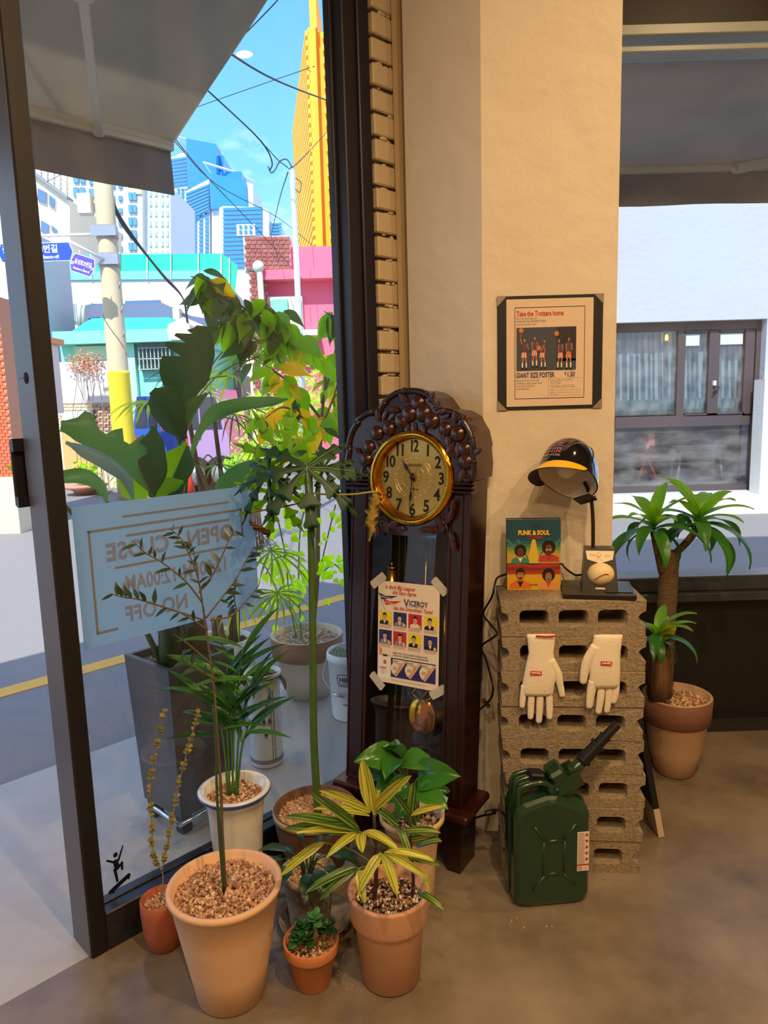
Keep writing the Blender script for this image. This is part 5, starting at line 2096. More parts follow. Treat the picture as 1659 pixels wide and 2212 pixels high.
# movement seen through the door glass
for i, px_ in enumerate((846, 863, 876, 905, 941, 970)):
    x, z1 = cloc(px_, 1160, .05)
    g = G()
    zb = [.86, .30, .30, .89, .30, .45][i]
    n = int((.985 - zb) / .0042)
    pts = [SH @ Vector((x + (.0011 if k % 2 else -.0011), .05 + (.0011 if k % 4 < 2 else -.0011), .985 - k * .0042)) for k in range(n)]
    g.tube(pts, .0013, 4)
    g.build('chain', mat('chain brass', '9a7a3a', .35, metal=1.0), ck)
for (px_, y0, y1, r) in ((846, 1228, 1330, .0165), (969, 1300, 1500, .0065), (962, 1300, 1500, .005)):
    x, za = cloc(px_, y0, .05)
    _, zb = cloc(px_, y1, .05)
    g = G()
    g.tube([SH @ Vector((x, .05, zb)), SH @ Vector((x, .05, za))], r, 14)
    if r > .01:
        g.tube([SH @ Vector((x, .05, za)), SH @ Vector((x, .05, za + .006))], r * 1.2, 14)
        g.tube([SH @ Vector((x, .05, za)), SH @ Vector((x, .05, za + .02))], .004, 6)
    g.build('weight' if r > .01 else 'chime_tube', M_BRASS, ck)
g = G()
for k in range(6):
    x, za = cloc(911 + k * 4, 1150, .07)
    _, zb = cloc(911 + k * 4, 1240 + k * 3, .07)
    g.tube([SH @ Vector((x, .07, zb)), SH @ Vector((x, .07, za))], .0008, 4)
g.build('chime_rods', mat('rod brass', 'a89668', .3, metal=1.0), ck)
bx, bz = cloc(911, 1547, .05)
g = G()
g.sph((bx, .05, bz), .052, 24, 14, SH, sc=(1.0, .28, 1.12))
pen = g.build('pendulum_bob', M_GOLD, ck)
g = G()
g.tube([SH @ Vector((bx, .05, bz + .04)), SH @ Vector((bx, .05, .95))], .003, 6)
for sx in (-1, 1):
    g.tube([SH @ p for p in catmull([(bx + sx * .006, .05, bz + .048), (bx + sx * .034, .05, bz + .064), (bx + sx * .018, .05, bz + .085), (bx + sx * .030, .05, bz + .11), (bx + sx * .012, .05, bz + .125)], 5)], .0038, 6)
    g.tube([SH @ p for p in catmull([(bx + sx * .004, .05, bz + .06), (bx + sx * .014, .05, bz + .08), (bx + sx * .006, .05, bz + .11)], 5)], .003, 6)
g.box(bx - .03, bx + .03, .047, .053, bz + .044, bz + .05, SH)
g.build('pendulum_lyre', M_BRASS, ck)

# ------------------------------------------------------------------ flat prints


class Print:
    """flat printed sheet: u right 0..1, v down 0..1, on a local frame facing -y"""

    def __init__(s, parent, w, h, M=None):
        s.p, s.w, s.h, s.M = parent, w, h, M or I4

    def xy(s, u, v):
        return ((u - .5) * s.w, (.5 - v) * s.h)

    def poly(s, g, pts, lay, mi=0):
        g.flat([s.xy(u, v) for u, v in pts], -.0004 - lay * .00025, s.M, mi)

    def rect(s, g, u0, v0, u1, v1, lay, mi=0):
        s.poly(g, [(u0, v1), (u1, v1), (u1, v0), (u0, v0)], lay, mi)

    def ell(s, g, u, v, ru, rv, lay, mi=0, n=14, a0=0, a1=math.tau):
        s.poly(g, [(u + ru * math.cos(a0 + (a1 - a0) * i / n), v + rv * math.sin(a0 + (a1 - a0) * i / n)) for i in range(n + (0 if a1 - a0 > 6.2 else 1))], lay, mi)

    def text(s, txt, u, v, size, m, sx=1.0, bold=0.0, align='LEFT', shear=0.0, lay=6, rot=0.0, spacing=1.0):
        me = text_mesh(txt, m, size * s.h, bold * s.h, align, sx, shear, spacing=spacing, res=2)
        x, z = s.xy(u, v)
        me.transform(s.M @ T(x, -.0004 - lay * .00025, z) @ RY(rot))
        return obj('lettering', me, s.p)

    def lines(s, g, u0, u1, vs, th, lay, mi=0):
        for v in vs:
            s.rect(g, u0, v, u1, v + th, lay, mi)


M_RED, M_NAVY, M_YELP, M_INK2 = mat('print red', 'c2222a', .6), mat('print navy', '2b2568', .6), mat('print yellow', 'e8d417', .6), mat('print black', '1a1718', .6)
M_PAPER, M_SKIN, M_GREYT = mat('print paper', 'e6d9c4', .7), mat('print flesh', 'd9b896', .6), mat('print grey', '8a8078', .7)


def bust(P, g, u, v, k, mi_skin, mi_hair, mi_coat, mi_shirt, lay=3, hair=0, asp=1.0):
    """simple printed head and shoulders; k = scale in v"""
    ku = k * asp
    P.poly(g, [(u - .95 * ku, v + 1.0 * k), (u - .9 * ku, v + .62 * k), (u - .35 * ku, v + .38 * k), (u + .35 * ku, v + .38 * k), (u + .9 * ku, v + .62 * k), (u + .95 * ku, v + 1.0 * k)][::-1], lay, mi_coat)
    P.poly(g, [(u - .28 * ku, v + .40 * k), (u + .28 * ku, v + .40 * k), (u, v + .92 * k)], lay + 1, mi_shirt)
    P.rect(g, u - .17 * ku, v + .15 * k, u + .17 * ku, v + .48 * k, lay + 1, mi_skin)
    if hair == 2:
        P.ell(g, u, v - .22 * k, .62 * ku, .60 * k, lay + 1, mi_hair, 18)
    else:
        P.ell(g, u, v - .20 * k, .40 * ku, .44 * k, lay + 1, mi_hair, 16)
    P.ell(g, u, v - .03 * k, .335 * ku, .42 * k, lay + 2, mi_skin, 16)
    if hair == 1:
        P.poly(g, [(u - .36 * ku, v - .18 * k), (u - .3 * ku, v - .46 * k), (u, v - .6 * k), (u + .3 * ku, v - .46 * k), (u + .36 * ku, v - .18 * k), (u + .2 * ku, v - .3 * k), (u - .2 * ku, v - .3 * k)][::-1], lay + 3, mi_hair)
    for sx in (-1, 1):
        P.rect(g, u + sx * .14 * ku - .08 * ku, v - .12 * k, u + sx * .14 * ku + .08 * ku, v - .07 * k, lay + 3, mi_hair)
        P.ell(g, u + sx * .14 * ku, v - .02 * k, .05 * ku, .03 * k, lay + 3, mi_hair, 8)
    P.poly(g, [(u - .05 * ku, v + .12 * k), (u + .05 * ku, v + .12 * k), (u, v + .0 * k)], lay + 3, mi_hair)
    P.rect(g, u - .12 * ku, v + .2 * k, u + .12 * ku, v + .235 * k, lay + 3, mi_hair)


# taped cigarette advertisement on the clock door
AC = [CW @ Vector((x, -.0008, z)) for (x, z) in (cloc(822, 1253), cloc(955, 1268), cloc(943, 1493), cloc(812, 1470))]
ex = ((AC[1] - AC[0]) + (AC[2] - AC[3])).normalized()
ez = ((AC[0] - AC[3]) + (AC[1] - AC[2]))
ez = (ez - ex * ez.dot(ex)).normalized()
AW = ((AC[1] - AC[0]).length + (AC[2] - AC[3]).length) / 2
AH = ((AC[0] - AC[3]).length + (AC[1] - AC[2]).length) / 2
PMt = Matrix((ex, -ex.cross(ez) * -1 if False else ez.cross(ex), ez)).transposed().to_4x4()
PMt.translation = sum(AC, Vector()) / 4 - ez.cross(ex) * .0004
ad = thing('taped_poster', 'vintage cigarette advertisement with eight portraits taped to the clock door', 'poster', (0, 0, 0))
ad.matrix_world = PMt
P = Print(ad, AW, AH)
g = G()
g.box(-AW / 2, AW / 2, -.0003, .0003, -AH / 2, AH / 2)
g.build('sheet', M_PAPER, ad)
for (cx, cz, a) in ((-AW / 2, AH / 2, 40), (AW / 2, AH / 2, -42), (-AW / 2, -AH / 2, -42), (AW / 2, -AH / 2, 35)):
    g = G()
    rr = random.Random(int(a))
    g.prism([(-.028, -.012), (.026, -.014), (.029, -.006), (.027, .012), (-.027, .013), (-.030, .004)], -.0011, -.0006, T(cx, 0, cz) @ RY(-a))
    g.build('tape', mat('paper tape', 'cfc8ba', .8, var=.4, vs=60, col2='b4ada0', trans=.15), ad)
P.text('In Both Big Leagues', .12, .070, .052, M_RED, .80, .0006, shear=.35, rot=0)
P.text('the Stars Agree', .24, .118, .052, M_RED, .80, .0006, shear=.35)
P.text('has the Smoothest Taste!', .26, .268, .052, M_RED, .80, .0006, shear=.35)
P.text('V', .435, .228, .105, M_NAVY, .85, .0016)
P.text('ICEROY', .52, .213, .072, M_NAVY, .80, .0012)
P.text('KING OF THE FILTER CIGARETTES', .52, .226, .011, M_INK2, .95)
g = G()
P.poly(g, [(.01, .12), (.12, .145), (.33, .135), (.22, .165), (.06, .185)][::-1], 1, 0)
P.poly(g, [(.08, .172), (.2, .195), (.40, .18), (.27, .215), (.13, .235)][::-1], 2, 1)
P.poly(g, [(.005, .12), (.012, .12), (.125, .285), (.115, .285)][::-1], 1, 2)
g.build('pennants', [M_NAVY, M_RED, M_GREYT], ad)
P.text('AMERICAN LEAGUE', .03, .160, .020, M_PAPER, .72, .0003, lay=5, rot=6)
P.text('NATIONAL LEAGUE', .12, .212, .022, M_PAPER, .72, .0003, lay=5, rot=6)
cols_ = [(M_YELP, M_INK2), (M_NAVY, M_GREYT), (M_RED, M_PAPER), (M_YELP, M_INK2), (M_NAVY, M_GREYT), (M_RED, M_GREYT), (M_YELP, M_INK2), (M_NAVY, M_INK2)]
for i in range(8):
    c, r = i % 4, i // 4
    u0, v0 = [.02, .262, .508, .76][c], [.292, .480][r]
    u1, v1 = u0 + .215, v0 + .138
    g = G()
    P.rect(g, u0, v0, u1, v1, 0, 0)
    uc = (u0 + u1) / 2 - .015 + .01 * (i % 3)
    bust(P, g, uc, v0 + .062, .072, 1, 2, 3, 4, 1, 1, 1.25)
    P.ell(g, u1 - .035, v1 - .018, .026, .016, 6, 1, 8)
    P.rect(g, u1 - .045, v1 - .042, u1 - .038, v1 - .015, 7, 4)
    g.build('portrait', [cols_[i][0], M_SKIN, M_INK2, cols_[i][1], M_PAPER], ad)
    g = G()
    P.rect(g, u0, v1 + .006, u1, v1 + .010, 0, 0)
    P.lines(g, u0, u1 - .02, [v1 + .015, v1 + .022, v1 + .029], .0028, 0, 1)
    g.build('caption', [M_RED, M_GREYT], ad)
P.text("HERE'S WHY: TWICE AS MANY FILTERS AS THE", .26, .700, .021, M_INK2, .86, .0002)
P.text('OTHER TWO LARGEST-SELLING FILTER BRANDS', .26, .725, .021, M_INK2, .86, .0002)
g = G()
P.rect(g, .02, .735, .215, .955, 0, 0)
P.rect(g, .02, .728, .215, .733, 1, 1)
P.rect(g, .09, .722, .165, .742, 2, 2)
P.rect(g, .03, .655, .055, .722, 1, 3)
P.rect(g, .045, .672, .075, .722, 2, 3)
P.ell(g, .125, .80, .028, .018, 1, 1)
P.ell(g, .125, .80, .014, .009, 2, 3)
P.poly(g, [(.09, .765), (.125, .778), (.16, .765), (.125, .783)], 1, 4)
g.build('cigarette_pack', [mat('pack white', 'efe8da', .6), M_RED, M_NAVY, mat('pack orange', 'd98a2c', .6), M_INK2], ad)
P.text('VICEROY', .035, .865, .028, M_NAVY, .72, .0003)
P.text('Filter Tip', .07, .888, .018, M_RED, .8)
P.text('Cigarettes', .06, .906, .013, M_INK2, .9)
g = G()
P.rect(g, .225, .745, .955, .935, 0, 0)
for i in range(3):
    u = .30 + i * .235
    P.poly(g, [(u - .03, .755), (u + .20, .755), (u + .02, .925), (u - .05, .90), (u - .07, .86)], 1, 1)
    P.ell(g, u - .005, .845, .07, .052, 2, 2)
    P.poly(g, [(u + .09, .80), (u + .11, .81), (u + .01, .91), (u - .005, .90)], 3, 3)
    P.rect(g, u - .04, .757, u + .13, .786, 4, 2)
    P.rect(g, u - .03, .832, u + .04, .836, 4, 4)
    P.lines(g, u - .035, u + .03, [.845, .855], .003, 4, 5)
g.build('filter_diagram', [M_NAVY, mat('print tan', 'c9b49c', .6), M_PAPER, MATS['pack orange'], M_RED, M_INK2], ad)
for i, t_ in enumerate(('Viceroy', 'Brand B', 'Brand C')):
    P.text(t_, .30 + i * .235 - .03, .779, .022, M_INK2, .85, .0002, lay=7)
g = G()
P.lines(g, .24, .82, [.962], .004, 0, 0)
g.build('small_print', M_GREYT, ad)

# framed basketball poster on the pillar
pk = thing('mounted_poster', 'basketball poster advertisement on a black board with silver photo corners on the pillar', 'poster', (.4835, 2.122, 1.469))
BW, BH = .298, .316
g = G()
g.box(-BW / 2, BW / 2, -.004, 0, -BH / 2, BH / 2)
g.build('backing_board', mat('mount black', '0d0c0d', .6), pk)
for sx in (-1, 1):
    for sz in (-1, 1):
        g = G()
        x, z = sx * BW / 2, sz * BH / 2
        tri = [(x + sx * .001, z + sz * .001), (x - sx * .027, z + sz * .001), (x + sx * .001, z - sz * .028)]
        if sx * sz < 0:
            tri.reverse()
        g.prism(tri, -.0055, -.004)
        g.build('photo_corner', mat('corner silver', '8f8478', .5, metal=.3), pk)
PW, PH = .245, .298
P = Print(pk, PW, PH, T(-.001, -.0045, 0))
g = G()
g.box(-PW / 2 - .001, PW / 2 - .001, -.0048, -.004, -PH / 2, PH / 2)
g.build('sheet', mat('poster paper', 'd8c2a8', .7), pk)
g = G()
for (u0, v0, u1, v1) in ((.095, .075, .905, .081), (.095, .925, .905, .931), (.095, .075, .101, .931), (.899, .075, .905, .931)):
    P.rect(g, u0, v0, u1, v1, 1)
for (u0, v0, u1, v1) in ((.485, .74, .88, .742), (.485, .74, .488, .915)):
    P.rect(g, u0, v0, u1, v1, 1, 1)
P.lines(g, .51, .86, [.852, .876, .900], .0022, 1, 1)
g.build('border_rule', [M_INK2, M_GREYT], pk)
P.text('Take the Trotters home', .115, .155, .066, M_RED, .68, .0009)
for (t_, v) in (('For the first time the', .185), ('HARLEM GLOBETROTTERS', .212), ('can be on your wall.', .239)):
    P.text(t_, .115, v, .026, M_GREYT, .90)
P.text('GIANT SIZE POSTER', .11, .728, .066, M_NAVY, .62, .0010)
P.text('$', .675, .708, .036, M_NAVY, .7, .0008)
P.text('1.50', .70, .728, .066, M_NAVY, .68, .0010)
for (t_, v) in (('Get your FULL COLOR', .762), ('2 feet by 3 feet poster now.', .788), ('Use order form for', .814), ('quick delivery', .840)):
    P.text(t_, .11, v, .026, M_GREYT, .86)
for (t_, v) in (('HARLEM GLOBETROTTER POSTERS', .762), ('322 S. Michigan Ave.', .777), ('Chicago, Ill. 60604', .792), ('Please send me ___ posters of The Globe-', .812), ('trotters @ $1.50 each plus 35c for handling', .827), ('name', .852), ('street', .876), ('city, state, zip', .900)):
    P.text(t_, .51, v, .0135, M_GREYT, .98)
g = G()
P.rect(g, .115, .262, .805, .665, 1, 0)
P.rect(g, .58, .262, .805, .58, 2, 1)
P.rect(g, .115, .56, .805, .665, 2, 2)
photo = g.build('photograph', [mat('photo slate', '3c4250', .6), mat('photo shade', '23232b', .6), mat('photo floor', '3a4352', .6)], pk)
M_BALL = mat('print ball', 'c8743c', .6)


def player(u, v0, h, lean, arms, sk):
    """printed player: head top at v0, height h"""
    g = G()
    a = .82
    P.ell(g, u + lean * .02, v0 + .065 * h, .06 * h * a, .07 * h, 5, 1)
    P.poly(g, [(u - .13 * h * a, v0 + .17 * h), (u + .13 * h * a, v0 + .17 * h), (u + .10 * h * a, v0 + .47 * h), (u - .10 * h * a, v0 + .47 * h)][::-1], 4, 2)
    for i in range(6):
        P.poly(g, [(u + (-.11 + i * .0367) * h * a, v0 + .46 * h), (u + (-.11 + (i + 1) * .0367) * h * a, v0 + .46 * h), (u + (-.14 + (i + 1) * .0467) * h * a, v0 + .62 * h), (u + (-.14 + i * .0467) * h * a, v0 + .62 * h)][::-1], 5, 3 if i % 2 else 4)
    for sx in (-1, 1):
        x0 = u + sx * .06 * h * a
        x1 = u + sx * .09 * h * a + lean * .01
        P.poly(g, [(x0 - .035 * h, v0 + .60 * h), (x0 + .035 * h, v0 + .60 * h), (x1 + .025 * h, v0 + .80 * h), (x1 - .025 * h, v0 + .80 * h)][::-1], 4, 0)
        P.poly(g, [(x1 - .026 * h, v0 + .78 * h), (x1 + .026 * h, v0 + .78 * h), (x1 + .024 * h, v0 + .95 * h), (x1 - .024 * h, v0 + .95 * h)][::-1], 5, 4)
        P.poly(g, [(x1 - .03 * h, v0 + .93 * h), (x1 + .03 * h, v0 + .93 * h), (x1 + .06 * h, v0 + 1.0 * h), (x1 - .05 * h, v0 + 1.0 * h)][::-1], 6, 1)
    for (p, q, r) in arms:
        d = Vector((q[0] - p[0], q[1] - p[1]))
        n_ = Vector((-d.y, d.x)).normalized() * .024 * h
        P.poly(g, [(u + (p[0] * a) * h + n_.x, v0 + p[1] * h + n_.y), (u + q[0] * a * h + n_.x * .7, v0 + q[1] * h + n_.y * .7), (u + q[0] * a * h - n_.x * .7, v0 + q[1] * h - n_.y * .7), (u + p[0] * a * h - n_.x, v0 + p[1] * h - n_.y)], 6, 0)
    P.ell(g, u + lean * .02, v0 + .085 * h, .05 * h * a, .06 * h, 6, 0)
    g.build('player', [mat('print brown skin', 'a5714c', .6), M_INK2, mat('print jersey', '5a3a52', .6), M_RED, M_PAPER], pk)


player(.205, .355, .30, 0, [((-.12, .2), (-.2, -.02), 1), ((-.2, 0), (-.12, -.12), 1), ((.12, .2), (.2, .36), 1)], 0)
player(.325, .338, .30, 0, [((-.12, .2), (-.14, .42), 1), ((-.14, .4), (.02, .47), 1), ((.12, .2), (.12, .46), 1)], 0)
player(.415, .37, .28, 1, [((.1, .2), (-.1, .42), 1), ((.1, .3), (.14, .5), 1)], 0)
player(.625, .37, .29, -1, [((-.1, .2), (-.12, .45), 1), ((.1, .2), (.1, .4), 1)], 0)
player(.72, .355, .31, 0, [((-.12, .2), (-.13, .45), 1), ((.12, .2), (.16, .42), 1)], 0)
for (u, v) in ((.168, .288), (.372, .455), (.578, .325), (.715, .515)):
    g = G()
    P.ell(g, u, v, .027, .0235, 7, 0)
    g.build('basketball', M_BALL, pk)

# ------------------------------------------------------------------ stack of concrete blocks
M_BLK = mat('concrete block', 'a4937a', .95, var=.8, vs=90, col2='75684f', bump=.6, bs=170)
BYAW = -5.0
BO = Vector((.317, 1.931, 0))
BLW, BLH, BLD = .384, .0972, .178
holes = [rrect(.047 + i * .105, .047 + i * .105 + .080, .026, .074, .015) for i in range(3)]
outl = [(0.0, 0.0), (BLW, 0), (BLW, .028)] + [(BLW - .020 * math.sin(math.pi * i / 8) ** .6, .028 + (BLH - .056) * i / 8) for i in range(1, 8)] + [(BLW, BLH - .028), (BLW, BLH), (0, BLH), (0, BLH - .028)] + \
       [(.020 * math.sin(math.pi * i / 8) ** .6, BLH - .028 - (BLH - .056) * i / 8) for i in range(1, 8)] + [(0, .028)]
places = ['on the floor at the bottom of the stack', 'second from the floor', 'third from the floor behind the jerrycan spout', 'fourth from the floor', 'fifth from the floor under the glove fingertips', 'sixth from the floor behind the glove palms', 'under the top block, behind the glove cuffs', 'topmost of the stack, carrying the lamp and book']
rr = random.Random(8)
for k in range(8):
    me = shape_mesh('concrete_block', [outl] + holes, M_BLK, BLD / 2 - .0012, .0012)
    # chipped, uneven edges
    for v in me.vertices:
        if v.co.y < -.05:
            n_ = noise.noise(v.co * 60 + Vector((k * 9, 0, 0)))
            v.co += Vector((0, max(0, n_) * .003, n_ * .0003))
    b_ = obj('concrete_block', me)
    b_.location = BO + Vector((rr.uniform(-.006, .006), rr.uniform(-.004, .002), k * .1)) + RZ(BYAW) @ Vector((0, BLD / 2, 0))
    b_.rotation_euler = (0, 0, math.radians(BYAW + rr.uniform(-.8, .8)))
    tag(b_, 'hollow concrete block ' + places[k], 'concrete block', 'stacked concrete blocks')

# ------------------------------------------------------------------ work gloves hanging between the blocks
M_GLV = mat('glove knit', 'eadfc6', .85, var=.2, vs=60, col2='d8c8a8', bump=.3, bs=300)
M_LOGO, M_LOGOT = mat('logo red', 'c4151c', .6), mat('logo white', 'f4efe8', .6)


def glove(label, cuff, palm, fingers, thumb, logo, redhem, YP):
    """all points px on the plane in front of the blocks"""
    Yp = YP
    c0 = atY(sum(p[0] for p in cuff) / len(cuff), cuff[0][1], Yp)
    t = thing('work_glove', label, 'glove', c0, 0, 'white work gloves')
    loc = lambda x, y, d=0: atY(x, y, Yp + d) - c0
    k = 1.9 / FPX

    def limb(g, pts, rs, depth=.62):
        """flattened tapering capsule through px points"""
        P_ = catmull([loc(x, y) for (x, y) in pts], 5)
        n_ = len(P_)
        R_ = []
        for i in range(n_):
            q = i / (n_ - 1) * (len(rs) - 1)
            j = min(int(q), len(rs) - 2)
            R_.append((rs[j] + (rs[j + 1] - rs[j]) * (q - j)) * k)
        # rounded tip
        d = (P_[-1] - P_[-2]).normalized()
        base = P_[-1]
        for a in (.35, .65, .85, .97):
            P_.append(base + d * R_[n_ - 1] * a)
            R_.append(R_[n_ - 1] * math.sqrt(max(.01, 1 - a * a)))
        o_ = len(g.v)
        g.tube(P_, R_, 12)
        for i in range(o_, len(g.v)):
            v = g.v[i]
            g.v[i] = (v[0], v[1] * depth, v[2])
    g = G()
    # palm and cuff as a flattened loft
    secs = palm
    vs, fs = [], []
    n_ = 16
    for (xl, xr, y, th) in secs:
        for j in range(n_):
            a = math.tau * j / n_
            x = (xl + xr) / 2 + (xr - xl) / 2 * math.copysign(abs(math.cos(a)) ** .85, math.cos(a))
            p = loc(x, y)
            p.y += th * math.copysign(abs(math.sin(a)) ** .8, math.sin(a))
            vs.append(p)
    m_ = len(secs)
    for i in range(m_ - 1):
        for j in range(n_):
            fs.append((i * n_ + j, i * n_ + (j + 1) % n_, (i + 1) * n_ + (j + 1) % n_, (i + 1) * n_ + j))
    fs += [tuple(range(n_ - 1, -1, -1)), tuple(range((m_ - 1) * n_, m_ * n_))]
    g.add(vs, fs, smooth=True)
    # knit end pinched in the joint under the top block
    xa, xb = loc(cuff[0][0] + 3, 1370).x, loc(cuff[1][0] - 3, 1370).x
    g.box(xa, xb, -.004, .075, .6972 - c0.z, .6998 - c0.z)
    for (pts, rs) in fingers:
        limb(g, pts, rs)
    limb(g, *thumb)
    g.build('knit_body', M_GLV, t)
    if redhem:
        g = G()
        a, b2, y = redhem
        g.tube([loc(a, y, -.012), loc((a + b2) / 2, y + 1, -.0135), loc(b2, y, -.012)], .0025, 6)
        g.build('red_hem', M_LOGO, t)
    (lx, ly, an) = logo
    p = loc(lx, ly, -.0145)
    R_ = T(p) @ RY(an) @ RX(-4)
    g = G()
    g.box(-.015, .015, -.0008, .0008, -.0052, .0052, R_)
    pa = g.build('logo_patch', M_LOGO, t)
    me = text_mesh('Supreme', M_LOGOT, .0088, .0002, 'CENTER', .80, shear=.15)
    me.transform(R_ @ T(0, -.0011, 0) @ RY(180) @ T(0, 0, -.0028))
    obj('lettering', me, pa)


glove('white knit work glove with a red hem, fingers spread, hanging from the blocks', [(1137, 1368), (1200, 1368)],
      [(1138, 1199, 1370, .004), (1138, 1199, 1375, .008), (1139, 1199, 1385, .009), (1142, 1196, 1410, .009), (1137, 1200, 1430, .011), (1132, 1204, 1455, .012), (1128, 1199, 1475, .012), (1127, 1196, 1494, .011), (1128, 1195, 1502, .008)],
      [([(1133, 1480), (1130, 1502), (1128, 1524)], (8.5, 7.5, 6.5)), ([(1149, 1492), (1147, 1520), (1146, 1548)], (8.5, 8, 7)), ([(1167, 1492), (1166, 1525), (1164, 1556)], (8.5, 8.3, 7.3)), ([(1186, 1490), (1187, 1520), (1187, 1548)], (8.5, 8.3, 7.3))],
      ([(1186, 1425), (1203, 1455), (1210, 1480), (1214, 1500)], (13, 11, 8, 7)), (1158, 1454, 5), (1158, 1199, 1374), 1.9055)
glove('white knit work glove without a hem, fingers together, hanging from the blocks', [(1283, 1368), (1345, 1368)],
      [(1284, 1345, 1371, .004), (1283, 1345, 1376, .008), (1280, 1344, 1385, .009), (1276, 1341, 1405, .010), (1274, 1340, 1430, .012), (1273, 1340, 1455, .012), (1272, 1339, 1475, .011), (1273, 1338, 1486, .008)],
      [([(1282, 1470), (1276, 1500), (1273, 1524)], (11.5, 10, 8)), ([(1300, 1475), (1297, 1510), (1293, 1536)], (9, 9, 7.5)), ([(1316, 1475), (1315, 1505), (1311, 1534)], (8.5, 8.3, 7)), ([(1331, 1470), (1330, 1495), (1326, 1514)], (8.5, 8.3, 7))],
      ([(1288, 1395), (1270, 1425), (1263, 1450), (1260, 1470)], (12, 12, 10.5, 8.5)), (1310, 1433, 5), None, 1.889)

# ------------------------------------------------------------------ book on the blocks
bo = Vector((.349, 2.052, .7986))
bk_ = thing('picture_book', 'hardback book with four illustrated portraits on its cover standing on the blocks', 'book', bo, -6)
BWd, BHt, BTh = .150, .205, .026
g = G()
g.box(0, BWd, -.001, .001, 0, BHt)
g.box(0, BWd, BTh - .002, BTh, 0, BHt)
g.box(-.0015, .001, -.001, BTh, 0, BHt)
g.build('cover_boards', mat('cover slate', '1f2f3c', .45), bk_)
g = G()
g.box(.001, BWd - .004, .001, BTh - .002, .003, BHt - .003)
g.build('page_block', mat('pages', 'e8dcc4', .8), bk_)
P = Print(bk_, BWd, BHt, T(BWd / 2, -.0012, BHt / 2))
g = G()
P.rect(g, 0, 0, 1, 1, 0, 0)
for k in range(5):
    P.rect(g, 0, .30 + k * .045, 1, .62, 1 + k * .2, 1 + k)
P.poly(g, [(.47, .28), (.53, .28), (.62, .62), (.38, .62)][::-1], 3, 6)
for (a, b2) in (((.0, .28), (.42, .62)), ((1.0, .28), (.58, .62)), ((.2, .28), (.45, .62)), ((.8, .28), (.55, .62))):
    P.poly(g, [(a[0] - .03, a[1]), (a[0] + .03, a[1]), (b2[0], b2[1]), (b2[0] - .02, b2[1])][::-1], 2.6, 7)
g.build('cover_sky', [mat('cover blue', '1c4a5c', .45), mat('cover teal', '22606a', .45), mat('cover teal2', '3a7a66', .45), mat('cover green', '6a8f56', .45), mat('cover olive', '9a9a48', .45), mat('cover ochre', 'c0a03c', .45), mat('cover ray', 'd8b83c', .45), mat('cover ray2', '3f7a72', .45)], bk_)
g = G()
P.poly(g, [(0, .64), (.2, .62), (.5, .645), (.8, .615), (1, .64), (1, .78), (0, .78)][::-1], 5, 0)
P.rect(g, 0, .77, 1, 1, 5, 1)
P.poly(g, [(0, .68), (.3, .66), (.6, .69), (1, .66), (1, .70), (.5, .735), (0, .72)][::-1], 5.6, 2)
g.build('cover_band', [mat('cover red', 'a83a28', .45), mat('cover yellow', 'd8a428', .45), mat('cover dark red', '8a2a20', .45)], bk_)
M_FSK, M_FSK2, M_HAIR = mat('cover skin', 'a8683c', .45), mat('cover skin dark', '6a4028', .45), mat('cover hair', '1c120e', .5)
for (u, v, k, hair, coat, sh, sk) in ((.25, .47, .15, 2, mat('cover mint coat', '3a8a6a', .45), mat('cover cream', 'e8dcae', .45), M_FSK2), (.78, .43, .17, 2, mat('cover red coat', 'b84430', .45), MATS['cover red'], M_FSK2),
                                      (.25, .80, .18, 1, mat('cover orange coat', 'd8702c', .45), M_HAIR, M_FSK), (.78, .82, .16, 2, mat('cover pink coat', 'e0906a', .45), M_FSK, M_FSK)):
    g = G()
    bust(P, g, u, v, k, 0, 1, 2, 3, 7 if v > .6 else 3.6, hair, 1.2)
    lay = 11 if v > .6 else 7.6
    if hair == 2 and u < .5:
        pass
    if u > .5 or v > .6:
        for sx in (-1, 1):
            P.ell(g, u + sx * .14 * k * 1.2, v - .02 * k, .12 * k * 1.2, .085 * k, lay, 4, 10)
    if (u > .5) != (v > .6):
        P.rect(g, u - .16 * k, v + .16 * k, u + .16 * k, v + .21 * k, lay, 1)
    g.build('cover_portrait', [sk, M_HAIR, coat, sh, mat('cover lens', 'c9a05c', .3) if v < .6 or u < .5 else mat('cover lens blue', '5f9ac8', .3)], bk_)
M_CY = mat('title yellow', 'f0c838', .45)
P.text('FUNK & SOUL', .5, .215, .088, M_CY, .78, .0042, 'CENTER', lay=13)
P.text('COVERS', .52, .275, .064, mat('title plum', '9a3a5a', .45), .88, .0026, 'CENTER', lay=13)
P.text('Joaquim Paulo', .55, .088, .018, M_HAIR, 1, .0, 'CENTER', lay=13)
P.text('Ed. Julius Wiedemann', .55, .108, .018, M_HAIR, 1, .0, 'CENTER', lay=13)
P.text('TASCHEN', .5, .935, .03, M_HAIR, .85, .0004, 'CENTER', lay=13)

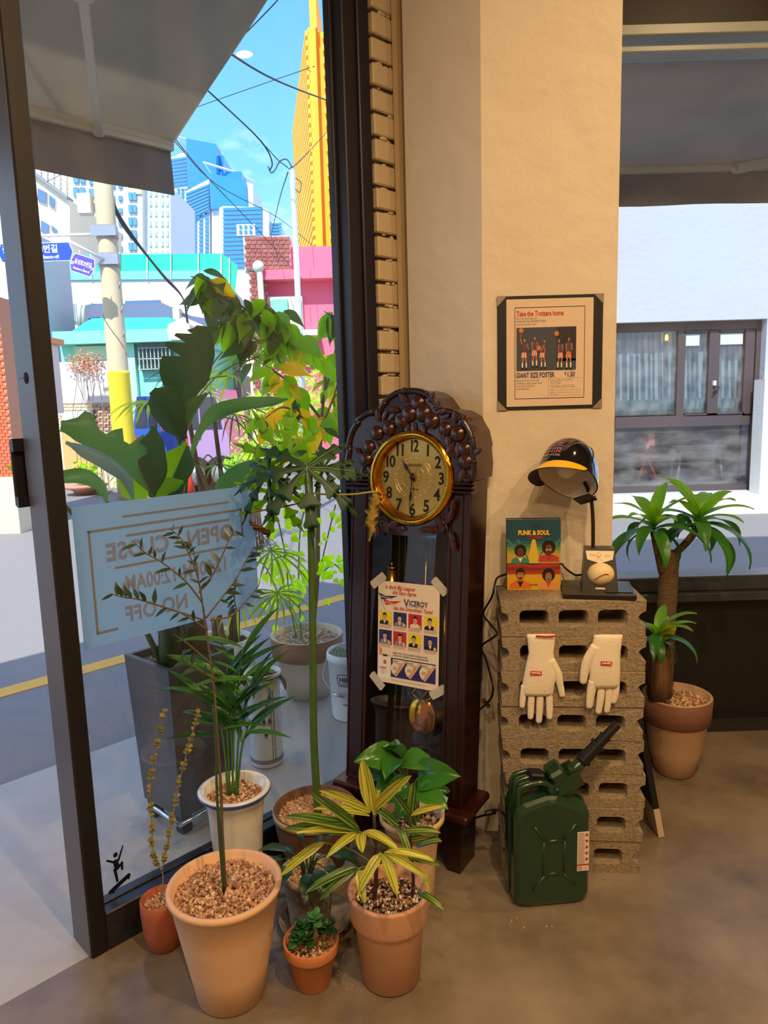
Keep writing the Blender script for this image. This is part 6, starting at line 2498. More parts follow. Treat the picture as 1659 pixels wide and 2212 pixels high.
# ------------------------------------------------------------------ baseball helmet desk lamp
lo_ = Vector((.482, 1.935, .7986))
lp = thing('helmet_lamp', 'desk lamp with a black batting helmet shade, yellow brim and baseball on its base', 'lamp', lo_, -11.5)
M_LB = mat('lamp black plastic', '1a1615', .35)
g = G()
prof_ = [(0, 0), (.192, 0), (.192, .014), (.188, .018), (.004, .018), (0, .014)]
g.box(0, .192, 0, .155, 0, .016, bev=.003)
g.box(.112, .184, .02, .14, .016, .0185, bev=.001)
g.build('base_plate', M_LB, lp)
g = G()
q = [(.052, .030, .016), (.148, .030, .016), (.148, .115, .016), (.052, .115, .016), (.060, .068, .128), (.140, .068, .128), (.140, .110, .128), (.060, .110, .128)]
g.add(q, [(3, 2, 1, 0), (4, 5, 6, 7), (0, 1, 5, 4), (1, 2, 6, 5), (2, 3, 7, 6), (3, 0, 4, 7)])
g.build('lamp_body', M_LB, lp)
SL = T(.100, .030, .016) @ RX(-math.degrees(math.atan2(.038, .112)))     # frame on the sloped front: x right, z up the slope
g = G()
g.prism([(-.038, .112), (-.034, .088), (-.002, .078), (.002, .078), (.034, .088), (.038, .112)], -.002, .0, SL)
pq = g.build('plaque', mat('plaque cream', 'e6d8b8', .5), lp)
g = G()
M_PRT = mat('plaque print', 'b06a3a', .6)
for pts in ([(-.026, .104), (-.012, .098)], [(-.026, .101), (-.013, .096)], [(-.010, .097), (-.004, .094), (.003, .097)], [(-.004, .094), (-.008, .086)], [(-.004, .094), (.003, .086)], [(-.008, .086), (-.011, .085)], [(.003, .086), (.006, .085)], [(.02, .100), (.03, .101)], [(.021, .097), (.028, .097)]):
    g.tube([SL @ Vector((x, -.0022, z)) for x, z in pts], .0004, 4)
for (cx, cz, r) in ((-.003, .101, .0055), (.0155, .098, .003)):
    g.tube([SL @ Vector((cx + r * math.cos(i * .628), -.0022, cz + r * math.sin(i * .628))) for i in range(10)], .0004, 4, closed=True)
g.build('batter_sketch', M_PRT, pq)
g = G()
bc = SL @ Vector((.002, .002, .048))
g.sph(bc, .0365, 28, 18, sc=(1, .8, .86))
ball = g.build('baseball', mat('ball leather', 'e2cf9c', .5, var=.3, vs=30, col2='c9b078'), lp)
g = G()
for sgn, off in ((1, .006), (-1, .034)):
    pass
for k in range(15):
    t = k / 14
    x = -.016 + .034 * t
    z = -.012 + .016 * math.sin(t * 1.9)
    for (dx, dz) in ((-.0035, .0035), (.0005, .0045)):
        p0 = Vector((x, 0, z))
        p1 = Vector((x + dx * 1.0, 0, z + dz))
        pr_ = []
        for p in (p0, p1):
            yy = -.0365 * .8 * math.sqrt(max(0, 1 - (p.x / .0365) ** 2 - (p.z / (.0365 * .86)) ** 2)) - .0003
            pr_.append(bc + Vector((p.x, yy, p.z)))
        g.tube(pr_, .0006, 4)
g.build('stitching', mat('stitch red', 'b8402c', .6), ball)
g = G()
g.prism(rrect(-.013, .013, .006, .0105, .002, 3), -.0012, 0, SL)
g.build('name_plate', mat('plate cream', 'd8cfae', .4), lp)
# stem in world px
W2L = (T(lo_) @ RZ(-11.5)).inverted()
st_ = [W2L @ atY(x, y, Y) for (x, y, Y) in ((1281, 1186, 2.03), (1281, 1130, 2.03), (1278, 1085, 2.03), (1270, 1058, 2.035), (1262, 1040, 2.04))]
g = G()
cc = catmull(st_, 8)
g.tube(cc, .0052, 10)
for i in range(0, len(cc), 1):
    pass
g.build('gooseneck', mat('gooseneck', '2a201a', .45, metal=.4, bump=.4, bs=400), lp)
g = G()
g.tube([st_[0] - Vector((0, 0, .012)), st_[0]], .009, 12)
g.build('neck_collar', M_LB, lp)
# helmet: local axes a (up through crown), f (towards brim)
HC = atY(1226, 1034, 2.0)
ax = Vector((.30, .56, .78)).normalized()
fr_ = Vector((-.80, -.60, 0))
fr_ = (fr_ - ax * fr_.dot(ax)).normalized()
sd_ = fr_.cross(ax).normalized()
HM = Matrix((fr_, ax.cross(fr_), ax)).transposed().to_4x4()
HM.translation = HC
HM = W2L @ HM
RA, RB, RH = .089, .078, .120


def dome(r_in):
    vs, fs = [], []
    nu, nv = 36, 14
    for i in range(nv + 1):
        e = math.pi / 2 * i / nv
        c_, s_ = math.cos(e) ** .82, math.sin(e)
        for j in range(nu):
            a = math.tau * j / nu
            vs.append(((RA - r_in) * c_ * math.cos(a), (RB - r_in) * c_ * math.sin(a), (RH - r_in) * s_ - .012 * (1 - s_) * (1 if math.cos(a) < 0 else 0) * abs(math.cos(a))))
    for i in range(nv):
        for j in range(nu):
            fs.append((i * nu + j, i * nu + (j + 1) % nu, (i + 1) * nu + (j + 1) % nu, (i + 1) * nu + j))
    return vs, fs


g = G()
vs, fs = dome(0)
g.add(vs, fs, HM, 0, True)
vs2, fs2 = dome(.0035)
g.add(vs2, [f[::-1] for f in fs2], HM, 1, True)
n_ = 36
g.add(vs[:n_] + vs2[:n_], [(j, j + n_, (j + 1) % n_ + n_, (j + 1) % n_) for j in range(n_)], HM, 0)
shade = g.build('helmet_shade', [mat('helmet gloss black', '0d0b0b', .08, coat=1.0), mat('helmet lining', 'efe6d0', .5)], lp)
for sgn in (-1, 1):
    g = G()
    g.tube([HM @ Vector((RA * .93 * math.cos(e) ** .82 * math.cos(a) * 1.012, RB * 1.012 * math.cos(e) ** .82 * math.sin(a), RH * math.sin(e) * 1.005)) for (e, a) in [(.25 + .09 * k, sgn * 1.62 + (.04 * k)) for k in range(13)]], .0012, 4)
    g.build('seam_rib', mat('helmet gloss black', '0d0b0b', .08), shade)
# brim
vs, fs = [], []
nb = 22
for j in range(nb + 1):
    a = -1.45 + 2.9 * j / nb
    w = .046 * math.cos(a * 1.03) ** .75 if abs(a) < 1.45 else 0
    e0 = Vector((RA * math.cos(a), RB * math.sin(a), .003))
    for tt in (0, .5, 1.0):
        ra = Vector((math.cos(a) * .9 + .1, math.sin(a) * .55, 0))
        vs.append(e0 + ra * (w * tt * .62) + Vector((0, 0, -w * tt * .80 - .004 * tt)))
for j in range(nb):
    for k in range(2):
        fs.append((j * 3 + k, j * 3 + k + 1, (j + 1) * 3 + k + 1, (j + 1) * 3 + k))
g = G()
g.add(vs, fs, HM, 0, True)
g.add([v - Vector((0, 0, .0035)) for v in vs], [f[::-1] for f in fs], HM, 1, True)
e_ = [j * 3 + 2 for j in range(nb + 1)]
m_ = len(vs)
g.add(vs + [v - Vector((0, 0, .0035)) for v in vs], [(e_[j], e_[j] + m_, e_[j + 1] + m_, e_[j + 1]) for j in range(nb)], HM, 1)
g.build('brim', [mat('brim yellow', 'e8b60c', .25, coat=.5), mat('brim underside', '1c1a1a', .4)], lp)
g = G()
g.sph(HM @ Vector((.012, .0, .030)), .030, 18, 12)
g.tube([HM @ Vector((-.012, 0, .045)), HM @ Vector((-.05, 0, .068))], .015, 12)
g.build('bulb', mat('bulb white glass', 'e9e4d8', .15), lp)
g = G()
for k in range(8):
    y = -.024 + k * .0068
    g.tube([HM @ Vector((-RA * .99, y, -.012)), HM @ Vector((-RA * .99 - .004, y, -.026)), HM @ Vector((-RA * .7, y, -.022))], .0018, 4)
g.box(-RA - .004, -RA * .68, -.028, .03, -.026, -.022, HM)
g.build('vent_clip', M_LB, lp)
# sticker with six lines of lettering, bent to the dome
def dome_pt(a, e, lift=.0008):
    c_ = math.cos(e) ** .82
    return HM @ Vector(((RA + lift) * c_ * math.cos(a), (RB + lift) * c_ * math.sin(a), (RH + lift) * math.sin(e)))


M_SR, M_SB, M_SG = mat('sticker red', 'e0485a', .4), mat('sticker blue', '6f9fe0', .4), mat('sticker pale', '8fa0b8', .4)
for i in range(6):
    for (word, a0_, wd) in (('NRAP 4 LIFE', .42, .80),):
        me = text_mesh(word, M_SR if i % 2 == 0 else (M_SB if i < 5 else M_SG), 1.0, .02, 'LEFT', 1.0, res=1)
        xs = [v.co.x for v in me.vertices]
        x0_, x1_ = min(xs), max(xs)
        for v in me.vertices:
            t = (v.co.x - x0_) / (x1_ - x0_)
            a = -.30 + wd * t
            e = .74 - i * .105 + v.co.z * .085 - .08 * t
            v.co = dome_pt(a, e)
        obj('lettering', me, shade)

# ------------------------------------------------------------------ cords


def cord(name, label, pts, r=.0032, m=None, Y=None):
    P_ = [atY(x, y, d) for (x, y, d) in pts]
    o_ = P_[-1]
    g = G()
    g.tube(catmull([p - o_ for p in P_], 8), r, 7)
    t = thing(name, label, 'cord', o_)
    g.build('flex', m or mat('black flex', '0e0d0d', .45), t)
    return t, o_


t, o_ = cord('lamp_cord', 'black lamp cord running behind the book and looping down beside the blocks',
             [(1262, 1240, 2.03), (1243, 1242, 2.06), (1222, 1228, 2.095), (1212, 1218, 2.103), (1195, 1224, 2.105), (1150, 1238, 2.105), (1100, 1240, 2.105), (1085, 1243, 2.075), (1072, 1252, 2.0), (1063, 1288, 1.985), (1044, 1325, 2.095), (1057, 1345, 2.055), (1073, 1366, 1.955), (1066, 1377, 1.97), (1040, 1397, 2.095), (1050, 1425, 2.065), (1062, 1470, 1.98), (1065, 1490, 1.975), (1058, 1512, 2.03), (1026, 1542, 2.09)])
g = G()
c_ = atY(1050, 1519, 2.047) - o_
g.box(-.016, .016, -.006, .006, -.006, .006, T(c_) @ RY(52), bev=.003)
g.build('inline_switch', mat('switch brown', '3a2c22', .5), t)
t, o_ = cord('clock_cord', 'short black power lead with a plug beside the clock foot', [(1012, 1773, 1.972), (1035, 1764, 1.96), (1050, 1760, 1.945), (1062, 1754, 1.93), (1082, 1752, 1.912), (1105, 1790, 1.906), (1125, 1850, 1.906), (1142, 1893, 1.906)])
g = G()
pl_ = T(atY(1060, 1755, 1.9325) - o_) @ RY(-14)
g.box(-.016, .016, -.007, .007, -.007, .007, pl_, bev=.003)
g.build('plug', mat('black flex', '0e0d0d', .45), t)

# ------------------------------------------------------------------ leaning board beside the blocks
bd = thing('leaning_signboard', 'thin black signboard with a white foot leaning beside the concrete blocks', 'board', (.832, 2.06, 0))
an = math.degrees(math.atan2(.100, .50))
g = G()
g.box(-.018, 0, 0, .42, .10, .53, RY(-an))
g.build('board', mat('board black', '121213', .5), bd)
g = G()
g.box(-.018, 0, 0, .42, .004, .10, RY(-an))
g.build('board_foot', mat('board white end', 'c9b49a', .6), bd)
g = G()
g.box(-.022, .002, -.002, .422, .38, .385, RY(-an))
g.build('seam_strip', mat('board seam', '1f1d1c', .7), bd)

# ------------------------------------------------------------------ green jerrycan
jo = Vector((.318, 1.757, 0))
jc = thing('jerrycan', 'dark green steel jerrycan with a black flexible pouring spout standing before the blocks', 'jerrycan', jo, 5.5)
M_JG = mat('jerrycan green', '1c3a24', .22, var=.25, vs=6, col2='16301e', coat=.5)
JW, JH, JD = .205, .335, .115
# body outline (front view)
jout = rrect(0, JW, 0, .285, .030, 5)
body = [(x, z) for (x, z) in [(.030, 0), (JW - .030, 0), (JW - .012, .006), (JW, .025), (JW, .255), (JW - .008, .276), (JW - .03, .288), (.118, .312), (.085, .312), (.025, .295), (.006, .282), (0, .262), (0, .025), (.012, .006)]]


def inset(poly, d):
    cx = sum(p[0] for p in poly) / len(poly)
    cz = sum(p[1] for p in poly) / len(poly)
    return [(p[0] + (cx - p[0]) * d / abs(p[0] - cx + 1e-6) if abs(p[0] - cx) > d else p[0], p[1] + (cz - p[1]) * d / abs(p[1] - cz + 1e-6) if abs(p[1] - cz) > d else p[1]) for p in poly]


rings = [(0.0, .014), (.005, .006), (.014, 0), (JD * .46, 0), (JD * .46, -.004), (JD * .54, -.004), (JD * .54, 0), (JD - .014, 0), (JD - .005, .006), (JD, .014)]
vs, fs = [], []
nb = len(body)
for (y, d) in rings:
    vs += [(x, y, z) for (x, z) in inset(body, d)] if d >= 0 else [(x + (.004 if x > JW / 2 else -.004), y, z + (.003 if z > .15 else -.0)) for (x, z) in body]
for i in range(len(rings) - 1):
    for j in range(nb):
        fs.append((i * nb + (j + 1) % nb, i * nb + j, (i + 1) * nb + j, (i + 1) * nb + (j + 1) % nb))
fs += [tuple(range(nb)), tuple(range(len(rings) * nb - 1, (len(rings) - 1) * nb - 1, -1))]
g = G()
g.add(vs, fs)
g.build('can_body', M_JG, jc)
g = G()
for pts in ([(.052, .235), (.082, .195)], [(.165, .235), (.130, .195)], [(.048, .055), (.082, .095)], [(.165, .060), (.130, .095)], [(.078, .192), (.134, .192)], [(.078, .098), (.134, .098)], [(.078, .192), (.078, .098)], [(.134, .192), (.134, .098)]):
    a, b2 = pts
    g.tube([(a[0], .0005, a[1]), (b2[0], .0005, b2[1])], [.0045, .0045], 6)
g.build('pressed_rib', M_JG, jc)
for k in range(3):
    y = .022 + k * .033
    g = G()
    g.tube(catmull([(.014, y, .280), (.016, y, .322), (.030, y, .340), (.075, y, .346), (.100, y, .335), (.104, y, .312)], 5), .0075, 8)
    g.build('carry_handle', M_JG, jc)
g = G()
g.lathe([(.026, 0), (.026, .02), (.022, .024), (.022, .035)], 18, T(.150, .055, .285))
g.build('filler_neck', M_JG, jc)
g = G()
g.box(.118, .180, .022, .088, .318, .345, RY(0), bev=.008)
g.box(.105, .150, .020, .090, .335, .375, T(.0, 0, .0) @ T(.13, 0, .35) @ RY(-28) @ T(-.13, 0, -.35), bev=.008)
g.box(.096, .190, .018, .026, .312, .350, T(.14, 0, .33) @ RY(-24) @ T(-.14, 0, -.33))
g.box(.096, .190, .084, .092, .312, .350, T(.14, 0, .33) @ RY(-24) @ T(-.14, 0, -.33))
g.tube([(.118, .012, .325), (.118, .098, .325)], .006, 8)
g.build('locking_cap', M_JG, jc)
g = G()
g.box(.052, .092, .035, .075, .338, .362, T(.07, 0, .35) @ RY(8) @ T(-.07, 0, -.35), bev=.004)
g.build('cap_latch', mat('jerry black rubber', '101210', .55), jc)
d_ = Vector((.140, -.008, .150)).normalized()
p0 = Vector((.150, .050, .335))
g = G()
g.tube([p0, p0 + d_ * .075], [.019, .016], 14)
g.build('spout_root', M_JG, jc)
g = G()
L0 = p0 + d_ * .070
segs = [(0, .022), (.008, .022), (.0081, .018), (.055, .017), (.0551, .021), (.062, .021), (.0621, .0145), (.085, .0145), (.0851, .0165), (.09, .0165), (.0901, .0125), (.135, .0120)]
g.tube([L0 + d_ * a for a, r in segs], [r for a, r in segs], 16, smooth=False)
g.box(-.002, .002, -.02, .02, -.005, .005, T(L0 + d_ * .008))
g.build('nozzle', mat('nozzle black', '0f100f', .45), jc)
lab = G()
LB = Print(jc, .030, .112, T(.184, -.0002, .155))
lab.box(.168, .200, -.0008, .0004, .099, .211)
lb = lab.build('warning_label', mat('label white', 'dcd5c8', .6), jc)
g = G()
LB.M = T(.184, -.0006, .155)
LB.rect(g, -.02, .82, 1.02, .86, 1, 0)
for k in range(5):
    LB.ell(g, .82, .08 + k * .155, .13, .038, 1, 0, 10)
LB.ell(g, .75, .93, .16, .045, 1, 2, 3)
for k in range(22):
    LB.rect(g, .02, .03 + k * .036, .55 + .06 * (k % 3), .043 + k * .036, 1, 0 if k % 7 == 0 else 1)
for k in range(4):
    LB.rect(g, .02, .88 + k * .028, .45, .892 + k * .028, 1, 1)
g.build('label_print', [M_RED, M_GREYT, mat('label orange', 'e0a030', .5)], lb)

# ------------------------------------------------------------------ potted plants in the room
M_PEACH = mat('peach terracotta', 'd8b08c', .7, var=.3, vs=7, col2='caa07c', bump=.05, bs=90)
M_TERRA = mat('red terracotta', 'a85a3c', .75, var=.35, vs=9, col2='8f4a32')
M_TERRB = mat('orange terracotta', 'c89878', .75, var=.35, vs=9, col2='b88666', bump=.06, bs=120)

# big peach pot with olive-leaved shrub
o = Vector((-.385, 1.513, 0))
pa_ = thing('potted_olive_shrub', 'thin olive-leaved shrub in the largest peach terracotta pot full of gravel', 'potted plant', o)
pot(pa_, [(.070, 0), (.077, .004), (.092, .09), (.108, .18), (.122, .262), (.1285, .268), (.1295, .278)], M_PEACH, soil=.258, wall=.013)
pebbles('gravel', pa_, (0, 0, .256), .112, 1500, M_PEB, .0058, 31, dome=.012)
g = G()
rr = random.Random(77)
for i in range(70):
    a, r = rr.random() * 6.28, .105 * math.sqrt(rr.random())
    p = Vector((r * math.cos(a), r * math.sin(a), .266 + .008 * (1 - r / .11)))
    b_ = rr.random() * 6.28
    l = rr.uniform(.008, .018)
    g.tube([p, p + Vector((l * math.cos(b_), l * math.sin(b_), rr.uniform(-.003, .008)))], .0007, 4)
tag(g.build('dry_twigs', mat('straw twig', 'c4a586', .9), pa_), kind='stuff')
OLV = leafmat('olive leaf', '26382c', '33503a', .1, .35)
OBK = mat('olive bark', '5f5244', .85, var=.5, vs=60, col2='5a4636')
OGR = mat('green stake', '2f4a2c', .6)
ol = [leaf_mesh('leaf', .040, .0125, OLV, [.1, .7, 1, .95, .7, .3, .02], .25, .2, 6, 1), leaf_mesh('leaf', .031, .0105, OLV, [.1, .7, 1, .9, .5, .02], .1, .2, 5, 1)]


def twig(parent, pts, r, m, leaves, n, seed, lo=.25, o=None, s=1.0, pair=True, spread=.8):
    P_ = [atY(*p) - o for p in pts]
    c = catmull(P_, 8)
    g = G()
    g.tube(c, [r * (1 - .6 * i / (len(c) - 1)) for i in range(len(c))], 6)
    g.build('branch', m, parent)
    rr = random.Random(seed)
    for i in range(n):
        t = lo + (1 - lo) * (i + .5) / n
        k = min(len(c) - 2, int(t * (len(c) - 1)))
        d = (c[k + 1] - c[k]).normalized()
        sdv = d.cross(Vector((0, -1, .2))).normalized()
        for sg in ((-1, 1) if pair else (rr.choice((-1, 1)),)):
            if rr.random() < .12:
                continue
            dd = d * rr.uniform(.3, .8) + sdv * sg * spread + Vector((0, rr.uniform(-.5, .3), rr.uniform(-.2, .2)))
            obj('leaf', rr.choice(leaves), parent, aim(c[k], dd, (0, -.6, .8), s * rr.uniform(.75, 1.15)))


mst = [(487, 1925, 1.51), (480, 1800, 1.50), (477, 1700, 1.50), (470, 1600, 1.50), (462, 1480, 1.50), (448, 1380, 1.50), (442, 1335, 1.50)]
twig(pa_, mst, .0042, OBK, ol, 0, 1, o=o)
twig(pa_, [(484, 1925, 1.50), (474, 1800, 1.49), (468, 1700, 1.49), (467, 1620, 1.49), (460, 1530, 1.49)], .0042, OGR, ol, 0, 2, o=o)
for i, (pts, n) in enumerate([
    ([(442, 1335, 1.50), (428, 1250, 1.50), (405, 1190, 1.49), (388, 1160, 1.49), (368, 1143, 1.48)], 8),
    ([(436, 1300, 1.50), (400, 1255, 1.48), (350, 1215, 1.46), (315, 1195, 1.45), (288, 1170, 1.44)], 7),
    ([(442, 1340, 1.50), (350, 1310, 1.46), (300, 1295, 1.44), (265, 1290, 1.43), (238, 1282, 1.42)], 7),
    ([(440, 1320, 1.50), (430, 1260, 1.50), (420, 1200, 1.50), (408, 1160, 1.50)], 6),
    ([(430, 1280, 1.50), (460, 1240, 1.51), (480, 1200, 1.52), (498, 1160, 1.53), (512, 1145, 1.53)], 7),
    ([(445, 1335, 1.50), (480, 1290, 1.52), (510, 1250, 1.54), (535, 1205, 1.55), (550, 1178, 1.55)], 7),
    ([(455, 1340, 1.50), (500, 1330, 1.53), (530, 1300, 1.55), (555, 1270, 1.56), (562, 1255, 1.56)], 5),
    ([(448, 1360, 1.50), (410, 1335, 1.48), (380, 1320, 1.47)], 4),
    ([(462, 1440, 1.50), (405, 1390, 1.48), (375, 1370, 1.47)], 4),
    ([(470, 1470, 1.50), (420, 1440, 1.48), (385, 1420, 1.46)], 3),
    ([(510, 1250, 1.54), (506, 1290, 1.54), (512, 1320, 1.54)], 3)]):
    twig(pa_, pts, .0022, OBK, ol, n + 2, 100 + i, o=o, lo=.2, pair=False, s=.85)

# small terracotta pot with two dry twigs
o = Vector((-.587, 1.673, 0))
pb_ = thing('potted_twig_plant', 'small red terracotta pot with two thin stems of folded yellow-brown leaves', 'potted plant', o)
pot(pb_, [(.036, 0), (.043, .008), (.050, .05), (.053, .10), (.0525, .128)], M_TERRA, soil=.112, wall=.006)
pebbles('gravel', pb_, (0, 0, .111), .044, 260, M_PEB, .005, 32)
TWL = leafmat('folded leaf', '6a6a30', '9a8c48', .15, .6)
tw = leaf_mesh('leaf', .0125, .013, TWL, [.4, .9, 1, .8, .2], .2, 1.1, 4, 1)
TWB = mat('grey twig', '8a8478', .85)
twig(pb_, [(347, 1945, 1.672), (352, 1900, 1.67), (350, 1880, 1.67)], .0022, TWB, [tw], 0, 1, o=o)
twig(pb_, [(350, 1880, 1.67), (333, 1850, 1.67), (328, 1790, 1.67), (325, 1710, 1.67), (332, 1640, 1.67), (345, 1580, 1.67), (358, 1530, 1.67)], .0019, TWB, [tw], 34, 5, o=o, lo=.05, spread=.9, s=.8)
twig(pb_, [(350, 1880, 1.67), (360, 1830, 1.67), (372, 1770, 1.67), (388, 1690, 1.67), (405, 1620, 1.67), (420, 1570, 1.67), (432, 1535, 1.67)], .0019, TWB, [tw], 34, 6, o=o, lo=.05, spread=.9, s=.8)

# white and blue rimmed pot with bamboo palm
o = Vector((-.417, 1.807, 0))
pc_ = thing('potted_bamboo_palm', 'slender green palm in a tall white porcelain pot with a blue rim', 'potted plant', o)
pot(pc_, [(.058, 0), (.060, .01), (.064, .15), (.072, .28), (.078, .318), (.093, .338), (.095, .346)], M_PORC, soil=.322, wall=.017)
band(pc_, [(.0915, .3335), (.0955, .3395), (.0962, .345), (.0935, .346)], mat('rim cobalt', '2a4aa0', .2, coat=.5), 'blue_rim')
pebbles('gravel', pc_, (0, 0, .322), .073, 520, [M_PEB[0], M_PEB[2], M_PEB[1]], .0056, 33)
g = G()
for k in range(7):
    a = -.5 + k * .13
    r = .0645
    g.tube([Vector((r * math.sin(a), -r * math.cos(a), .115)), Vector((r * math.sin(a + .03), -r * math.cos(a + .03), .095)), Vector((r * math.sin(a + .02), -r * math.cos(a + .02), .07))], [.001, .004, .001], 5)
a = -.62
g.tube([Vector((.066 * math.sin(a), -.066 * math.cos(a), .135)), Vector((.066 * math.sin(a + .12), -.066 * math.cos(a + .12), .13)), Vector((.066 * math.sin(a + .3), -.066 * math.cos(a + .3), .12))], [.001, .005, .001], 5)
g.build('painted_leaves', M_COB, pc_)
LPG = leafmat('palm blade', '2a5a24', '4a8a34', .25, .35)
LPD = leafmat('palm blade deep', '1c4424', '2c5a34', .12, .3)
lb_ = [leaf_mesh('leaf', .165, .018, LPG, [.15, .7, 1, .95, .8, .5, .05], .9, .3, 8, 1), leaf_mesh('leaf', .15, .020, LPD, [.15, .7, 1, .95, .8, .5, .05], .6, .3, 8, 1), leaf_mesh('leaf', .10, .014, LPG, [.15, .7, 1, .9, .7, .4, .05], .4, .3, 7, 1)]
rr = random.Random(40)
stems_ = [((495, 1690), (492, 1600), (488, 1500), (492, 1440)), ((500, 1690), (505, 1580), (515, 1470), (525, 1400)), ((507, 1690), (515, 1600), (530, 1520), (545, 1470)), ((503, 1690), (500, 1610), (497, 1550), (490, 1500)), ((510, 1690), (520, 1630), (532, 1580), (540, 1555)), ((490, 1690), (485, 1620), (470, 1540), (450, 1500))]
for i, st in enumerate(stems_):
    P_ = [atY(x, y, 1.80) - o for (x, y) in st]
    P_[0].z = .318
    c = catmull(P_, 6)
    g = G()
    g.tube(c, [.0032 - .0015 * k / (len(c) - 1) for k in range(len(c))], 6)
    g.build('stem', mat('palm stem green', '3c6a30', .5), pc_)
    for k in range(9 if i < 4 else 6):
        t = .45 + .55 * k / 8
        p = c[min(len(c) - 1, int(t * (len(c) - 1)))]
        sg = 1 if k % 2 else -1
        d = Vector((sg * rr.uniform(.3, 1.0), rr.uniform(-.6, .3), rr.uniform(.2, 1.3)))
        obj('leaf', lb_[rr.randrange(3)], pc_, aim(p, d, (0, -.5, .9), rr.uniform(.75, 1.15)))

# papaya in brown bowl
o = Vector((-.223, 1.952, 0))
pd_ = thing('potted_papaya', 'young papaya with a long bare green trunk in a brown bowl pot', 'potted plant', o)
pot(pd_, [(.062, 0), (.085, .04), (.107, .11), (.116, .165), (.1165, .188), (.1195, .190), (.1195, .20)], mat('brown ribbed clay', '6a4a3c', .8, var=.4, vs=20, col2='543a2e', stretch=(.4, .4, 14)), soil=.178, wall=.010)
band(pd_, [(.1165, .183), (.1205, .185), (.1205, .2005), (.1125, .2012)], mat('cream rim', 'b9a07c', .7), 'cream_rim')
pebbles('gravel', pd_, (0, 0, .178), .106, 950, [M_PEB[1], M_PEB[0], M_PEB[3]], .0058, 34)
PTK = mat('papaya trunk', '4a6a2c', .6, var=.5, vs=30, col2='2f4a20', stretch=(3, 3, .6))
trk = [(-.0, 0, .17)] + [atY(x, y, Y) - o for (x, y, Y) in ((678, 1600, 1.945), (676, 1400, 1.945), (673, 1220, 1.945), (670, 1100, 1.945), (669, 1040, 1.94), (664, 1010, 1.94))]
trk[0] = Vector((trk[1].x + .003, trk[1].y, .17))
c = catmull(trk, 6)
g = G()
g.tube(c, [.0115 - .004 * i / (len(c) - 1) for i in range(len(c))], 10)
for i in range(5, len(c) - 4, 3):
    g.sph(c[i] + Vector((.010 * math.cos(i), -.008, 0)), .0028, 6, 4)
g.build('trunk', PTK, pd_)


def papaya_leaf(m, seed, scale=1.0):
    """seven deeply lobed leaf, hub at origin, lying in x,y with lobes outward"""
    rr = random.Random(seed)
    g = G()
    lobes = 7
    for i in range(lobes):
        a = -2.25 + 4.5 * i / (lobes - 1)
        L_ = .170 * (1.12 - .28 * abs(i - 3) / 3)
        ux, uy = math.sin(a), math.cos(a)
        vx, vy = uy, -ux
        half_ = [(0, .008), (.22, .017), (.34, .016), (.42, .030), (.50, .052), (.545, .046), (.53, .024), (.60, .022), (.68, .030), (.74, .040), (.78, .030), (.76, .013), (.86, .012), (1.0, 0)]
        cen = [(t * L_) for t, w in half_]
        dz = lambda t: -.28 * L_ * t * t
        vs, fs = [], []
        for (t, w) in half_:
            s_ = w * .56 * (.9 + .2 * rr.random())
            for q in (-1, 0, 1):
                x = ux * t * L_ + vx * s_ * q * .9
                y = uy * t * L_ + vy * s_ * q * .9
                vs.append((x, y, dz(t) + (.004 if q == 0 else 0) + .003 * i * .3))
        for k in range(len(half_) - 1):
            for q in (0, 1):
                fs.append((k * 3 + q, k * 3 + q + 1, (k + 1) * 3 + q + 1, (k + 1) * 3 + q))
        g.add(vs, fs, SCL(scale, scale, scale), 0, True)
        g.tube([(ux * t * L_ * scale, uy * t * L_ * scale, (dz(t) + .0065) * scale) for t in (0, .3, .6, .9)], [.0012 * scale, .001 * scale, .0007 * scale, .0003 * scale], 4, mi=1)
    return g.mesh('leaf', [m, mat('papaya vein', '8aa878', .6)])


PPD, PPL = leafmat('papaya dark', '1c4428', '163820', .2, .5), leafmat('papaya lime', '5f9a2c', '78b034', .5, .45)
hub = c[-1]
for (x, y, Y, d, up_, m, s, sd_) in ((662, 1012, 1.86, (.10, -.55, -.75), (.1, -.8, .5), PPD, 1.05, 1), (583, 1020, 1.90, (-.75, -.3, -.9), (-.5, -.6, .3), PPD, .8, 2), (612, 990, 1.93, (-.3, -.1, .5), (-.2, -.9, .3), PPL, .8, 3), (600, 1065, 1.96, (-.3, .1, -1), (.1, -.9, .2), PPL, .8, 4), (700, 1010, 1.98, (.7, .2, .2), (.1, -.7, .7), PPD, .55, 5)):
    hp = atY(x, y, Y) - o
    stem(pd_, [hub, hub.lerp(hp, .5) + Vector((0, 0, .025)), hp], .0026, mat('papaya petiole', '5f7a4a', .6), 'petiole', 5)
    obj('leaf', papaya_leaf(m, sd_), pd_, aim(hp, d, up_, s))
DRY = mat('dried leaf', '9a8436', .9, var=.6, vs=60, col2='6a5626')
DRB = mat('dried leaf brown', '6a4a24', .9, var=.6, vs=50, col2='3a2816')
stem(pd_, [atY(x, y, Y) - o for (x, y, Y) in ((672, 1065, 1.93), (705, 1068, 1.86), (760, 1068, 1.82), (800, 1063, 1.80), (815, 1062, 1.80))], .0024, mat('dry petiole', 'a8963c', .7), 'petiole', 6)


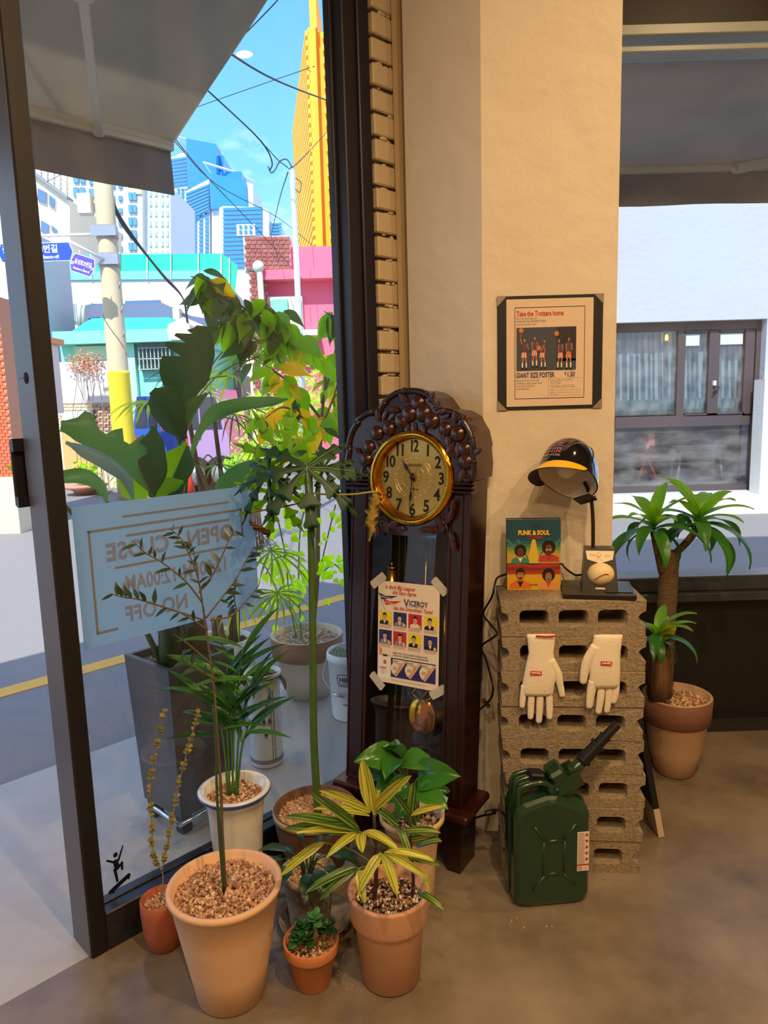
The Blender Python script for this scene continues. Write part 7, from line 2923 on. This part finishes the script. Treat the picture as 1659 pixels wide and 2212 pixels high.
def crumple(pts, ws, m, seed):
    rr = random.Random(seed)
    P_ = catmull([atY(*p) - o for p in pts], 5)
    n_ = len(P_)
    vs, fs = [], []
    for i, p in enumerate(P_):
        q = i / (n_ - 1) * (len(ws) - 1)
        j = min(int(q), len(ws) - 2)
        w = (ws[j] + (ws[j + 1] - ws[j]) * (q - j)) / FPX * 1.82
        for k in range(9):
            a = math.tau * k / 9
            r_ = w * (.55 + .45 * math.sin(k * 2.7 + i * .9)) * rr.uniform(.6, 1.15)
            vs.append(p + Vector((r_ * math.cos(a), r_ * .6 * math.sin(a), rr.uniform(-.003, .003))))
    for i in range(n_ - 1):
        for k in range(9):
            fs.append((i * 9 + k, i * 9 + (k + 1) % 9, (i + 1) * 9 + (k + 1) % 9, (i + 1) * 9 + k))
    g = G()
    g.add(vs, fs, smooth=True)
    return g.build('dried_leaf', m, pd_)


crumple([(815, 1062, 1.80), (812, 1080, 1.80), (806, 1100, 1.80), (800, 1125, 1.80), (803, 1145, 1.80), (798, 1168, 1.80)], [6, 20, 16, 20, 12, 3], DRY, 1)
stem(pd_, [atY(x, y, Y) - o for (x, y, Y) in ((670, 1080, 1.94), (625, 1092, 1.90), (570, 1102, 1.88), (545, 1108, 1.87), (540, 1125, 1.87))], .0022, mat('dry petiole red', '7a4a30', .7), 'petiole', 6)
crumple([(540, 1125, 1.87), (550, 1135, 1.87), (562, 1145, 1.87), (575, 1150, 1.87), (580, 1160, 1.87)], [4, 14, 20, 16, 4], DRB, 2)

# concrete pot with peace lily on a saucer
o = Vector((-.220, 1.712, .0096))
sa = thing('grey_saucer', 'chipped grey saucer under the rough concrete pot', 'saucer', (o.x + .012, o.y + .004, 0))
g = G()
g.lathe([(.058, 0), (.066, .002), (.090, .034), (.0935, .036), (.0925, .031), (.066, .010), (.0005, .008)], 36)
g.build('dish', mat('saucer grey', '9a948a', .7, var=.5, vs=12, col2='7a746a'), sa)
pe = thing('potted_peace_lily', 'dark-leaved lily in a rough grey concrete pot on a saucer', 'potted plant', o)
pot(pe, [(.048, 0), (.050, .004), (.056, .06), (.065, .142), (.070, .144), (.0715, .158)], mat('rough concrete pot', 'a59c8c', .95, var=.8, vs=18, col2='7c7264', bump=.4, bs=60), soil=.143, wall=.010)
pebbles('gravel', pe, (0, 0, .142), .060, 420, [M_PEB[1], M_PEB[0], mat('pebble pale tan', 'd9bf94', .8)], .0052, 35)
LYD = leafmat('lily leaf', '1b3a22', '24482a', .08, .3)
ll_ = [leaf_mesh('leaf', .14, .05, LYD, [.06, .55, .95, 1, .85, .55, .22, .02], 1.5, .25, 9, 2), leaf_mesh('leaf', .11, .042, LYD, [.06, .55, .95, 1, .85, .55, .22, .02], 1.1, .25, 8, 2)]
rr = random.Random(9)
for i in range(13):
    a = i * 2.4
    p = Vector((.012 * math.cos(a), .012 * math.sin(a), .14))
    d = Vector((math.cos(a) * .6, math.sin(a) * .6 - .1, .75))
    top = p + d * rr.uniform(.06, .10)
    g = G()
    g.tube(bez(p, p + Vector((0, 0, .06)), top, 5), [.0028] * 3 + [.0018] * 3, 6)
    g.build('petiole', mat('lily stem', '24402a', .5), pe)
    obj('leaf', ll_[i % 2], pe, aim(top, (d.x * 1.3, d.y * 1.3, .35), (0, 0, 1), rr.uniform(.62, .85) * (.62 if d.y > .2 else 1)))

# small terracotta pot with jade succulent
o = Vector((-.198, 1.537, 0))
pf_ = thing('potted_jade_plant', 'small orange terracotta pot with a round-leaved jade succulent', 'potted plant', o)
pot(pf_, [(.040, 0), (.042, .004), (.0565, .082), (.0575, .083), (.0635, .086), (.0645, .092), (.064, .098), (.0655, .112)], mat('orange clay', 'c07a4e', .75, var=.35, vs=12, col2='a8653e'), soil=.096, wall=.006)
pebbles('gravel', pf_, (0, 0, .096), .056, 420, [M_PEB[1], M_PEB[2], MATS['soil'], M_PEB[0]], .005, 36)
JD_ = leafmat('jade leaf', '1f4a26', '2f6a34', .1, .3)
JDL = leafmat('jade leaf light', '5aa060', '3f8a50', .25, .3)


def jade(m):
    g = G()
    g.sph((0, .011, 0), .011, 10, 6, sc=(.85, 1.1, .28))
    return g.mesh('leaf', m)


jd = [jade(JD_), jade(JDL)]
rr = random.Random(12)
for (cx, cy, h, n, kind) in ((.012, -.006, .075, 9, 1), (-.022, .006, .045, 12, 0), (-.030, -.012, .03, 9, 0), (.036, .01, .042, 10, 0), (.004, .018, .035, 8, 0), (-.006, -.01, .03, 6, 0)):
    top = Vector((cx, cy, .096 + h))
    g = G()
    g.tube([(cx * .7, cy * .7, .09), (cx * .9, cy, .096 + h * .5), top], [.0065, .0055, .004], 7)
    g.build('stem', mat('jade stem', '8a7a58', .8, var=.4, vs=60, col2='6a5c40'), pf_)
    for k in range(n):
        a = k * 2.4 + cx * 90
        e = .9 - 1.1 * k / n
        obj('leaf', jd[kind], pf_, aim(top + Vector((0, 0, -.012 * k / n)), (math.cos(a) * math.cos(e), math.sin(a) * math.cos(e), math.sin(e)), (-math.cos(a), -math.sin(a), 1), rr.uniform(.8, 1.25)))

# terracotta pot with variegated lady palm
o = Vector((-.014, 1.548, 0))
pg_ = thing('potted_lady_palm', 'yellow-striped lady palm in a collared terracotta pot', 'potted plant', o)
pot(pg_, [(.062, 0), (.068, .005), (.080, .145), (.0815, .148), (.089, .158), (.0925, .168), (.0950, .222), (.0955, .226)], M_TERRB, soil=.200, wall=.012)
pebbles('potting_mix', pg_, (0, 0, .200), .080, 900, [MATS['soil'], MATS['perlite'], M_PEB[2], M_PEB[0]], .0046, 37)
MV = bpy.data.materials.new('variegated blade')
MATS['variegated blade'] = MV


def setup_var(m, g1, y1, scale=8.0, thr=.52):
    m.use_nodes = True
    nt = m.node_tree
    N, L = nt.nodes.new, nt.links.new
    p = nt.nodes['Principled BSDF']
    p.inputs['Roughness'].default_value = .35
    at = N('ShaderNodeTexCoord')
    mp = N('ShaderNodeMapping')
    mp.inputs['Scale'].default_value = (330, 6, 6)
    L(at.outputs['Object'], mp.inputs[0])
    no = N('ShaderNodeTexNoise')
    no.inputs['Scale'].default_value = 1.0
    no.inputs['Detail'].default_value = 2
    L(mp.outputs[0], no.inputs['Vector'])
    r = N('ShaderNodeValToRGB')
    r.color_ramp.elements[0].position = thr - .06
    r.color_ramp.elements[0].color = lin(g1)
    r.color_ramp.elements[1].position = thr + .06
    r.color_ramp.elements[1].color = lin(y1)
    L(no.outputs[0], r.inputs[0])
    L(r.outputs[0], p.inputs['Base Color'])
    tr = N('ShaderNodeBsdfTranslucent')
    L(r.outputs[0], tr.inputs[0])
    ms = N('ShaderNodeMixShader')
    ms.inputs[0].default_value = .25
    L(p.outputs[0], ms.inputs[1])
    L(tr.outputs[0], ms.inputs[2])
    L(ms.outputs[0], nt.nodes['Material Output'].inputs[0])


setup_var(MV, '8a9a26', 'd8cf5a', thr=.5)
MV2 = bpy.data.materials.new('variegated blade green')
setup_var(MV2, '2f5a24', '9aa838', thr=.56)
pr_v = [.2, .75, 1, 1, .95, .85, .6, .12]


def px_blade(parent, p0, p1, sag, wpx, m, o, roll=.3, up=None):
    A_, B_ = atY(*p0) - o, atY(*p1) - o
    md = (A_ + B_) / 2 + Vector((0, 0, sag))
    sp = bez(A_, md, B_, 9)
    d = (B_ - A_).normalized()
    view = (A_ + o - CAMP).normalized()
    sd = Matrix.Rotation(roll, 3, d) @ view.cross(d).normalized()
    L_ = (B_ - A_).length
    # build in local frame so the stripe texture runs along the blade
    me_w = wpx / FPX * A_.length if False else wpx / FPX * ((A_ + o) - CAMP).length
    y_ax, x_ax = d, (sd - d * sd.dot(d)).normalized()
    z_ax = x_ax.cross(y_ax)
    Mx = Matrix((x_ax, y_ax, z_ax)).transposed().to_4x4()
    Mx.translation = A_
    inv = Mx.inverted()
    g = G()
    ws = []
    for i in range(len(sp)):
        q = i / (len(sp) - 1) * (len(pr_v) - 1)
        j = min(int(q), len(pr_v) - 2)
        ws.append((pr_v[j] + (pr_v[j + 1] - pr_v[j]) * (q - j)) * me_w)
    ribbon(g, [inv @ p for p in sp], ws, Vector((1, 0, 0)), 2, .35)
    ob = g.build('leaf', m, parent, Mx)
    return ob


RB_ = [  # (hub, tips, ...) blades from the photo: base px, tip px, width px
    # upper crown
    ((803, 1752, 1.50), (783, 1642, 1.50), 30, 0), ((806, 1752, 1.50), (888, 1675, 1.44), 22, 0), ((800, 1755, 1.50), (690, 1708, 1.46), 17, 0), ((798, 1762, 1.50), (676, 1748, 1.44), 15, 0), ((812, 1760, 1.50), (822, 1705, 1.50), 12, 0), ((810, 1765, 1.50), (800, 1700, 1.5), 14, 0),
    # left fan
    ((776, 1793, 1.46), (668, 1712, 1.42), 20, 1), ((776, 1795, 1.46), (612, 1765, 1.40), 22, 1), ((776, 1797, 1.46), (614, 1790, 1.40), 24, 1), ((776, 1799, 1.46), (640, 1800, 1.40), 14, 0), ((775, 1800, 1.46), (705, 1852, 1.40), 17, 0), ((780, 1800, 1.46), (783, 1842, 1.40), 24, 0), ((786, 1797, 1.46), (862, 1838, 1.40), 17, 0),
    # lower fan
    ((825, 1845, 1.44), (778, 1926, 1.40), 21, 0), ((827, 1846, 1.44), (858, 1935, 1.40), 22, 0), ((830, 1845, 1.44), (922, 1898, 1.40), 18, 0), ((830, 1842, 1.44), (938, 1860, 1.42), 15, 0),
    ((772, 1875, 1.44), (660, 1930, 1.40), 17, 1), ((770, 1878, 1.44), (690, 1945, 1.40), 16, 1), ((775, 1880, 1.44), (788, 1952, 1.40), 20, 0), ((700, 1820, 1.46), (606, 1893, 1.42), 18, 0),
    # right small fan
    ((885, 1760, 1.52), (893, 1690, 1.52), 18, 1), ((885, 1762, 1.52), (850, 1715, 1.5), 13, 1), ((888, 1762, 1.52), (964, 1742, 1.50), 14, 0), ((868, 1802, 1.5), (952, 1800, 1.48), 16, 1), ((860, 1790, 1.5), (812, 1752, 1.5), 18, 1), ((862, 1792, 1.5), (888, 1862, 1.46), 16, 1),
    ((885, 1855, 1.55), (952, 1872, 1.52), 15, 1), ((905, 1932, 1.46), (958, 1968, 1.42), 15, 1), ((915, 1890, 1.46), (925, 1925, 1.44), 12, 0), ((900, 1830, 1.56), (955, 1818, 1.54), 16, 1), ((870, 1822, 1.54), (925, 1812, 1.52), 14, 1)]
for i, (a, b2, w, k) in enumerate(RB_):
    px_blade(pg_, a, b2, .018, w, MV2 if k else MV, o, roll=(.35 if i % 2 else -.25))
STM = mat('palm cane', '4a2f2c', .8, var=.5, vs=80, col2='2c1a18')
for (pts, r) in (([(808, 1960, 1.545), (812, 1900, 1.535), (812, 1850, 1.52), (808, 1760, 1.50)], .0058), ([(890, 1950, 1.55), (893, 1900, 1.54), (888, 1850, 1.53), (886, 1765, 1.52)], .0042)):
    P_ = [atY(*p) - o for p in pts]
    P_[0].z = .195
    stem(pg_, P_, (r, r * .6), STM, 'cane', 8)
for (a, b2) in (((810, 1830, 1.51), (776, 1797, 1.46)), ((812, 1860, 1.52), (827, 1845, 1.44)), ((811, 1890, 1.53), (773, 1877, 1.44)), ((812, 1870, 1.52), (700, 1820, 1.46)), ((890, 1840, 1.53), (866, 1797, 1.5)), ((892, 1880, 1.54), (895, 1840, 1.555)), ((892, 1920, 1.545), (908, 1932, 1.46)), ((892, 1890, 1.54), (915, 1890, 1.46))):
    stem(pg_, [atY(*a) - o, (atY(*a) + atY(*b2)) / 2 - o + Vector((0, 0, .012)), atY(*b2) - o], .0016, mat('thin petiole', '7a8a44', .6), 'petiole', 5)

# cream pot with pothos
o = Vector((.052, 1.813, 0))
ph = thing('potted_pothos', 'glossy pothos with large heart-shaped leaves in a cream pot before the clock', 'potted plant', o)
pot(ph, [(.052, 0), (.055, .006), (.062, .12), (.072, .215), (.083, .238), (.0875, .242), (.0875, .252)], mat('cream glazed pot', 'd9b98e', .5, var=.2, vs=9, col2='c9a67a'), soil=.228, wall=.010)
pebbles('gravel', ph, (0, 0, .228), .074, 420, [M_PEB[0], M_PEB[1], MATS['soil'], MATS['perlite']], .0056, 38)
PTL = leafmat('pothos leaf', '2f6a26', '4a8a2e', .2, .22)
PTD = leafmat('pothos leaf deep', '1f5222', '2f6a2a', .15, .22)
hp_ = [.35, .95, 1.0, .93, .78, .56, .3, .02]
pm_ = [leaf_mesh('leaf', .098, .070, PTL, hp_, .9, .42, 10, 3, wave=.03), leaf_mesh('leaf', .09, .062, PTD, hp_, 1.2, .5, 10, 3, wave=.03, seed=2), leaf_mesh('leaf', .075, .048, PTL, hp_, .5, .7, 9, 3)]
for i, (bx_, by_, Y, tx, ty, tY, k, s) in enumerate([
    (842, 1622, 1.84, 868, 1604, 1.78, 2, .8), (850, 1640, 1.82, 785, 1650, 1.76, 0, 1.05), (862, 1640, 1.80, 835, 1675, 1.74, 0, .8), (868, 1650, 1.80, 930, 1655, 1.74, 0, 1.05), (872, 1640, 1.83, 855, 1610, 1.80, 1, .8),
    (905, 1680, 1.76, 958, 1690, 1.70, 0, 1.1), (898, 1712, 1.72, 948, 1740, 1.66, 0, .95), (862, 1690, 1.78, 820, 1700, 1.72, 1, .95), (850, 1700, 1.76, 810, 1738, 1.70, 1, .85), (880, 1690, 1.74, 840, 1745, 1.68, 1, .9),
    (900, 1705, 1.80, 915, 1735, 1.74, 1, .8), (830, 1650, 1.84, 810, 1625, 1.80, 1, .8), (880, 1720, 1.72, 870, 1768, 1.68, 1, .7), (920, 1705, 1.80, 962, 1725, 1.76, 1, .7), (845, 1665, 1.86, 800, 1690, 1.84, 1, .8)]):
    B_ = atY(bx_, by_, Y) - o
    D_ = atY(tx, ty, tY) - o - B_
    stem(ph, [Vector((.02 * math.cos(i * 2.4), .02 * math.sin(i * 2.4), .225)), B_.lerp(Vector((0, 0, .25)), .5) + Vector((0, 0, .03)), B_], .0024, mat('pothos stem', '6a9a48', .5), 'petiole', 6)
    obj('leaf', pm_[k], ph, aim(B_, D_ + Vector((0, 0, .03)), (.5 * math.sin(i * 2.3), -.55 + .3 * math.cos(i * 1.7), .8), s * 1.1))
g = G()
g.add([(.062, .03, .235), (.085, .0, .25), (.098, .012, .288), (.07, .05, .292), (.055, .055, .26)], [(0, 1, 2, 3, 4)])
g.add([(.0625, .031, .235), (.0855, .001, .25), (.0985, .013, .288), (.0705, .051, .292), (.0555, .056, .26)], [(4, 3, 2, 1, 0)])
g.build('plastic_tag', mat('plastic tag', 'd8e2ec', .3), ph)

# dracaena by the side window
o = Vector((1.02, 2.46, 0))
dr = thing('potted_dracaena', 'thick-trunked corn plant in a brown-banded round clay pot by the side window', 'potted plant', o)
pot(dr, [(.060, 0), (.066, .005), (.090, .09), (.103, .185), (.112, .205), (.1165, .29)], mat('pinkish clay pot', 'b9977a', .8, var=.25, vs=12, col2='a88468'), soil=.262, wall=.010)
band(dr, [(.104, .192), (.1145, .203), (.1195, .289), (.108, .2905)], mat('brown clay band dark', '7a5240', .75, var=.5, vs=20, col2='5f3e30', stretch=(.3, .3, 14)), 'brown_band')
pebbles('gravel', dr, (0, 0, .262), .104, 900, [M_PEB[0], M_PEB[1], M_PEB[2]], .0068, 39)
DBK = mat('dracaena bark', '8a6a48', .9, var=.8, vs=20, col2='55402c', stretch=(5, 5, .5), bump=.5, bs=50)
DBK2 = mat('dracaena bark ringed', '7a5f42', .9, var=.8, vs=26, col2='4a3826', stretch=(1, 1, 7), bump=.5, bs=60)
t1 = [atY(x, y, Y) - o for (x, y, Y) in ((1424, 1505, 2.42), (1422, 1440, 2.42), (1430, 1385, 2.42))]
g = G()
g.tube([t1[0], t1[1], t1[2]], [.039, .037, .036], 16)
g.tube([t1[2], t1[2] + Vector((.002, 0, .004))], [.036, .028], 16)
g.build('trunk', DBK, dr)
t2 = [atY(x, y, Y) - o for (x, y, Y) in ((1430, 1500, 2.49), (1436, 1400, 2.49), (1441, 1300, 2.49), (1448, 1190, 2.49))]
g = G()
cc = catmull(t2, 8)
g.tube(cc, [.036 - .002 * (i % 2) - .004 * i / len(cc) for i in range(len(cc))], 16)
g.build('trunk', DBK2, dr)
DRL = leafmat('dracaena leaf', '2f6a2a', '3f8030', .25, .35)
DRM = leafmat('dracaena leaf lime', '5f9a34', '6fae3c', .45, .4)
dl = [leaf_mesh('leaf', .24, .062, DRL, [.35, .6, .9, 1, .95, .75, .4, .03], 1.9, .25, 12, 2, wave=.05), leaf_mesh('leaf', .21, .058, DRM, [.35, .6, .9, 1, .95, .75, .4, .03], 1.1, .25, 11, 2, wave=.05), leaf_mesh('leaf', .18, .050, DRL, [.35, .6, .9, 1, .95, .7, .35, .03], 2.2, .25, 11, 2)]
rr = random.Random(17)


def head(x, y, Y, n, s, bias, el=(.0, 1.2)):
    h = atY(x, y, Y) - o
    for i in range(n):
        a = i * 2.4 + rr.uniform(-.2, .2)
        e = el[0] + (el[1] - el[0]) * (i / n)
        d = Vector((math.cos(a) * math.cos(e) + bias[0], math.sin(a) * math.cos(e) * .8 + bias[1], math.sin(e) + bias[2]))
        k = 1 if e > .7 else (0 if rr.random() < .7 else 2)
        obj('leaf', dl[k], dr, aim(h + Vector((0, 0, .006 * i / 3)), d, (0, 0, 1) if e < 1.2 else (-math.cos(a), -math.sin(a), .3), s * rr.uniform(.8, 1.1)))
    return h


h1 = head(1412, 1150, 2.44, 17, .92, (-.15, -.1, .0), (.1, 1.35))
h2 = head(1508, 1140, 2.48, 18, .98, (.2, -.1, .0), (.0, 1.35))
h3 = head(1420, 1385, 2.36, 14, .72, (-.05, -.15, .05), (.1, 1.3))
stem(dr, [t2[2].lerp(t2[3], .6) + Vector((-.03, -.01, 0)), t2[3] + Vector((-.055, -.03, .0)), h1], .012, DBK2, 'shoot')
stem(dr, [t2[3] + Vector((.01, -.01, -.01)), t2[3] + Vector((.05, -.01, .03)), h2], .013, DBK2, 'shoot')
stem(dr, [t1[2] + Vector((0, -.02, -.02)), h3 + Vector((0, 0, -.01)), h3], .011, mat('green shoot', '4a7a34', .6), 'shoot')
yl = leaf_mesh('leaf', .10, .034, leafmat('dracaena yellow', 'c8b82c', 'b8942c', .3, .5), [.35, .6, .9, 1, .8, .4, .03], .7, .4, 9, 2)
obj('leaf', yl, dr, aim(h3 + Vector((.015, 0, 0)), (.3, -.1, 1), (0, -1, .3), .9))
obj('leaf', yl, dr, aim(h3 + Vector((.03, .02, 0)), (.7, .1, .7), (0, -1, .3), .8))

# crumbs of gravel dropped on the floor
rr = random.Random(5)
g = G()
for i in range(46):
    x, y = (rr.choice(((1118, 1975), (1130, 1985), (740, 2090), (605, 1990), (905, 1800), (760, 2120), (1310, 1890), (1195, 1992))))
    q = flr(x + rr.gauss(0, 9), y + rr.uniform(-6, 8) + 12)
    s_ = rr.uniform(.0012, .0034)
    g.add(base, bf, T(q.x, q.y, s_ * .4) @ Euler((rr.random() * 3, rr.random() * 3, rr.random() * 6)).to_matrix().to_4x4() @ SCL(s_, s_ * .8, s_ * .6), rr.randrange(4))
tag(g.build('gravel_crumbs', M_PEB), 'stray gravel crumbs scattered on the concrete floor around the pots', 'gravel', kind='stuff')
